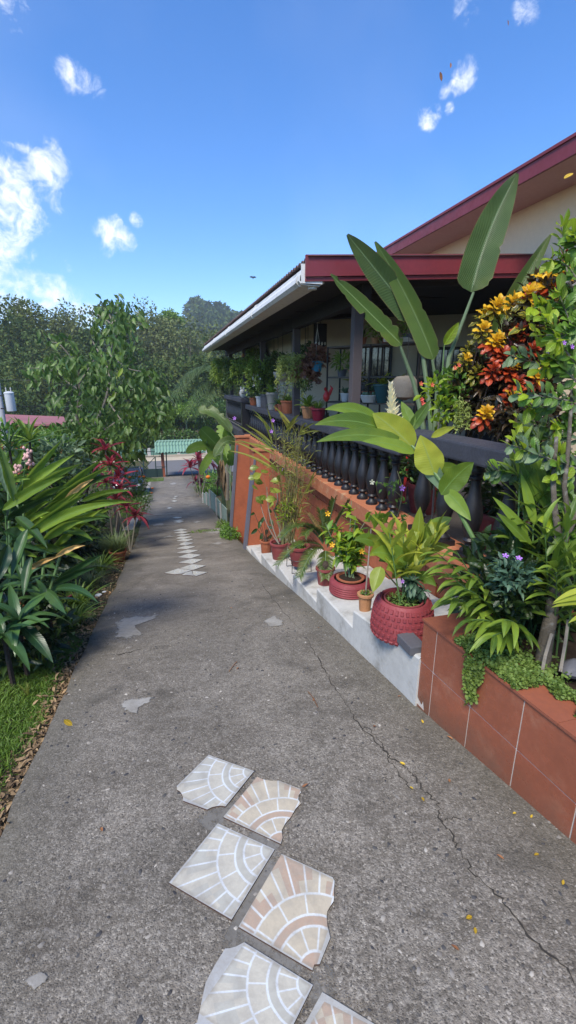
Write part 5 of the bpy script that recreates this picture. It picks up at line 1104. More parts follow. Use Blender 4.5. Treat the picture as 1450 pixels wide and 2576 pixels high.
# ------------------------------------------------------------------ leafy garden tree
tb_ = GZ(-2.55, 13.2); gt = thing('garden_tree', 'leafy tree with drooping glossy leaves left of the drive', 'tree', tb_)
DT = 12.2
def tv(x, y, dd=0): return at(x*.3903, 691.7+y*.3903, D=DT+dd)
fork = tv(590, 1010)
MB().tube([tb_-V(0, 0, .2), tb_.lerp(fork, .5)+V(.08, 0, 0), fork], [.10, .085, .07], 10).build('trunk', 'bark', gt, smooth=True)
BR = [[(590, 1010), (500, 930), (512, 760), (510, 600), (505, 480)], [(590, 1010), (690, 780), (715, 520), (740, 330), (765, 130)], [(480, 930), (360, 1005), (250, 1040)], [(590, 1010), (640, 1020), (830, 900), (1000, 880)], [(512, 850), (600, 800), (700, 790)], [(512, 740), (420, 680), (320, 610), (180, 600)], [(512, 700), (600, 560), (660, 470)],
      [(715, 520), (820, 600), (930, 630), (1010, 700)], [(740, 400), (840, 330), (900, 230)], [(700, 600), (600, 430), (580, 360)], [(690, 780), (850, 740), (960, 780)], [(590, 1010), (700, 1060), (820, 1120)], [(505, 600), (400, 460), (330, 430)], [(740, 340), (690, 220), (650, 190)], [(590, 1000), (480, 1040), (380, 1060)], [(690, 800), (800, 950), (900, 960)], [(740, 330), (640, 260), (610, 240)]]
tips = []
for bi, br_ in enumerate(BR):
    dd = [0 if bi == 1 else random.uniform(-.7, .7)*min(1, k/1.5) for k in range(len(br_))]; pts = [tv(x, y, q) for (x, y), q in zip(br_, dd)]
    sm = []
    for i in range(len(pts)-1):
        for k in range(5):
            t_ = k/5; p0, p1, p2, p3 = pts[max(0, i-1)], pts[i], pts[i+1], pts[min(len(pts)-1, i+2)]; sm.append(.5*((2*p1)+(p2-p0)*t_+(2*p0-5*p1+4*p2-p3)*t_*t_+(3*p1-p0-3*p2+p3)*t_**3))
    sm.append(pts[-1]); n = len(sm); r0 = .05 if bi < 2 else .025
    MB().tube(sm, [r0*(1-.85*i/(n-1)) for i in range(n)], 6).build('branch', 'bark_pale' if bi else 'bark', gt, smooth=True)
    tips += sm[n//4:]
lt = lset('tree_leaf', 'leaf_tree', 3, shape='oval', L=1., Wd=.40, droop=.25, fold=.25, wave=.15, ns=6); ly = lset('tree_leaf_young', 'leaf_tree_young', 3, shape='oval', L=1., Wd=.36, droop=.4, fold=.35, wave=.2, ns=6)
CL_ = [(560, 640, 150), (720, 640, 170), (640, 780, 200), (820, 800, 200), (950, 820, 130), (460, 560, 80), (760, 320, 100), (720, 470, 130), (900, 660, 110), (560, 900, 130), (740, 960, 160), (880, 960, 120), (1010, 920, 90), (640, 1060, 150), (800, 1120, 110), (430, 1010, 90), (440, 430, 60), (340, 800, 60), (770, 180, 60), (680, 200, 40), (860, 260, 50), (300, 1020, 80), (200, 980, 60), (600, 300, 40), (1040, 720, 50), (250, 640, 80), (560, 750, 130), (700, 860, 170), (230, 600, 60), (160, 600, 40), (330, 560, 50), (290, 340, 40), (350, 400, 50), (420, 700, 60), (380, 620, 60), (1080, 860, 60)]
spots = []
for i in range(640):
    x, y, r = random.choice(CL_[:16]) if random.random() < .72 else random.choice(CL_); a = random.uniform(0, 6.28); q = r*math.sqrt(random.random()); spots.append(tv(x+q*math.cos(a), y+q*math.sin(a)*.8, random.gauss(0, .75)))
for i, p in enumerate(spots[:290]):
    d = V(random.uniform(-.6, .6), random.uniform(-.7, .5), random.uniform(-1.1, -.1)); young = p.x < -3.6 and random.random() < .25 or random.random() < .07
    put(gt, random.choice(ly if young else lt), p, d, (random.uniform(-1, 1), -1, random.uniform(.2, 1)), random.uniform(.20, .34)*(.8 if young else 1))
P = np.array([tuple(p) for p in spots[290:]]+[tuple(p+V(*RNG.normal(0, .16, 3))) for p in spots for _ in range(2)]); n = len(P); D = rdir(n); D[:, 2] = -.6-.5*RNG.random(n)
scatter('foliage', 'leaf_tree', P, D, rdir(n)+np.array([0, -.8, .6]), .24*RNG.uniform(.7, 1.2, n), .095, gt, 'leaf', bend=.05, kind='stuff')
# ------------------------------------------------------------------ right of the far drive: bananas, palm, panels
def banana(lb, base, h, leaves, r=.09, m='leaf_banana'):
    b = Vector(base); t = thing('banana_plant', lb, 'banana plant', b, 'banana plants by the drive'); top = b+V(0, 0, h)
    stem(t, b-V(0, 0, .1), top, r, r*.55, 'grey_green_stem', n=6, sides=10, name='trunk')
    for (tx, ty, D1, w, sag, roll) in leaves:
        bp = top; vb = project(bp); mid = (vb[0]+(tx-vb[0])*.22, vb[1]+(ty-vb[1])*.22-8)
        stem(t, bp, at(mid[0], mid[1], D=vb[2]), r*.3, r*.15, 'grey_green_stem', n=4, name='petiole'); vleaf(t, mid, (tx, ty), w, vb[2], D1, m, 'paddle', sag, roll, .2, ns=16, tear=.10, seed=int(tx))
    for i in range(4):
        a = random.uniform(0, 6.28); put(t, random.choice(lset('dead_ban', 'dead_leaf', 3, shape='lance', L=1., Wd=.16, droop=.1, fold=.9, wave=.5)), b+V(0, 0, h*random.uniform(.55, .95)), V(math.cos(a)*.25, math.sin(a)*.25, -1), (math.cos(a), math.sin(a), 0), h*.5, 'dead_leaf')
    return t
def project(p):
    d = Vector(p)-V(0, 0, EYE); r_ = d.x*math.cos(PS)-d.y*math.sin(PS); f_ = d.x*math.sin(PS)+d.y*math.cos(PS)
    z = f_*math.cos(PT)-d.z*math.sin(PT); yv = -(d.z*math.cos(PT)+f_*math.sin(PT)); return (725+F*r_/z, 1288+F*yv/z, z)
banana('tall banana plant with a broad upright leaf right of the far drive', GZ(2.0, 16.3), 2.4, [(505, 1078, 15.5, 40, 0, .2), (470, 1140, 15, 26, 14, .3), (505, 1195, 15, 22, 16, .2), (600, 1040, 16, 30, 8, .3), (560, 1060, 17, 28, 4, -.2)])
banana('banana plant with dry hanging leaves beside the far buttress', GZ(2.25, 13.6), 2.7, [(500, 1035, 13.5, 40, 20, .9), (630, 1050, 13.5, 34, 14, .8), (540, 1150, 13, 26, 20, .6), (590, 1140, 14, 26, 14, .5)], m='leaf_strelitzia')
banana('young banana plant low behind the panel fence', GZ(2.6, 18.5), 1.5, [(520, 1130, 18, 30, 6, .3), (590, 1130, 18, 30, 8, .3), (560, 1110, 19, 26, 4, .2)])
banana('distant banana clump with light green leaves behind the gate roof', V(2.5, 50, -5.7), 3.2, [(450, 1010, 50, 26, 4, .2), (490, 1000, 50, 26, 4, .2), (520, 1040, 50, 22, 8, .3), (430, 1045, 50, 20, 8, .3)], .14, 'leaf_far_bright')
pm = thing('palm', 'grey-green palm with wide arching fronds beyond the porch corner', 'palm', GZ(2.6, 20)); stem(pm, GZ(2.6, 20)-V(0, 0, .2), at(575, 1000, D=19), .14, .10, 'bark_pale', n=6, sides=10, name='trunk')
for b, t, sag in (((575, 1000), (432, 1010), 78), ((575, 1000), (450, 985), 70), ((575, 1000), (480, 960), 60), ((575, 1000), (520, 930), 40), ((575, 1000), (470, 1040), 60), ((575, 1000), (620, 930), 40), ((575, 1000), (560, 905), 20), ((575, 1000), (505, 1040), 50)): frond(pm, b, t, sag, 46, 19, 18 + random.uniform(-1, 1), 'leaf_palm', 44, .035, vee=-.35)
pf = thing('panel_fence', 'low row of weathered green panels and stakes under the banana', 'fence', gnd(535, 1285))
for (xa, ya), (xb, yb), h in [((513, 1265), (520, 1268), 26), ((522, 1270), (529, 1275), 32), ((531, 1278), (545, 1288), 46), ((547, 1290), (556, 1298), 38), ((558, 1300), (572, 1312), 34)]:
    p, q = gnd(xa, ya), gnd(xb, yb); D = project(p)[2]; hh = h*D/F; MB().prism([p-V(0, 0, .1), q-V(0, 0, .1), q+V(0, 0, hh*.85), p+V(0, 0, hh)], (.03, .03, 0)).build('panel', 'panel_green', pf); MB().bar(p-V(.03, .03, .1), p+V(-.03, -.03, hh*1.05), .05).build('stake', 'pale_post', pf)
lr = thing('strappy_lily', 'strappy green lilies with one orange bloom right of the far drive', 'plant', gnd(515, 1235))
for vx, vy in ((500, 1238), (512, 1248), (522, 1240), (535, 1235), (506, 1225), (525, 1225), (545, 1245)): p = gnd(vx, vy); blades(lr, p, 55, .75, .05, 'leaf_grass', .6, .2, .35)
f = at(524, 1200, D=20.5); MB().lathe(f, [(.01, -.09), (.10, -.03), (.11, .03), (.01, .09)], 9).build('flower', 'orange_flower', lr, smooth=True)
shrub(lr, gnd(540, 1240)+V(.3, .6, .4), (.9, 1.6, .7), 900, .16, .07, 'leaf_shrub')
wd_ = thing('weeds', 'patch of low weeds at the foot of the buttresses', 'weeds', gnd(580, 1345)); shrub(wd_, gnd(578, 1352)+V(0, 0, .10), (.22, .55, .17), 900, .06, .03, 'leaf_shrub'); shrub(wd_, gnd(560, 1325)+V(0, 0, .05), (.2, .5, .1), 350, .05, .025, 'leaf_grass'); shrub(wd_, gnd(520, 1338)+V(0, 0, .01), (.5, .1, .03), 220, .05, .02, 'leaf_grass')
# ------------------------------------------------------------------ right side: plants on ledge, planter and terrace
def onl(vx, vy):
    r = ray(vx, vy); t = 1.5
    while t < 12:
        p = r*t+V(0, 0, EYE)
        if p.x > 1.38 and p.z <= zl(p.y)+.001: return V(p.x, p.y, zl(p.y))
        t += .005
    return p
def wpx(p, px): return px*project(p)[2]/F
# big tyre planter (turned inside out, lugs outwards)
tp = onl(1000, 1590); tp = V(tp.x+.03, tp.y, zl(tp.y)); R = wpx(tp, 76)
ty = thing('tyre_planter', 'big knobbly red-painted tyre planter nearest the tiled bed', 'planter', tp, 'painted tyre planters')
H = .27; ZB = tp.z
prof = [(R*.90, 0), (R*.97, .012), (R*1.0, .05), (R*.97, .13), (R*.92, .20), (R*.84, .245), (R*.76, .262), (R*.70, .258), (R*.66, .235), (R*.64, .18)]
MB().lathe(tp, prof, 40, False).build('carcass', 'tyre_red', ty, smooth=True)
def rad(z): return float(np.interp(z, [q[1] for q in prof[:7]], [q[0] for q in prof[:7]]))
lm = MB().add([(-.5, -.5, 0), (.5, -.5, 0), (.5, .5, 0), (-.5, .5, 0), (-.38, -.38, 1), (.38, -.38, 1), (.38, .38, 1), (-.38, .38, 1)], [(4, 5, 6, 7), (0, 1, 5, 4), (1, 2, 6, 5), (2, 3, 7, 6), (3, 0, 4, 7)]).build('lug', 'tyre_red', None, loc=(0, 0, 0)); lme = lm.data; bpy.data.objects.remove(lm)
for row, z in enumerate((.018, .062, .105, .148, .190, .228)):
    nb = 34
    for j in range(nb):
        a = 6.2832*(j+.5*(row % 2))/nb; r = rad(z)-.002; slope = (rad(z+.02)-rad(z-.015))/.035; nv = V(math.cos(a), math.sin(a), -slope).normalized(); tv_ = V(-math.sin(a), math.cos(a), 0); uv_ = nv.cross(tv_)
        o = bpy.data.objects.new('lug', lme); COL.objects.link(o); o.parent = ty; ORG[o] = ORG[ty]; w = 6.2832*r/nb*random.uniform(.55, .74); hh = (.026 if row < 5 else .034)*random.uniform(.85, 1.12)
        P0 = V(r*math.cos(a), r*math.sin(a), z)
        o.matrix_basis = Matrix(((tv_.x*w, uv_.x*hh, nv.x*.009, P0.x), (tv_.y*w, uv_.y*hh, nv.y*.009, P0.y), (tv_.z*w, uv_.z*hh, nv.z*.009, P0.z), (0, 0, 0, 1)))
MB().lathe(tp+V(0, 0, .17), [(R*.62, 0), (R*.64, .085), (R*.59, .088), (R*.57, .04)], 30, False).build('inner_pot', 'maroon_pot', ty, smooth=True)
MB().lathe(tp+V(0, 0, .205), [(R*.60, 0), (R*.3, .01), (.002, .015)], 18, False).build('soil', 'soil', ty, smooth=True)
shrub(ty, tp+V(0, 0, .235), (R*.5, R*.5, .03), 260, .03, .012, 'leaf_moss')
gy = thing('potted_ginger', 'yellow-green broad-leaved ginger growing in the big tyre', 'plant', tp+V(0, 0, .22)); z5 = lambda x, y: (786+.2386*x, 1226+.2386*y)
Dg = project(tp)[2]
for i, (b, t, w, sag, m, dd) in enumerate([((1000, 810), (635, 690), 40, 10, 'leaf_ginger', -.1), ((860, 585), (605, 720), 34, 6, 'leaf_ginger_light', -.05), ((560, 590), (800, 512), 20, 4, 'leaf_ginger_light', 0), ((700, 600), (440, 560), 22, 8, 'leaf_ginger', 0),
   ((1110, 600), (1138, 205), 22, 0, 'leaf_ginger_light', 0), ((1150, 610), (1255, 325), 18, 0, 'leaf_ginger', 0), ((1180, 520), (1450, 430), 30, 8, 'leaf_ginger_light', .05), ((1180, 545), (1470, 320), 30, 6, 'leaf_ginger', .1), ((1050, 700), (1450, 615), 28, 6, 'leaf_ginger_light', .1),
   ((720, 835), (640, 1105), 26, 0, 'leaf_ginger_light', -.15), ((930, 870), (780, 870), 26, 8, 'leaf_ginger_light', -.1), ((940, 780), (1320, 765), 26, 6, 'leaf_ginger', 0), ((880, 720), (905, 530), 24, 0, 'leaf_ginger_light', 0), ((1000, 740), (890, 640), 36, 0, 'leaf_ginger_light', .05), ((1100, 950), (1310, 1045), 26, 12, 'leaf_ginger', -.1), ((950, 760), (700, 780), 24, 6, 'leaf_ginger', .1), ((1060, 640), (1090, 400), 26, 0, 'leaf_ginger_light', .05), ((1020, 900), (840, 960), 24, 6, 'leaf_ginger_light', .05)]):
    vleaf(gy, z5(*b), z5(*t), w*1.45, Dg+dd, Dg+dd-.08, m, 'lance', sag, (.25, -.3, .6)[i % 3], .25, seed=i)
for b, t in (((1010, 1080), (1010, 800)), ((1060, 1080), (1110, 600)), ((1040, 1080), (1160, 520)), ((960, 1080), (900, 700)), ((1090, 1090), (1180, 560)), ((930, 1080), (720, 835))): stem(gy, at(*z5(*b), D=Dg), at(*z5(*t), D=Dg), .006, .004, 'reed_stem')
gingers(gy, [(tp+V(random.uniform(-.06, .06), random.uniform(-.06, .06), .2), tp+V(random.uniform(-.15, .25), random.uniform(-.1, .2), random.uniform(.5, .75)), (0, 0, 0)) for _ in range(6)], 'gin_tyre', 'leaf_ginger_light', .22, .06, 7, .4, .006)
bb = thing('kale_like_herb', 'blue-green drooping herb with a violet bloom over the rim of the big tyre', 'plant', tp+V(.05, -.1, .24)); bp = at(*z5(1060, 1010), D=Dg-.12)
rosette(bb, bp, 26, .11, .035, 'herb', 'leaf_bluegreen', 'oval', (-60, 70), .6, .3, wave=.3); rosette(bb, bp+V(.05, -.03, -.05), 18, .09, .03, 'herb', 'leaf_bluegreen', 'oval', (-70, 40), .6, .3); flower5(bb, at(*z5(950, 990), D=Dg-.2), .014, 'violet_flower'); stem(bb, tp+V(.05, -.05, .2), bp, .005, .004)
# small tyre with potted shrub
tq = onl(880, 1490); R2 = wpx(tq, 52); t2 = thing('tyre_planter', 'smaller smooth red-painted tyre with grooves, second from the tiled bed', 'planter', tq, 'painted tyre planters')
gz = [(R2*.86, 0), (R2*.95, .015)]+[(R2*(1-.0+.0)-(0.006 if k % 2 else 0), .03+.011*k) for k in range(9)]+[(R2*.96, .135), (R2*.88, .150), (R2*.78, .156), (R2*.76, .14), (R2*.82, .08)]
MB().lathe(tq, gz, 44, False, lambda a, z: 1+.004*math.sin(44*a)).build('carcass', 'tyre_red', t2, smooth=False)
MB().lathe(tq+V(0, 0, .02), [(R2*.80, 0), (R2*.80, .09)], 24, True).build('hollow', 'tyre_black', t2, smooth=True)
al = thing('allamanda', 'leafy yellow-flowered shrub potted inside the smaller tyre', 'potted plant', tq+V(0, 0, .1)); sp_ = pot(al, tq+V(0, 0, .075), R2*.62, R2*.5, .095, 'terracotta')
Da = project(tq)[2]; av = lambda x, y, d=0: at(628.8+.2168*x, 1194.7+.2168*y, D=Da+d)
for (bx, by) in ((1130, 700), (1000, 560), (1230, 480), (1100, 850), (950, 740), (1200, 620), (880, 560), (1180, 300), (1330, 560), (1300, 700), (1060, 620), (1260, 820)):
    tip = av(bx, by, random.uniform(-.15, .2)); pts = stem(al, sp_+V(random.uniform(-.04, .04), random.uniform(-.04, .04), 0), tip, .006, .003, 'grey_green_stem', (random.uniform(-.05, .05), 0, .03), n=6, sides=5)
    ms = lset('alla', 'leaf_shrub', 3, shape='lance', L=1., Wd=.36, droop=.35, fold=.3, ns=6); ml = lset('alla_l', 'leaf_lime', 3, shape='lance', L=1., Wd=.36, droop=.35, fold=.3, ns=6)
    for k in range(24):
        f = random.uniform(.35, 1); q = pts[int(f*5.99)]; put(al, random.choice(ml if random.random() < .55 else ms), q, V(random.uniform(-1, 1), random.uniform(-1, .6), random.uniform(-.4, .9)), (0, 0, 1), random.uniform(.08, .15))
for x, y in ((1300, 890), (905, 450), (955, 810)): flower5(al, av(x, y, -.25), .026, 'yellow_flower', (-.2, -1, .3))
# tan pot between the tyres with a thin stem
tq2 = onl(918, 1535); t, s = potted('flower_pot', 'small tan fluted pot with moss squeezed between the two tyres', 'potted plant', tq2, wpx(tq2, 17), wpx(tq2, 14), .15, 'tan_pot', flutes=14); shrub(t, s+V(0, 0, .015), (.05, .05, .02), 150, .022, .010, 'leaf_moss'); stem(t, s, at(934, 1330, D=project(tq2)[2]), .007, .005, 'bark_pale'); shrub(t, at(934, 1322, D=project(tq2)[2]), (.14, .14, .06), 22, .12, .05, 'leaf_lime', kind=None)
# cycad in terracotta
tc_ = onl(818, 1468); cyc = thing('cycad', 'spiky cycad with arching fronds in a terracotta pot on the ledge', 'potted plant', tc_, 'cycads'); s = pot(cyc, tc_, wpx(tc_, 22), wpx(tc_, 18), .2, 'maroon_pot'); Dc = project(tc_)[2]
MB().lathe(s, [(.05, -.02), (.06, .03), (.055, .07), (.02, .10)], 12).build('trunk', 'bark_dark', cyc, smooth=True); cz4 = lambda x, y: (628.8+.2168*x, 1194.7+.2168*y)
for b, t, sag, m in [((850, 800), (375, 725), 36, 'leaf_cycad'), ((850, 840), (335, 1040), 30, 'leaf_cycad'), ((860, 860), (585, 1180), 24, 'leaf_cycad'), ((880, 880), (880, 1195), 8, 'leaf_cycad'), ((850, 780), (675, 460), 4, 'leaf_cycad_dry'), ((880, 780), (985, 290), 4, 'leaf_cycad'), ((900, 790), (1160, 300), 6, 'leaf_cycad'), ((860, 780), (560, 600), 20, 'leaf_cycad'), ((880, 800), (820, 420), 4, 'leaf_cycad'), ((900, 840), (1120, 900), 26, 'leaf_cycad'), ((850, 800), (640, 700), 26, 'leaf_cycad')]:
    frond(cyc, cz4(*b), cz4(*t), sag, 30, Dc+.05, Dc-.15, m, 58, .011, vee=.25)
# maroon pot on wire stand, maroon pot, brown pot
q = onl(752, 1432); st_ = thing('wire_stand', 'bent black wire stand under a maroon pot on the ledge', 'stand', q)
r = wpx(q, 26); zb = q.z+.10
for s_ in (-1, 1):
    for k in (-1, 1): MB().tube([q+V(s_*r*.9, k*r*.9, .17), q+V(s_*r*.95, k*r*.95, .01), q+V(s_*r*.3, k*r*.95, .006)], .005, 6).build('leg', 'iron', st_)
MB().tube([q+V(r*1.0*math.cos(a*.4488), r*1.0*math.sin(a*.4488), .165) for a in range(15)], .005, 6, False).build('ring', 'iron', st_)
t, s = potted('flower_pot', 'maroon pot raised on the wire stand, half behind cycad fronds', 'potted plant', q+V(0, 0, .07), r, r*.72, .27, 'maroon_pot'); shrub(t, s+V(0, 0, .03), (.1, .1, .04), 120, .05, .015, 'leaf_grass'); blades(t, s, 40, .2, .01, 'leaf_lemongrass', .6, .06, .4)
q = onl(703, 1405); r = wpx(q, 22); t, s = potted('reed_pot', 'maroon pot with a tall reedy bamboo and gnarled grey stems', 'potted plant', q, r, r*.75, .27, 'maroon_pot')
Dr = project(q)[2]
for i in range(60):
    bx = random.gauss(735, 14); tx = bx+random.gauss(0, 20); tyy = random.uniform(1060, 1230); b = s+V(random.uniform(-.1, .1)+.12, random.uniform(-.1, .1), 0); tip = at(tx, tyy, D=Dr+random.uniform(-.2, .3)); stem(t, b, tip, .006, .002, 'reed_stem', (random.uniform(-.06, .06), 0, .0), 'cane', 6, 4)
P, D = [], []
for i in range(950):
    f = random.random(); cxv = 738+random.gauss(0, 15+15*f); P.append(tuple(at(cxv, 1330-235*f+random.gauss(0, 14), D=Dr+random.gauss(.05, .15)))); D.append((random.gauss(0, .5), random.gauss(-.1, .4), random.uniform(.1, 1.0)))
scatter('foliage', 'leaf_reed', P, D, rdir(950, .5), .14*RNG.uniform(.5, 1.3, 950), .012, t, 'blade', bend=.25, kind='stuff')
for vx, vy, tx, tyy in ((690, 1100, 650, 1020), (735, 1080, 690, 1040), (700, 1140, 610, 1085), (690, 1180, 590, 1110), (750, 1100, 790, 1060), (720, 1090, 740, 1030), (770, 1250, 800, 1190), (695, 1130, 640, 1060)):
    for k in range(3): vleaf(t, (vx+random.uniform(-8, 8), vy+random.uniform(-8, 8)), (tx+random.uniform(-25, 25), tyy+random.uniform(-20, 25)), 5, Dr, Dr-.2, 'leaf_reed', 'lance', random.uniform(2, 12), .3, .3, 'leaf', 6, seed=k)
for vx, vy in ((687, 1058), (683, 1085), (708, 1180), (590, 1052)): flower5(t, at(vx, vy, D=Dr-.25), .028, 'violet_flower')
for (a, b) in (((705, 1360), (690, 1285)), ((690, 1285), (697, 1240)), ((712, 1355), (715, 1290)), ((700, 1350), (722, 1300))): stem(t, at(*a, D=Dr), at(*b, D=Dr), .012, .008, 'bark_pale', (.03, 0, 0), 'branch')
cl = thing('clusia', 'round-leaved yellow-green clusia in front of the buttress', 'plant', q+V(-.1, .15, .2)); ms = lset('clusia', 'leaf_clusia', 3, shape='obovate', L=1., Wd=.62, droop=.2, fold=.2, ns=8)
stem(cl, s, at(672, 1225, D=Dr), .010, .006, 'bark_pale', (-.05, 0, 0), 'branch'); stem(cl, s, at(655, 1260, D=Dr), .008, .005, 'bark_pale', (-.05, 0, 0), 'branch')
for vx, vy in ((650, 1185), (668, 1180), (640, 1195), (692, 1180), (655, 1210), (672, 1205), (640, 1222), (660, 1240), (682, 1225), (655, 1262), (690, 1250), (698, 1205), (708, 1190), (645, 1170), (700, 1230), (670, 1270)):
    put(cl, random.choice(ms), at(vx+8, vy+6, D=Dr-.1+random.uniform(-.1, .1)), V(random.uniform(-1, .5), random.uniform(-.8, .2), random.uniform(-.2, .7)), (random.uniform(-.4, .4), -.8, .7), random.uniform(.15, .20))
shrub(cl, at(720, 1290, D=Dr-.05), (.14, .14, .2), 120, .10, .028, 'leaf_lime', kind=None)
q = onl(670, 1390); r = wpx(q, 14); t, s = potted('rubber_plant', 'small brown fluted pot with a dark drooping rubber plant, last on the ledge', 'potted plant', q, r, r*.85, .23, 'terracotta', flutes=12); ms = lset('rubber', 'leaf_ginger_dark', 3, shape='oval', L=1., Wd=.38, droop=.3, fold=.3, ns=6)
for vx, vy in ((672, 1330), (665, 1300), (655, 1310), (680, 1305), (648, 1330), (690, 1330), (660, 1340), (675, 1280), (640, 1290), (685, 1345)):
    p = at(vx, vy, D=project(q)[2]); stem(t, s, p, .006, .004, 'bark_dark', n=4, sides=5); put(t, random.choice(ms), p, V(random.uniform(-.8, .8), random.uniform(-.8, .3), random.uniform(-1, .2)), (0, -1, .4), random.uniform(.12, .17))
# grey brick on the ledge
q = onl(1028, 1652); br = MB().box((q.x-.02, q.y-.05, q.z-.005), (q.x+.09, q.y+.12, q.z+.055)).build('loose_brick', 'grey_pot', None, loc=q, bevel=.006); tag(br, 'loose dark grey brick on the white ledge against the tiled planter', 'brick')
# ------------------------------------------------------------------ planting in the tiled bed
tk = at(1365, 1690, Z=.27); Dk = project(tk)[2]
tt = thing('small_tree', 'small lichened tree growing in the tiled planter at the right edge', 'tree', tk)
def vtube(parent, vps, rs, m, D, name, n=9):
    pts = [at(x, y, D=D+dd) for x, y, dd in vps]; MB().tube(pts, rs, n).build(name, m, parent, smooth=True); return pts
vtube(tt, [(1362, 1700, 0), (1372, 1620, 0), (1388, 1540, .02), (1396, 1470, .05), (1404, 1400, .08)], [.038, .034, .031, .030, .028], 'bark', Dk, 'trunk', 12)
vtube(tt, [(1404, 1405, .08), (1420, 1350, .10), (1440, 1310, .12), (1475, 1255, .15), (1500, 1130, .2)], [.026, .024, .022, .02, .016], 'bark', Dk, 'limb')
vtube(tt, [(1402, 1410, .08), (1404, 1340, .1), (1396, 1280, .12), (1392, 1215, .12), (1400, 1100, .2)], [.020, .017, .015, .013, .010], 'bark', Dk, 'limb')
vtube(tt, [(1418, 1360, .1), (1428, 1290, .1), (1420, 1225, .1), (1430, 1130, .15), (1440, 980, .2)], [.016, .014, .012, .011, .008], 'bark', Dk, 'limb')
MB().tube([at(1362, 1700, D=Dk-.1), at(1372, 1650, D=Dk-.1), at(1388, 1595, D=Dk-.05)], .008, 6).build('root', 'bark_pale', tt); MB().tube([at(1410, 1690, D=Dk-.1), at(1422, 1620, D=Dk-.05), at(1430, 1560, D=Dk)], .008, 6).build('root', 'bark_pale', tt)
sh = lset('shr', 'leaf_shrub', 3, shape='obovate', L=1., Wd=.5, droop=.25, fold=.25, ns=6); sb = lset('shrb', 'leaf_shrub_blue', 3, shape='obovate', L=1., Wd=.5, droop=.25, fold=.25, ns=6); sl__ = lset('shrl', 'leaf_lime', 3, shape='obovate', L=1., Wd=.5, droop=.2, fold=.25, ns=6)
BRS = [[(1460, 790), (1428, 690), (1412, 572)], [(1470, 730), (1430, 670), (1388, 652)], [(1470, 640), (1445, 610), (1440, 590)], [(1460, 960), (1360, 915), (1285, 895)], [(1470, 1015), (1390, 1000), (1300, 990)], [(1470, 1110), (1380, 1075), (1300, 1062)], [(1470, 1185), (1370, 1150), (1290, 1120)], [(1460, 930), (1400, 850), (1372, 800)],
       [(1470, 890), (1430, 800), (1405, 735)], [(1392, 1240), (1330, 1205), (1270, 1182), (1225, 1188)], [(1470, 1060), (1400, 1020), (1330, 1030)], [(1470, 850), (1420, 840), (1350, 845)], [(1470, 1200), (1400, 1180), (1330, 1175)], [(1460, 780), (1400, 760), (1345, 775)], [(1440, 1130), (1380, 1100), (1320, 1090)], [(1470, 980), (1420, 930), (1380, 890)], [(1470, 1260), (1420, 1240), (1370, 1225)], [(1480, 1320), (1440, 1270), (1400, 1190)], [(1480, 1150), (1430, 1160), (1400, 1140)], [(1480, 700), (1450, 740), (1410, 760)], [(1470, 900), (1420, 905), (1360, 930)], [(1480, 1380), (1440, 1330), (1390, 1310)], [(1480, 1430), (1450, 1400), (1410, 1370)], [(1480, 1040), (1440, 1060), (1400, 1080)], [(1480, 800), (1440, 830), (1400, 860)]]
for bi, bv in enumerate(BRS):
    D0 = Dk+.25+random.uniform(-.1, .35); pts = []
    for i in range(len(bv)-1):
        for k in range(6): f = k/6; pts.append(at(bv[i][0]+(bv[i+1][0]-bv[i][0])*f, bv[i][1]+(bv[i+1][1]-bv[i][1])*f, D=D0-.03*(i+f)))
    pts.append(at(*bv[-1], D=D0-.03*len(bv))); n = len(pts); MB().tube(pts, [.006*(1-.7*i/n) for i in range(n)], 5).build('branch', 'bark_pale', tt)
    for i in range(1, n):
        tg = (pts[i]-pts[i-1]).normalized()
        for s_ in (-1, 1, 0):
            if random.random() < .12: continue
            d = tg*.7+V(random.uniform(-.4, .4), random.uniform(-.6, .2), random.uniform(-.2, .5))+tg.cross(V(0, 1, 0))*s_*.9; pool = sb if bi in (3, 4, 5, 6, 9, 12, 14) and random.random() < .6 else (sl__ if i > n-4 else sh)
            put(tt, random.choice(pool), pts[i], d, (random.uniform(-.3, .3), -.6, .9), random.uniform(.065, .105))
for vx, vy in ((1392, 868), (1420, 862), (1378, 884), (1440, 872)):
    flower5(tt, at(vx, vy, D=Dk+.1), .013, 'violet_flower')
# ginger thicket in the bed
gk = thing('ginger_thicket', 'dense green ginger thicket in the tiled planter against the black rail', 'plant', at(1280, 1600, Z=.28))
def sv(b, t, D0, D1): p = at(*b, Z=.27) if D0 is None else at(*b, D=D0); return (p, at(*t, D=D1), (0, 0, .04))
S1 = [((1290, 1590), (1310, 1130), 2.5), ((1330, 1600), (1345, 1190), 2.5), ((1360, 1600), (1420, 1330), 2.2), ((1340, 1600), (1400, 1420), 2.1), ((1310, 1610), (1390, 1230), 2.5), ((1350, 1590), (1300, 1180), 2.65), ((1370, 1600), (1440, 1400), 2.15), ((1360, 1560), (1350, 1100), 2.75)]
gingers(gk, [sv(b, t, None, D) for b, t, D in S1], 'gin_bed', 'leaf_ginger', .21, .040, 14, .22, .006, up=.15, bias=(-.25, -.1, 0))
S2 = [((1250, 1590), (1120, 1440), 2.3), ((1270, 1600), (1130, 1500), 2.25), ((1290, 1600), (1170, 1480), 2.2), ((1240, 1590), (1150, 1390), 2.4), ((1300, 1610), (1190, 1560), 2.1), ((1260, 1590), (1110, 1400), 2.45), ((1310, 1620), (1240, 1600), 2.05), ((1330, 1620), (1270, 1560), 2.1), ((1270, 1590), (1200, 1450), 2.35)]
gingers(gk, [sv(b, t, None, D) for b, t, D in S2], 'gin_bed2', 'leaf_ginger', .17, .030, 12, .3, .005, up=-.1, bias=(-.5, -.2, -.1))
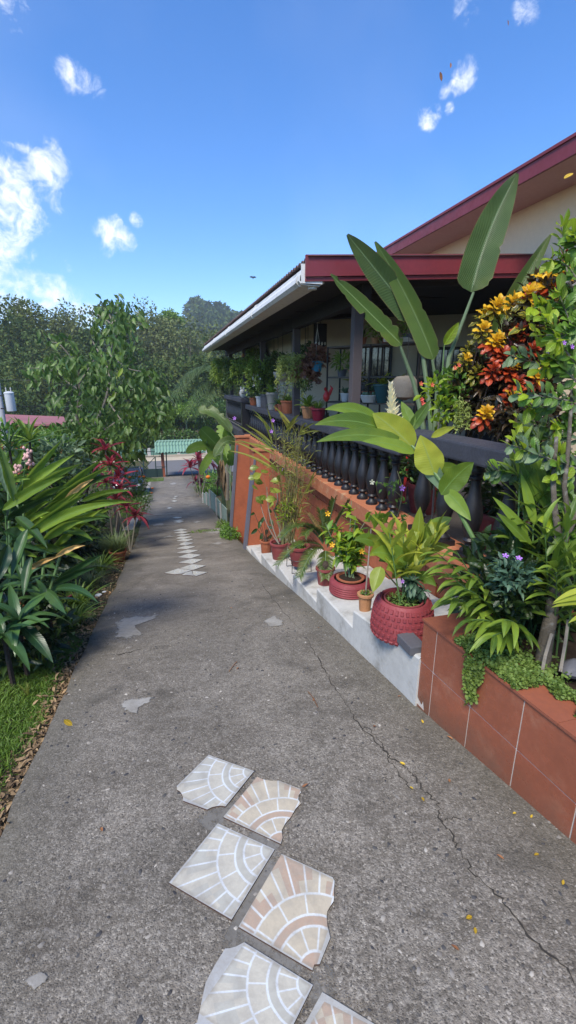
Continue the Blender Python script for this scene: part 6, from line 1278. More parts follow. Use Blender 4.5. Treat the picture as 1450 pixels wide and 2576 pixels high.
gingers(gk, [sv(b, t, None, D) for b, t, D in [((1380, 1640), (1370, 1330), 2.15), ((1400, 1650), (1430, 1300), 2.1), ((1390, 1640), (1400, 1440), 2.0), ((1420, 1660), (1450, 1420), 2.0)]], 'gin_bed4', 'leaf_ginger', .2, .034, 12, .3, .005, up=.1)
gingers(gk, [sv(b, t, None, D) for b, t, D in [((1340, 1600), (1300, 1400), 2.4), ((1300, 1600), (1340, 1450), 2.35), ((1280, 1580), (1260, 1450), 2.4), ((1320, 1600), (1280, 1350), 2.55), ((1300, 1620), (1300, 1530), 2.2)]], 'gin_bed3', 'leaf_ginger_dark', .2, .05, 11, .1, .006)
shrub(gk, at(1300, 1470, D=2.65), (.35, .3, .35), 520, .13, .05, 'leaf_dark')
for b, t, w in (((1500, 1500), (1390, 1520), 16), ((1500, 1515), (1388, 1528), 16), ((1500, 1540), (1430, 1568), 14), ((1480, 1480), (1392, 1516), 14)): vleaf(gk, b, t, w, 1.9, 1.85, 'leaf_ginger_light', 'lance', 6, .3, .3)
# upper right ginger leaf and tall spears at the rail
for b, t, w in (((1380, 1290), (1302, 1092), 30), ((1360, 1270), (1290, 1110), 26), ((1390, 1300), (1340, 1120), 26), ((1340, 1380), (1250, 1290), 26), ((1330, 1350), (1240, 1250), 22), ((1370, 1400), (1405, 1250), 24), ((1345, 1320), (1310, 1190), 24)): vleaf(gk, b, t, w, 2.5, 2.45, 'leaf_ginger', 'lance', 4, .3, .3, seed=b[0])
# white torch ginger leaning over the rail
tg_ = thing('white_ginger', 'tall ginger with a white flower spike and broad leaves in front of the balustrade', 'plant', at(1215, 1420, Z=.28)); pA = [at(1235, 1480, D=2.75), at(1205, 1380, D=2.8), at(1130, 1240, D=2.9), at(1065, 1150, D=3.0), at(1010, 1095, D=3.1), at(990, 1050, D=3.15)]
MB().tube(pA, [.016, .015, .013, .011, .009, .007], 8).build('stem', 'green_stem', tg_, smooth=True)
for i, (b, t, w, d0, d1, sag, roll, m) in enumerate([((955, 1062), (818, 1030), 34, 3.1, 2.95, 16, .3, 'leaf_ginger'), ((975, 1085), (792, 1069), 44, 3.08, 2.9, 18, .3, 'leaf_ginger'), ((1015, 1112), (797, 1112), 40, 3.05, 2.85, 18, .4, 'leaf_ginger'), ((1040, 1128), (938, 1040), 74, 3.05, 3.0, 6, 0, 'leaf_ginger_light'), ((1045, 1140), (912, 1110), 34, 3.0, 2.9, 8, .5, 'leaf_ginger'),
    ((1095, 1195), (1058, 1095), 72, 2.95, 2.9, 0, -.2, 'leaf_ginger_light'), ((1110, 1245), (1192, 1163), 60, 2.9, 2.8, 8, .3, 'leaf_ginger'), ((1120, 1235), (1185, 1310), 40, 2.9, 2.8, 6, .2, 'leaf_ginger'), ((1060, 1140), (1135, 1250), 46, 3.0, 2.9, 0, .5, 'leaf_shrub_blue'), ((1100, 1180), (1160, 1180), 30, 3.0, 2.95, 4, .3, 'leaf_ginger'), ((1085, 1100), (1145, 1075), 20, 3.4, 3.4, 4, .3, 'leaf_ginger_light'), ((1040, 1075), (1010, 1010), 30, 3.4, 3.4, 0, .3, 'leaf_ginger'), ((1030, 1085), (1085, 1005), 30, 3.4, 3.4, 0, .3, 'leaf_ginger')]): vleaf(tg_, b, t, w, d0, d1, m, 'lance', sag, roll, .2, seed=i, ns=14, wave=.08)
br_l = lset('bract', 'leaf_white_bract', 2, shape='lance', L=1., Wd=.45, droop=-.25, fold=.4, ns=5)
for i in range(44):
    f = i/43; vx = 988-6*f; vy = 1066-96*f; a = i*2.4; s_ = .062*(1-.5*f); p = at(vx, vy, D=3.1); put(tg_, random.choice(br_l), p, V(math.cos(a)*1.0, math.sin(a)*1.0-.2, .55+f), (math.cos(a)*-.5, math.sin(a)*-.5, .8), s_*1.35, 'bract')
# periwinkle by the trunk, pale vine at the balusters
pw = thing('periwinkle', 'dark bushy periwinkle with two mauve flowers in the tiled bed', 'plant', at(1300, 1560, Z=.28)); shrub(pw, at(1290, 1452, D=2.2), (.10, .09, .10), 200, .05, .022, 'leaf_bluegreen', kind=None); shrub(pw, at(1300, 1500, D=2.25), (.12, .1, .10), 220, .055, .025, 'leaf_dark')
for vx, vy in ((1272, 1398), (1306, 1404)): flower5(pw, at(vx, vy, D=2.1), .015, 'violet_flower', (-.2, -.4, .9))
stem(pw, at(1300, 1560, Z=.27), at(1290, 1430, D=2.2), .006, .004)
vn = thing('vine', 'thin flowering vine scrambling up the balusters on the orange ledge', 'vine', at(1010, 1360, D=3.7))
vps = [at(x, y, D=3.6) for x, y in ((960, 1390), (975, 1350), (1000, 1300), (1012, 1250), (1010, 1215), (1000, 1185))]; MB().tube(vps, .003, 5).build('stem', 'reed_stem', vn); MB().tube([at(x, y, D=3.65) for x, y in ((1012, 1250), (985, 1228), (955, 1215), (935, 1212))], .003, 5).build('stem', 'reed_stem', vn)
P = [tuple(at(x+random.gauss(0, 7), y+random.gauss(0, 6), D=3.6+random.gauss(0, .04))) for x, y in ((1000, 1220), (985, 1225), (965, 1217), (1010, 1260), (1015, 1300), (1010, 1330), (985, 1345), (975, 1360), (1000, 1300), (1018, 1190)) for _ in range(9)]
scatter('foliage', 'leaf_shrub', P, rdir(len(P)), rdir(len(P), 1), .045, .02, vn)
flower5(vn, at(1012, 1228, D=3.55), .026, 'violet_flower'); flower5(vn, at(936, 1213, D=3.6), .022, 'white_flower')
# creeping cover spilling over the planter edge
n = 17000; P = []
def facex(y): return PA.x+(y-PA.y)*(PB.x-PA.x)/(PB.y-PA.y)
while len(P) < n:
    y = random.uniform(-.4, 1.86); w_ = 1 if 1.38 < y < 1.80 else 0; x = facex(y)+(-.01 if w_ else .17-.1*max(0, 1-abs(y-1.2)/.25))+abs(random.gauss(0, .13 if w_ else .09))
    if x < 2.2 and nz2(x, y, 7, 1) > (-.6 if w_ else -.02): P.append((x, y, (.325 if x < facex(y)+.19 else .305)+random.uniform(0, .03)))
P = np.array(P); gc = scatter('creeping_cover', 'leaf_moss', P, rdir(n, .2), rdir(n, 2), .015*RNG.uniform(.6, 1.3, n), .013, None, 'round'); gc['kind'] = 'stuff'; tag(gc, 'pale green creeping ground cover on the planter coping', 'ground cover')
tv2 = thing('trailing_creeper', 'green creeper strands hanging over the front of the tiled planter', 'plant', at(1200, 1640, D=2.0))
for (x0, y0), (x1, y1) in (((1178, 1632), (1172, 1740)), ((1190, 1650), (1178, 1772)), ((1200, 1655), (1188, 1768)), ((1210, 1665), (1190, 1750)), ((1215, 1670), (1205, 1720)), ((1180, 1660), (1182, 1720)), ((1195, 1660), (1196, 1765)), ((1188, 1650), (1172, 1700))):
    P = []
    for k in range(110):
        f = random.random(); y = y0+(y1-y0)*f; rr_ = ray(x0+(x1-x0)*f+random.gauss(0, 2.2), y); kk = (PB.x-PA.x)/(PB.y-PA.y); tt_ = (PA.x-PA.y*kk-.02)/(rr_.x-rr_.y*kk); P.append(tuple(rr_*tt_+V(random.uniform(-.012, .004), 0, EYE)))
    scatter('strand', 'leaf_moss', P, rdir(110, -.6), rdir(110, .3), .017, .014, tv2, 'round')
q = at(1440, 1690, Z=.30); tag(MB().lathe(q, [(.01, -.02), (.06, 0), (.07, .02), (.05, .04), (.01, .07)], 9, True, lambda a, z: 1+.2*math.sin(2*a+1)).build('stone', 'grey_pot', None, loc=q, smooth=True), 'grey stone in the planter at the right edge', 'stone')
# ------------------------------------------------------------------ terrace bush: croton
cb = at(1270, 1110, D=4.3); ct = thing('croton_bush', 'croton bush with red, orange and yellow leaves above the near rail', 'shrub', V(cb.x, cb.y, .15))
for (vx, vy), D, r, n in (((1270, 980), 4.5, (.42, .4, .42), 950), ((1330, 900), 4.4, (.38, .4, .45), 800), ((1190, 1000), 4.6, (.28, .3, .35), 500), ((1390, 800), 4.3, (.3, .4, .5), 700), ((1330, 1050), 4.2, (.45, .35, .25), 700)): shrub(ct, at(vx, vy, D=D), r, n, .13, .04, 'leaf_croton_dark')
KR = lset('cr_red', 'leaf_croton_red', 3, shape='obovate', L=1., Wd=.46, droop=.35, fold=.25, wave=.25, ns=7); KY = lset('cr_yel', 'leaf_croton_yellow', 3, shape='obovate', L=1., Wd=.46, droop=.3, fold=.25, wave=.3, ns=7); KG = lset('cr_grn', 'leaf_croton_green', 3, shape='obovate', L=1., Wd=.38, droop=.3, fold=.3, wave=.3, ns=7)
def head(vx, vy, D, n, L, inner, outer, split=.5):
    c = at(vx, vy, D=D); ax = V(random.uniform(-.2, .2), -.55, .8).normalized(); x = ax.orthogonal().normalized(); y = ax.cross(x); stem(ct, c-V(0, -.1, .35), c, .008, .006, 'bark_dark', n=3, sides=5)
    for i in range(n):
        f = i/(n-1); a = i*2.4; e = math.radians(-25+100*f); d = (x*math.cos(a)+y*math.sin(a))*math.cos(e)+ax*math.sin(e); put(ct, random.choice(inner if f > split else outer), c+ax*(.10*f-.08), d, ax, L*random.uniform(.8, 1.15)*(1-.35*f))
HD = [(1250, 770, 4.3, 24, .15, KY, KG, .45), (1290, 760, 4.4, 20, .14, KY, KG, .4), (1220, 790, 4.4, 16, .13, KY, KG, .5), (1250, 858, 4.15, 30, .13, KY, KR, .45), (1265, 895, 4.15, 26, .13, KR, KR, .5), (1310, 835, 4.2, 26, .13, KR, KR, .5), (1290, 925, 4.1, 24, .12, KY, KR, .7), (1300, 965, 4.1, 24, .12, KR, KR, .5), (1222, 1042, 4.0, 24, .12, KY, KR, .5), (1180, 880, 4.4, 20, .12, KG, KG, .5), (1170, 905, 4.35, 18, .11, KY, KG, .75), (1200, 935, 4.3, 22, .11, KG, KG, .5), (1380, 705, 4.2, 18, .22, KY, KR, .4), (1410, 690, 4.1, 12, .2, KY, KR, .4), (1345, 800, 4.1, 10, .26, KG, KG, .5), (1400, 780, 4.2, 12, .2, KY, KG, .5), (1420, 660, 4.2, 12, .18, KR, KY, .4), (1285, 1000, 4.1, 20, .12, KY, KR, .7), (1340, 880, 4.1, 18, .13, KR, KR, .5), (1330, 740, 4.2, 20, .15, KY, KG, .5), (1215, 830, 4.2, 20, .13, KY, KG, .6), (1240, 930, 4.1, 20, .12, KR, KR, .5), (1350, 950, 4.0, 18, .12, KY, KR, .6)]
for vx, vy, D, n, L, a_, b_, sp in HD: head(vx, vy, D, int(n*1.35), L*(1.0 if L > .17 else 1.0), a_, b_, sp-.1)
eu = thing('christ_thorn', 'green leafy plant with small coral flowers between the paddle leaves and the croton', 'plant', at(1110, 1070, D=4.6)); 
for (vx, vy), r in (((1095, 985), .14), ((1145, 1010), .16), ((1130, 960), .14), ((1170, 960), .15), ((1120, 1040), .15)): shrub(eu, at(vx, vy, D=4.5), (r, r, r), 60, .10, .042, 'leaf_lime' if vx < 1130 else 'leaf_shrub', kind=None)
stem(eu, V(*at(1110, 1070, D=4.6)[:2], .15), at(1110, 970, D=4.5), .012, .008, 'bark_pale')
for vx, vy in ((1060, 965), (1065, 1015), (1088, 968), (1145, 925), (1155, 918), (1062, 1005)): flower5(eu, at(vx, vy, D=4.3), .022, 'coral_flower')
for i, (vx0, vy0, vy1) in enumerate(((1150, 1010, 1085), (1162, 1000, 1070), (1178, 1015, 1080))):
    t = thing('string_plant', ('grey-green hanging tail plant left of the croton foot', 'middle grey-green tail plant left of the croton foot', 'right-hand grey-green tail plant left of the croton foot')[i], 'plant', at(vx0, vy1, D=4.3), 'hanging tail plants'); P = [tuple(at(vx0+random.gauss(0, 4), vy0+(vy1-vy0)*random.random(), D=4.35)) for _ in range(160)]; scatter('foliage', 'leaf_fern_pale', P, rdir(160, -.5), rdir(160), .03, .012, t, 'tri')
# ------------------------------------------------------------------ paddle-leaved strelitzia
sx = thing('strelitzia', 'giant paddle-leaved plant standing on the terrace before the porch', 'plant', V(*at(1085, 1080, D=5.2)[:2], .15))
for nm, pet, b, t, w, d, m, tear, side, roll in [
    ('torn', [(1065, 1075, 5.2), (1040, 960, 5.15), (1005, 865, 5.0)], (1012, 868), (832, 690), 46, (5.0, 4.55), 'leaf_strelitzia_pale', .3, 0, .45), ('dark', [(1085, 1080, 5.2), (1065, 900, 5.15), (1036, 795, 5.05)], (1042, 800), (874, 590), 64, (5.0, 4.5), 'leaf_strelitzia', 0, 0, .15), ('pale', [(1092, 1080, 5.2), (1100, 980, 5.2), (1088, 905, 5.1)], (1092, 905), (944, 608), 52, (5.1, 4.6), 'leaf_strelitzia_pale', 0, 10, -.2),
    ('tall', [(1105, 1080, 5.1), (1130, 900, 5.0), (1192, 735, 4.8)], (1186, 735), (1302, 436), 84, (4.8, 4.3), 'leaf_strelitzia', 0, -14, .1), ('right', [(1115, 1080, 5.1), (1160, 980, 5.0), (1212, 910, 4.9)], (1212, 912), (1386, 590), 54, (4.9, 4.4), 'leaf_strelitzia_pale', 0, -8, .55)]:
    pts = [at(x, y, D=D) for x, y, D in pet]; base = V(pts[0].x, pts[0].y, .15); MB().tube([base, pts[0].lerp(base, .3)]+[pts[0], pts[0].lerp(pts[1], .5)+V(.01, 0, 0), pts[1], pts[1].lerp(pts[2], .5), pts[2]], [.035, .033, .03, .026, .024, .02, .014], 8).build('petiole', 'grey_green_stem', sx, smooth=True)
    vleaf(sx, b, t, w, d[0], d[1], m, 'spear', 0, roll, .22, ns=30, tear=max(.06, tear), seed=3, wave=.035, side=side)
vleaf(sx, (1118, 868), (1155, 810), 26, 4.9, 4.8, 'leaf_lime', 'lance', 0, .2, .3); stem(sx, at(1112, 960, D=4.9), at(1118, 868, D=4.9), .008, .005)
# ------------------------------------------------------------------ pots on the long rail
def onrail(vx, x=2.44): 
    r = None
    for k in range(400):
        y = 4.2+.03*k; p = V(x, y, 1.055)
        if project(p)[0] <= vx: return p
    return p
GRP = 'pots lined up on the long rail'
def rail_pot(lb, vx, rt, rb, h, m, kind, x=2.44, **k):
    c = onrail(vx, x); t, s = potted('rail_pot', lb, 'potted plant', c, rt, rb, h, m, GRP); 
    if kind == 'rosette': rosette(t, s, 16, .26, .045, 'railros', 'leaf_bluegreen', 'strap', (5, 80), .4, .35)
    if kind == 'spider': blades(t, s, 70, .34, .012, 'leaf_fern', .9, .05, .5)
    if kind == 'bush': shrub(t, s+V(0, 0, .16), (.17, .2, .2), 190, .085, .034, 'leaf_hedge', kind=None)
    if kind == 'flowers':
        shrub(t, s+V(0, 0, .28), (.22, .26, .3), 330, .08, .03, 'leaf_fern_dark', stems=5)
        for i in range(14): flower5(t, s+V(random.uniform(-.3, -.1), random.uniform(-.25, .25), random.uniform(.2, .5)), .022, 'white_china', (-.5, -.8, .2))
    if kind == 'broad': rosette(t, s, 12, .34, .10, 'railbroad', 'leaf_ginger', 'oval', (15, 80), .35, .25)
    if kind == 'succ': rosette(t, s, 22, .15, .04, 'railsucc', 'leaf_shrub_blue', 'obovate', (10, 85), .1, .2)
    return t
rail_pot('burgundy pot with spidery leaves at the near end of the long rail', 801, .12, .085, .2, 'burgundy_pot', 'spider')
rail_pot('tan rimmed pot with broad upright leaves left of the burgundy one', 776, .115, .085, .2, 'tan_pot', 'broad')
rail_pot('large ribbed terracotta pot just left of the near porch post', 726, .145, .11, .25, 'terracotta', 'spider')
rail_pot('small terracotta pot, right one of a touching pair', 709, .075, .055, .15, 'terracotta', 'spider')
rail_pot('small terracotta pot, left one of a touching pair', 699, .075, .055, .15, 'terracotta', 'rosette')
rail_pot('tall pale stone pot tapering to its foot on the long rail', 686, .14, .09, .38, 'pale_stone_pot', 'broad')
rail_pot('dark grey bucket pot with white-flowered shrub', 672, .15, .12, .33, 'grey_pot', 'flowers')
rail_pot('light bluish grey pot with a succulent beside a porch post', 657, .12, .10, .26, 'transformer_grey', 'succ')
rail_pot('orange terracotta pot behind the white animal planter', 648, .13, .10, .22, 'tan_pot', 'bush', x=2.62)
rail_pot('far small pot with bushy green plant on the long rail', 640, .12, .10, .2, 'terracotta', 'bush')
an = thing('animal_planter', 'white animal-shaped planter at the far end of the long rail', 'planter', V(2.32, 13.3, 1.235)); c = ORG[an]
MB().lathe(c, [(.08, 0), (.13, .05), (.15, .12), (.12, .2), (.09, .22)], 16, True, lambda a, z: 1+.25*math.cos(a)).build('body', 'white_china', an, smooth=True); MB().lathe(c+V(-.05, -.18, .16), [(.01, -.06), (.06, -.03), (.07, .02), (.04, .07), (.01, .08)], 12).build('head', 'white_china', an, smooth=True)
for s_ in (-1, 1): MB().lathe(c+V(-.05+s_*.04, -.18, .22), [(.02, 0), (.022, .04), (.004, .09)], 8).build('ear', 'white_china', an, smooth=True)
rosette(an, c+V(0, 0, .2), 14, .2, .05, 'railsucc', 'leaf_shrub_blue', 'obovate', (10, 85), .1, .2)
# ------------------------------------------------------------------ hanging plants along the porch
def hang(lb, vx, vy, X, r, drop, n, m, L=.07, Wd=.02, bowl=None, br=.12, strands=26, name='hanging_plant'):
    c = at(vx, vy, X=X); t = thing(name, lb, 'hanging plant', c, 'baskets hanging along the porch')
    MB().tube([c+V(0, 0, .05), V(c.x, c.y, 2.72)], .004, 5).build('cord', 'wire', t)
    if bowl: MB().lathe(c+V(0, 0, -br*.9), [(br*.25, 0), (br*.75, br*.25), (br, br*.8), (br*1.02, br*.95), (br*.9, br*.95), (br*.85, br*.7)], 18, False).build('bowl', bowl, t, smooth=True)
    P, D = [], []
    for i in range(strands):
        a = random.uniform(0, 6.283); rr = r*math.sqrt(random.random()); le = drop*random.uniform(.35, 1); o = V(math.cos(a)*rr, math.sin(a)*rr, random.uniform(0, r*.5)*(1-rr/r))
        for k in range(n//strands):
            f = random.random(); P.append(tuple(c+o*(1+.35*f)+V(random.gauss(0, .02), random.gauss(0, .02), -le*f))); D.append((math.cos(a)*.5+random.gauss(0, .5), math.sin(a)*.5+random.gauss(0, .5), -.5+random.gauss(0, .5)))
    scatter('foliage', m, P, D, rdir(len(P), .6), L*RNG.uniform(.6, 1.3, len(P)), Wd, t, 'leaf', kind='stuff'); return t
hang('big pale trailing fern at the far porch corner', 562, 905, 2.15, .38, .95, 1500, 'leaf_fern', .10, .035)
hang('dark trailing plant right of the big pale fern', 594, 905, 2.3, .36, .95, 1200, 'leaf_fern_dark', .10, .035)
hang('leafy green basket beside the far porch post', 622, 905, 2.3, .34, .7, 900, 'leaf_fern', .09, .035)
hang('bright trailing fern basket between two porch posts', 655, 910, 2.3, .30, .75, 1200, 'leaf_fern', .08, .03)
t = hang('spider plant in a rounded grey bowl', 712, 937, 2.35, .16, .12, 120, 'leaf_fern_dark', .06, .02, 'pale_stone_pot', .19, 10); blades(t, ORG[t]+V(0, 0, .1), 90, .42, .016, 'leaf_lemongrass', 1.0, .1, .55)
hang('soft pale green fern hanging in front of the second porch post', 733, 895, 2.2, .21, .55, 1700, 'leaf_fern_pale', .05, .016)
hang('darker green fern basket behind the pale one', 700, 890, 2.6, .26, .45, 800, 'leaf_fern_dark', .07, .025)
t = hang('reddish begonia spilling from a basket beside the blue pot', 768, 905, 2.45, .19, .45, 420, 'leaf_begonia', .10, .07); shrub(t, ORG[t]+V(0, 0, -.42), (.12, .12, .1), 160, .06, .02, 'leaf_fern_dark')
c = at(797, 935, X=2.6); t = thing('hanging_pot', 'sky blue hanging pot with a dark red bushy plant', 'hanging plant', c, 'baskets hanging along the porch'); s = pot(t, c, .105, .075, .17, 'blue_plastic')
shrub(t, s+V(0, 0, .10), (.2, .2, .16), 260, .09, .06, 'leaf_begonia', kind=None)
for k in range(3): a = k*2.09; MB().tube([s+V(.1*math.cos(a), .1*math.sin(a), 0), s+V(0, 0, .55), V(s.x, s.y, 2.75)], .003, 5).build('cord', 'white_china', t)
hang('deep green fern hanging well inside the second porch bay', 690, 915, 2.75, .30, .6, 900, 'leaf_fern_dark', .09, .03)
hang('feathery green basket just inside the third porch bay', 640, 880, 2.7, .30, .5, 800, 'leaf_fern', .09, .03)
hang('dark leafy basket above the tan rimmed pot', 775, 870, 2.9, .25, .35, 500, 'leaf_fern_dark', .09, .035)
# clay bells on a cord
for i, (vx, vy) in enumerate(((612, 893), (615, 922), (617, 940))):
    c = at(vx, vy, X=2.3); tag(MB().lathe(c, [(.055, -.05), (.045, -.02), (.03, .03), (.012, .05)], 12).build('clay_bell', 'tan_pot', None, loc=c, smooth=True), ('topmost small clay bell by the far porch post', 'middle small clay bell by the far porch post', 'lowest small clay bell by the far porch post')[i], 'bell', 'clay bells')
# wind chime and little frame on the back wall
c = at(806, 845, D=8.6); wc = thing('hanging_plaque', 'dark carved plaque hanging on a cord under the porch ceiling', 'plaque', c); MB().box((c.x-.13, c.y-.02, c.z-.24), (c.x+.13, c.y+.02, c.z+.22)).build('board', 'dark_beam', wc, bevel=.01); MB().tube([c+V(0, 0, .2), V(c.x, c.y, 2.85)], .006, 5).build('cord', 'wood_grey', wc)
for k in range(4): MB().lathe(c+V(-.09+.06*k, -.03, -.14), [(.01, -.03), (.018, 0), (.01, .03)], 8).build('bead', 'white_china', wc)
# ------------------------------------------------------------------ shelf rack with pots
rk = thing('shelf_rack', 'rusty iron shelf rack of pots inside the porch', 'rack', V(*at(930, 1020, D=6.9)[:2], .15))
ra, rb_ = at(822, 1015, D=7.3), at(1046, 1015, D=6.3); dv_ = rb_-ra; dv_.z = 0; nv_ = V(-dv_.y, dv_.x, 0).normalized()*.35
def shelf(vy, nm='shelf'):
    z = at(930, vy, D=6.8).z; p, q = V(ra.x, ra.y, z), V(rb_.x, rb_.y, z); MB().prism([p, q, q+nv_, p+nv_], (0, 0, .025)).build(nm, 'wood_grey', rk); return z
zs = [shelf(873), shelf(951), shelf(1017)]
for f in (0, .5, 1):
    for k in (0, 1): p = ra.lerp(rb_, f)+nv_*k; MB().bar(V(p.x, p.y, .15), V(p.x, p.y, zs[0]+.02), .022).build('post', 'iron', rk)
def rp(lb, f, lvl, rt, rb, h, m, kind, side=.3, cat='potted plant'):
    p = ra.lerp(rb_, f)+nv_*side; c = V(p.x, p.y, zs[lvl]+.026); t, s = potted('rack_pot', lb, cat, c, rt, rb, h, m, 'pots on the shelf rack', rim=.008)
    if kind == 'cactus':
        for i in range(5): a = i*1.26; q = s+V(rt*.55*math.cos(a), rt*.55*math.sin(a), 0); MB().lathe(q, [(.02, 0), (.032, .03), (.02, .06), (.003, .065)], 8).build('cactus', 'grey_green_stem', t, smooth=True)
    if kind == 'succ': rosette(t, s, 16, .16, .04, 'railsucc', 'leaf_shrub_blue', 'obovate', (10, 85), .1, .2)
    if kind == 'lily': rosette(t, s, 9, .3, .09, 'racklily', 'leaf_ginger_light', 'lance', (20, 85), .3, .3)
    if kind == 'grass': blades(t, s, 40, .3, .01, 'leaf_fern_dark', .7, .04, .4)
    if kind == 'bush': shrub(t, s+V(0, 0, .13), (.15, .15, .15), 120, .08, .03, 'leaf_fern', kind=None)
    return t
rp('wide white bowl of round cacti on the lowest shelf', .5, 2, .15, .10, .11, 'white_china', 'cactus', .1)
rp('terracotta bowl behind the white cactus bowl', .44, 2, .15, .11, .16, 'terracotta', 'succ', .7)
rp('white banded cup pot left of the near porch post', .20, 2, .075, .05, .13, 'white_china', 'succ', .2)
rp('tall dark blue-grey pot behind the banded cup', .28, 2, .11, .085, .3, 'grey_pot', 'lily', .7)
rp('scalloped teal pot, left of the teal pair', .64, 2, .13, .07, .27, 'teal_pot', 'lily', .1)
rp('scalloped teal pot, right of the teal pair', .78, 2, .13, .07, .27, 'teal_pot', 'lily', .3)
rp('small clay pot with spiky plant at the left of the top shelf', .34, 0, .08, .06, .11, 'terracotta', 'grass', .4)
rp('little tan pot with pale leaves on the top shelf', .5, 0, .07, .055, .09, 'tan_pot', 'bush', .4)
rp('red clay pot with succulent on the top shelf', .62, 0, .10, .08, .14, 'maroon_pot', 'succ', .5)
rp('dark pot with twiggy shrub at the right of the top shelf', .82, 0, .09, .07, .12, 'grey_pot', 'bush', .6)
rp('small dark pot on the middle shelf at the left', .12, 1, .08, .06, .11, 'grey_pot', 'bush', .4)
rp('small clay pot on the middle shelf', .25, 1, .07, .05, .10, 'tan_pot', 'succ', .4)
p = ra.lerp(rb_, .78)+nv_*.15; c = V(p.x, p.y, zs[0]+.03); cq = MB()
for i in range(9): cq.lathe(c+V((i-4)*.045, random.uniform(-.02, .02), 0), [(.06, 0), (.07, .03), (.05, .06), (.01, .065)], 9)
tag(cq.build('folded_cloth', 'cloth_cream', None, loc=c, smooth=True), 'crumpled cream cloth on the top shelf behind the torn leaf', 'cloth')
c = V(*at(1020, 975, D=5.9)[:2], at(1020, 975, D=5.9).z); cl_ = MB().lathe(c, [(.02, -.16), (.14, -.12), (.17, 0), (.15, .10), (.11, .14), (.02, .15)], 16, True, lambda a, z: 1+.08*math.sin(3*a)); st2 = thing('stump_pot', 'pale brown rounded bark pot hanging right of the teal pair', 'pot', c); ob = cl_.build('shell', 'bark_pale', st2, smooth=True); MB().tube([c+V(0, 0, .1), V(c.x, c.y, 2.8)], .005, 5).build('cord', 'wire', st2)
c = V(*at(822, 985, D=7.0)[:2], zs[2]+.03); fg = thing('rooster_figure', 'small red rooster figure at the left end of the lowest shelf', 'figurine', c)
MB().lathe(c, [(.02, 0), (.05, .04), (.055, .09), (.03, .14), (.012, .17)], 12).build('body', 'red_thing', fg, smooth=True); MB().lathe(c+V(-.03, -.02, .19), [(.006, -.03), (.026, 0), (.006, .03)], 10).build('head', 'red_thing', fg, smooth=True); MB().tube([c+V(.04, 0, .1), c+V(.09, 0, .2), c+V(.06, 0, .24)], [.03, .022, .006], 7).build('tail', 'red_thing', fg, smooth=True)
# red plastic stool and dark plants standing behind the balusters
c = V(*at(1045, 1035, D=5.7)[:2], .15); stl = thing('plastic_stool', 'red plastic stool half hidden behind the paddle-leaf stems', 'stool', c)
MB().box((c.x-.17, c.y-.17, .9), (c.x+.17, c.y+.17, .93)).build('seat', 'red_thing', stl, bevel=.01)
for i in (-1, 1):
    for j in (-1, 1): MB().bar(c+V(i*.17, j*.17, 0), c+V(i*.13, j*.13, .76), .035).build('leg', 'red_thing', stl)
for i, (x, y, r, m, lb) in enumerate([(2.95, 3.3, .22, 'maroon_pot', 'maroon pot with dark foliage behind the first near balusters'), (2.9, 2.5, .22, 'grey_pot', 'grey pot with dark foliage behind the near balusters at the right'), (2.95, 4.6, .2, 'maroon_pot', 'maroon pot with leafy plant behind the rail corner'), (2.9, 5.4, .2, 'terracotta', 'terracotta pot with leafy plant behind the near end of the long rail'), (2.95, 6.3, .2, 'grey_pot', 'grey pot with dark plant behind the long balustrade'), (2.9, 7.3, .2, 'maroon_pot', 'maroon pot with dark plant at the second porch bay'), (2.95, 8.4, .2, 'grey_pot', 'grey pot with dark plant by the second porch post'), (2.95, 9.6, .2, 'terracotta', 'terracotta pot with dark plant deep in the porch'), (2.95, 1.7, .2, 'maroon_pot', 'maroon pot with dark foliage behind the last near balusters'), (2.95, 11.0, .2, 'grey_pot', 'grey pot with dark plant at the far end of the porch')]):
    t, s = potted('terrace_pot', lb, 'potted plant', V(x, y, .15), r, r*.75, .36, m, 'pots standing on the terrace floor'); shrub(t, s+V(.05, 0, .28), (.33, .42, .34), 520, .12, .05, 'leaf_dark', stems=4); blades(t, s, 40, .5, .02, 'leaf_fern_dark', .6, .08, .4)
# ------------------------------------------------------------------ loose leaves, stones, bird
yl = lset('fallen', 'leaf_fallen_yellow', 2, shape='oval', L=1., Wd=.5, droop=-.15, fold=.3, ns=5); bl_ = lset('fallenb', 'leaf_fallen_brown', 2, shape='oval', L=1., Wd=.45, droop=-.3, fold=.5, ns=5)
def loose(pool, p, d, up, s, lb, grp, nm='fallen_leaf'):
    o = bpy.data.objects.new(nm, random.choice(pool)); COL.objects.link(o); o.matrix_basis = basis(p, d, up, s); ORG[o] = Vector(p); tag(o, lb, 'leaf', grp)
for vx, vy in [(1062, 2006), (1032, 1980), (1187, 2310), (1195, 2338), (1298, 2046), (1335, 2060), (1355, 2150), (1415, 2230), (1065, 1822), (1020, 1925)]:
    p = lay(gnd(vx, vy), .008); loose(yl, p, V(random.uniform(-1, 1), random.uniform(-1, 1), .05), (0, 0, 1), random.uniform(.018, .028), 'small yellow leaf fallen on the right half of the drive', 'yellow leaves on the drive')
for vx, vy in [(1268, 2165), (945, 1830), (1000, 1755), (1140, 1862), (585, 1530), (590, 1675), (790, 1760), (800, 1580), (1130, 1960), (600, 1680), (255, 2085), (1155, 2395), (760, 1985)]:
    p = lay(gnd(vx, vy), .008); loose(bl_, p, V(random.uniform(-1, 1), random.uniform(-1, 1), .05), (0, 0, 1), random.uniform(.02, .036), 'small dry brown leaf lying on the concrete drive', 'brown leaves on the drive')
tw = MB().tube([lay(gnd(x, y), .008) for x, y in ((775, 1742), (788, 1758), (800, 1782))], .0025, 5).build('twig', 'leaf_fallen_brown', None); tag(tw, 'thin dry twig lying beside the long crack', 'twig')
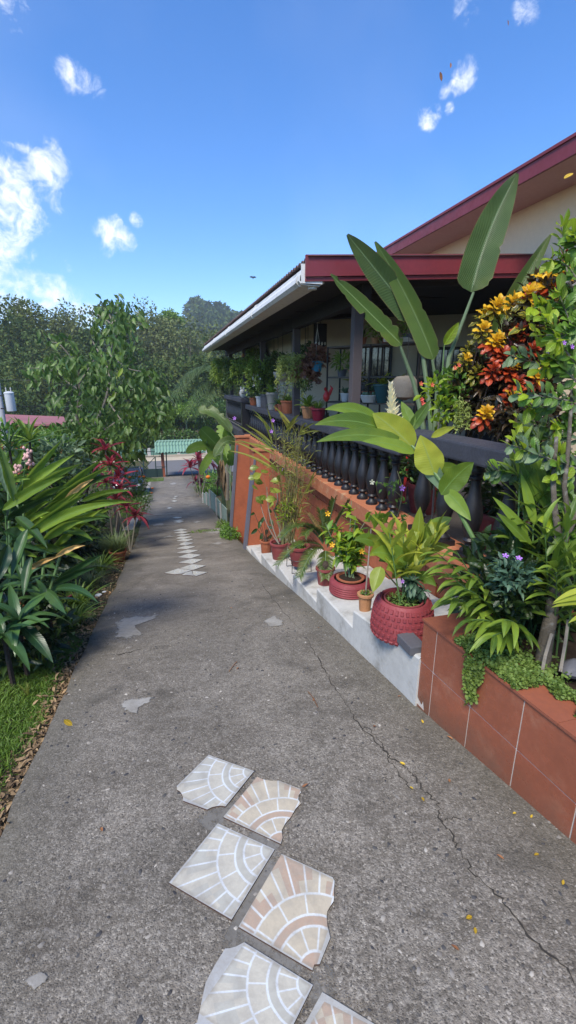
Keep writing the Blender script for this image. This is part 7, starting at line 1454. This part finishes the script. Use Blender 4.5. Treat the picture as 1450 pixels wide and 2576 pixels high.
tw = MB().tube([lay(gnd(x, y), .008) for x, y in ((577, 1690), (590, 1672), (597, 1665))], .0025, 5).build('twig', 'leaf_fallen_brown', None); tag(tw, 'thin dry twig in the middle of the drive', 'twig')
loose(yl, at(161, 1810, D=1.9), V(.6, .1, -.8), (0, -1, .3), .045, 'yellow-brown leaf in mid air above the left edge of the drive', 'leaves falling through the air', 'falling_leaf')
loose(bl_, at(1107, 180, D=4), V(.3, .1, -.9), (.2, -1, 0), .07, 'larger of two brown leaves falling against the sky', 'leaves falling through the air', 'falling_leaf')
loose(bl_, at(1134, 157, D=5), V(.1, .1, -.9), (.2, -1, 0), .05, 'smaller of two brown leaves falling against the sky', 'leaves falling through the air', 'falling_leaf')
loose(bl_, at(1278, 50, D=5), V(.1, .1, -.9), (.2, -1, 0), .05, 'topmost dark leaf falling against the sky', 'leaves falling through the air', 'falling_leaf')
loose(yl, at(1420, 450, D=3), V(.9, .1, .5), (-.3, -.3, .9), .08, 'pale leaf falling in front of the pink soffit', 'leaves falling through the air', 'falling_leaf')
c = at(637, 698, D=40); bd = thing('bird', 'small dark bird flying above the gutter', 'bird', c); MB().lathe(c, [(.01, -.15), (.05, -.05), (.055, .03), (.01, .14)], 8).build('body', 'bird_feather', bd, smooth=True)
for s_ in (-1, 1): MB().add([c+V(0, 0, .05), c+V(s_*.18, .02, .12), c+V(s_*.32, .05, .02), c+V(s_*.14, .02, -.03), c+V(0, 0, -.04)], [(0, 1, 2, 3, 4)]).build('wing', 'bird_feather', bd)
for i, (vx, vy, s_, m, lb) in enumerate([(185, 1512, .05, 'pale_stone_pot', 'pale cube-like stone in the litter under the ginger'), (248, 1492, .06, 'white_china', 'broken white tile shard in the leaf litter'), (262, 1484, .04, 'white_china', 'smaller white shard beside the broken tile piece'), (215, 1500, .04, 'grey_pot', 'dark stone between shard and ginger')]):
    p = gnd(vx, vy); c = GZ(p.x, p.y)+V(0, 0, .015); b = MB().prism([c+V(math.cos(a)*s_*random.uniform(.6, 1), math.sin(a)*s_*random.uniform(.5, 1), 0) for a in (0, 1.2, 2.4, 3.7, 5.1)], (random.uniform(-.01, .01), 0, s_*(.9 if i in (0, 3) else .15))).build('stone' if i in (0, 3) else 'tile_shard', m, None, loc=c, bevel=.004); tag(b, lb, 'stone' if i in (0, 3) else 'shard')

# ------------------------------------------------------------------ light haze in the valley air
hz = MB().box((-420, -80, -14), (520, 570, 78)).build('haze', 'grout', None); hz['kind'] = 'stuff'; hm = bpy.data.materials.new('haze_air'); hm.use_nodes = True; hm.node_tree.nodes.clear()
ho = hm.node_tree.nodes.new('ShaderNodeOutputMaterial'); hv_ = hm.node_tree.nodes.new('ShaderNodeVolumePrincipled'); hv_.inputs['Color'].default_value = (.86, .92, 1, 1); hv_.inputs['Density'].default_value = .0007; hv_.inputs['Anisotropy'].default_value = .2
hm.node_tree.links.new(hv_.outputs[0], ho.inputs['Volume']); hz.data.materials[0] = hm
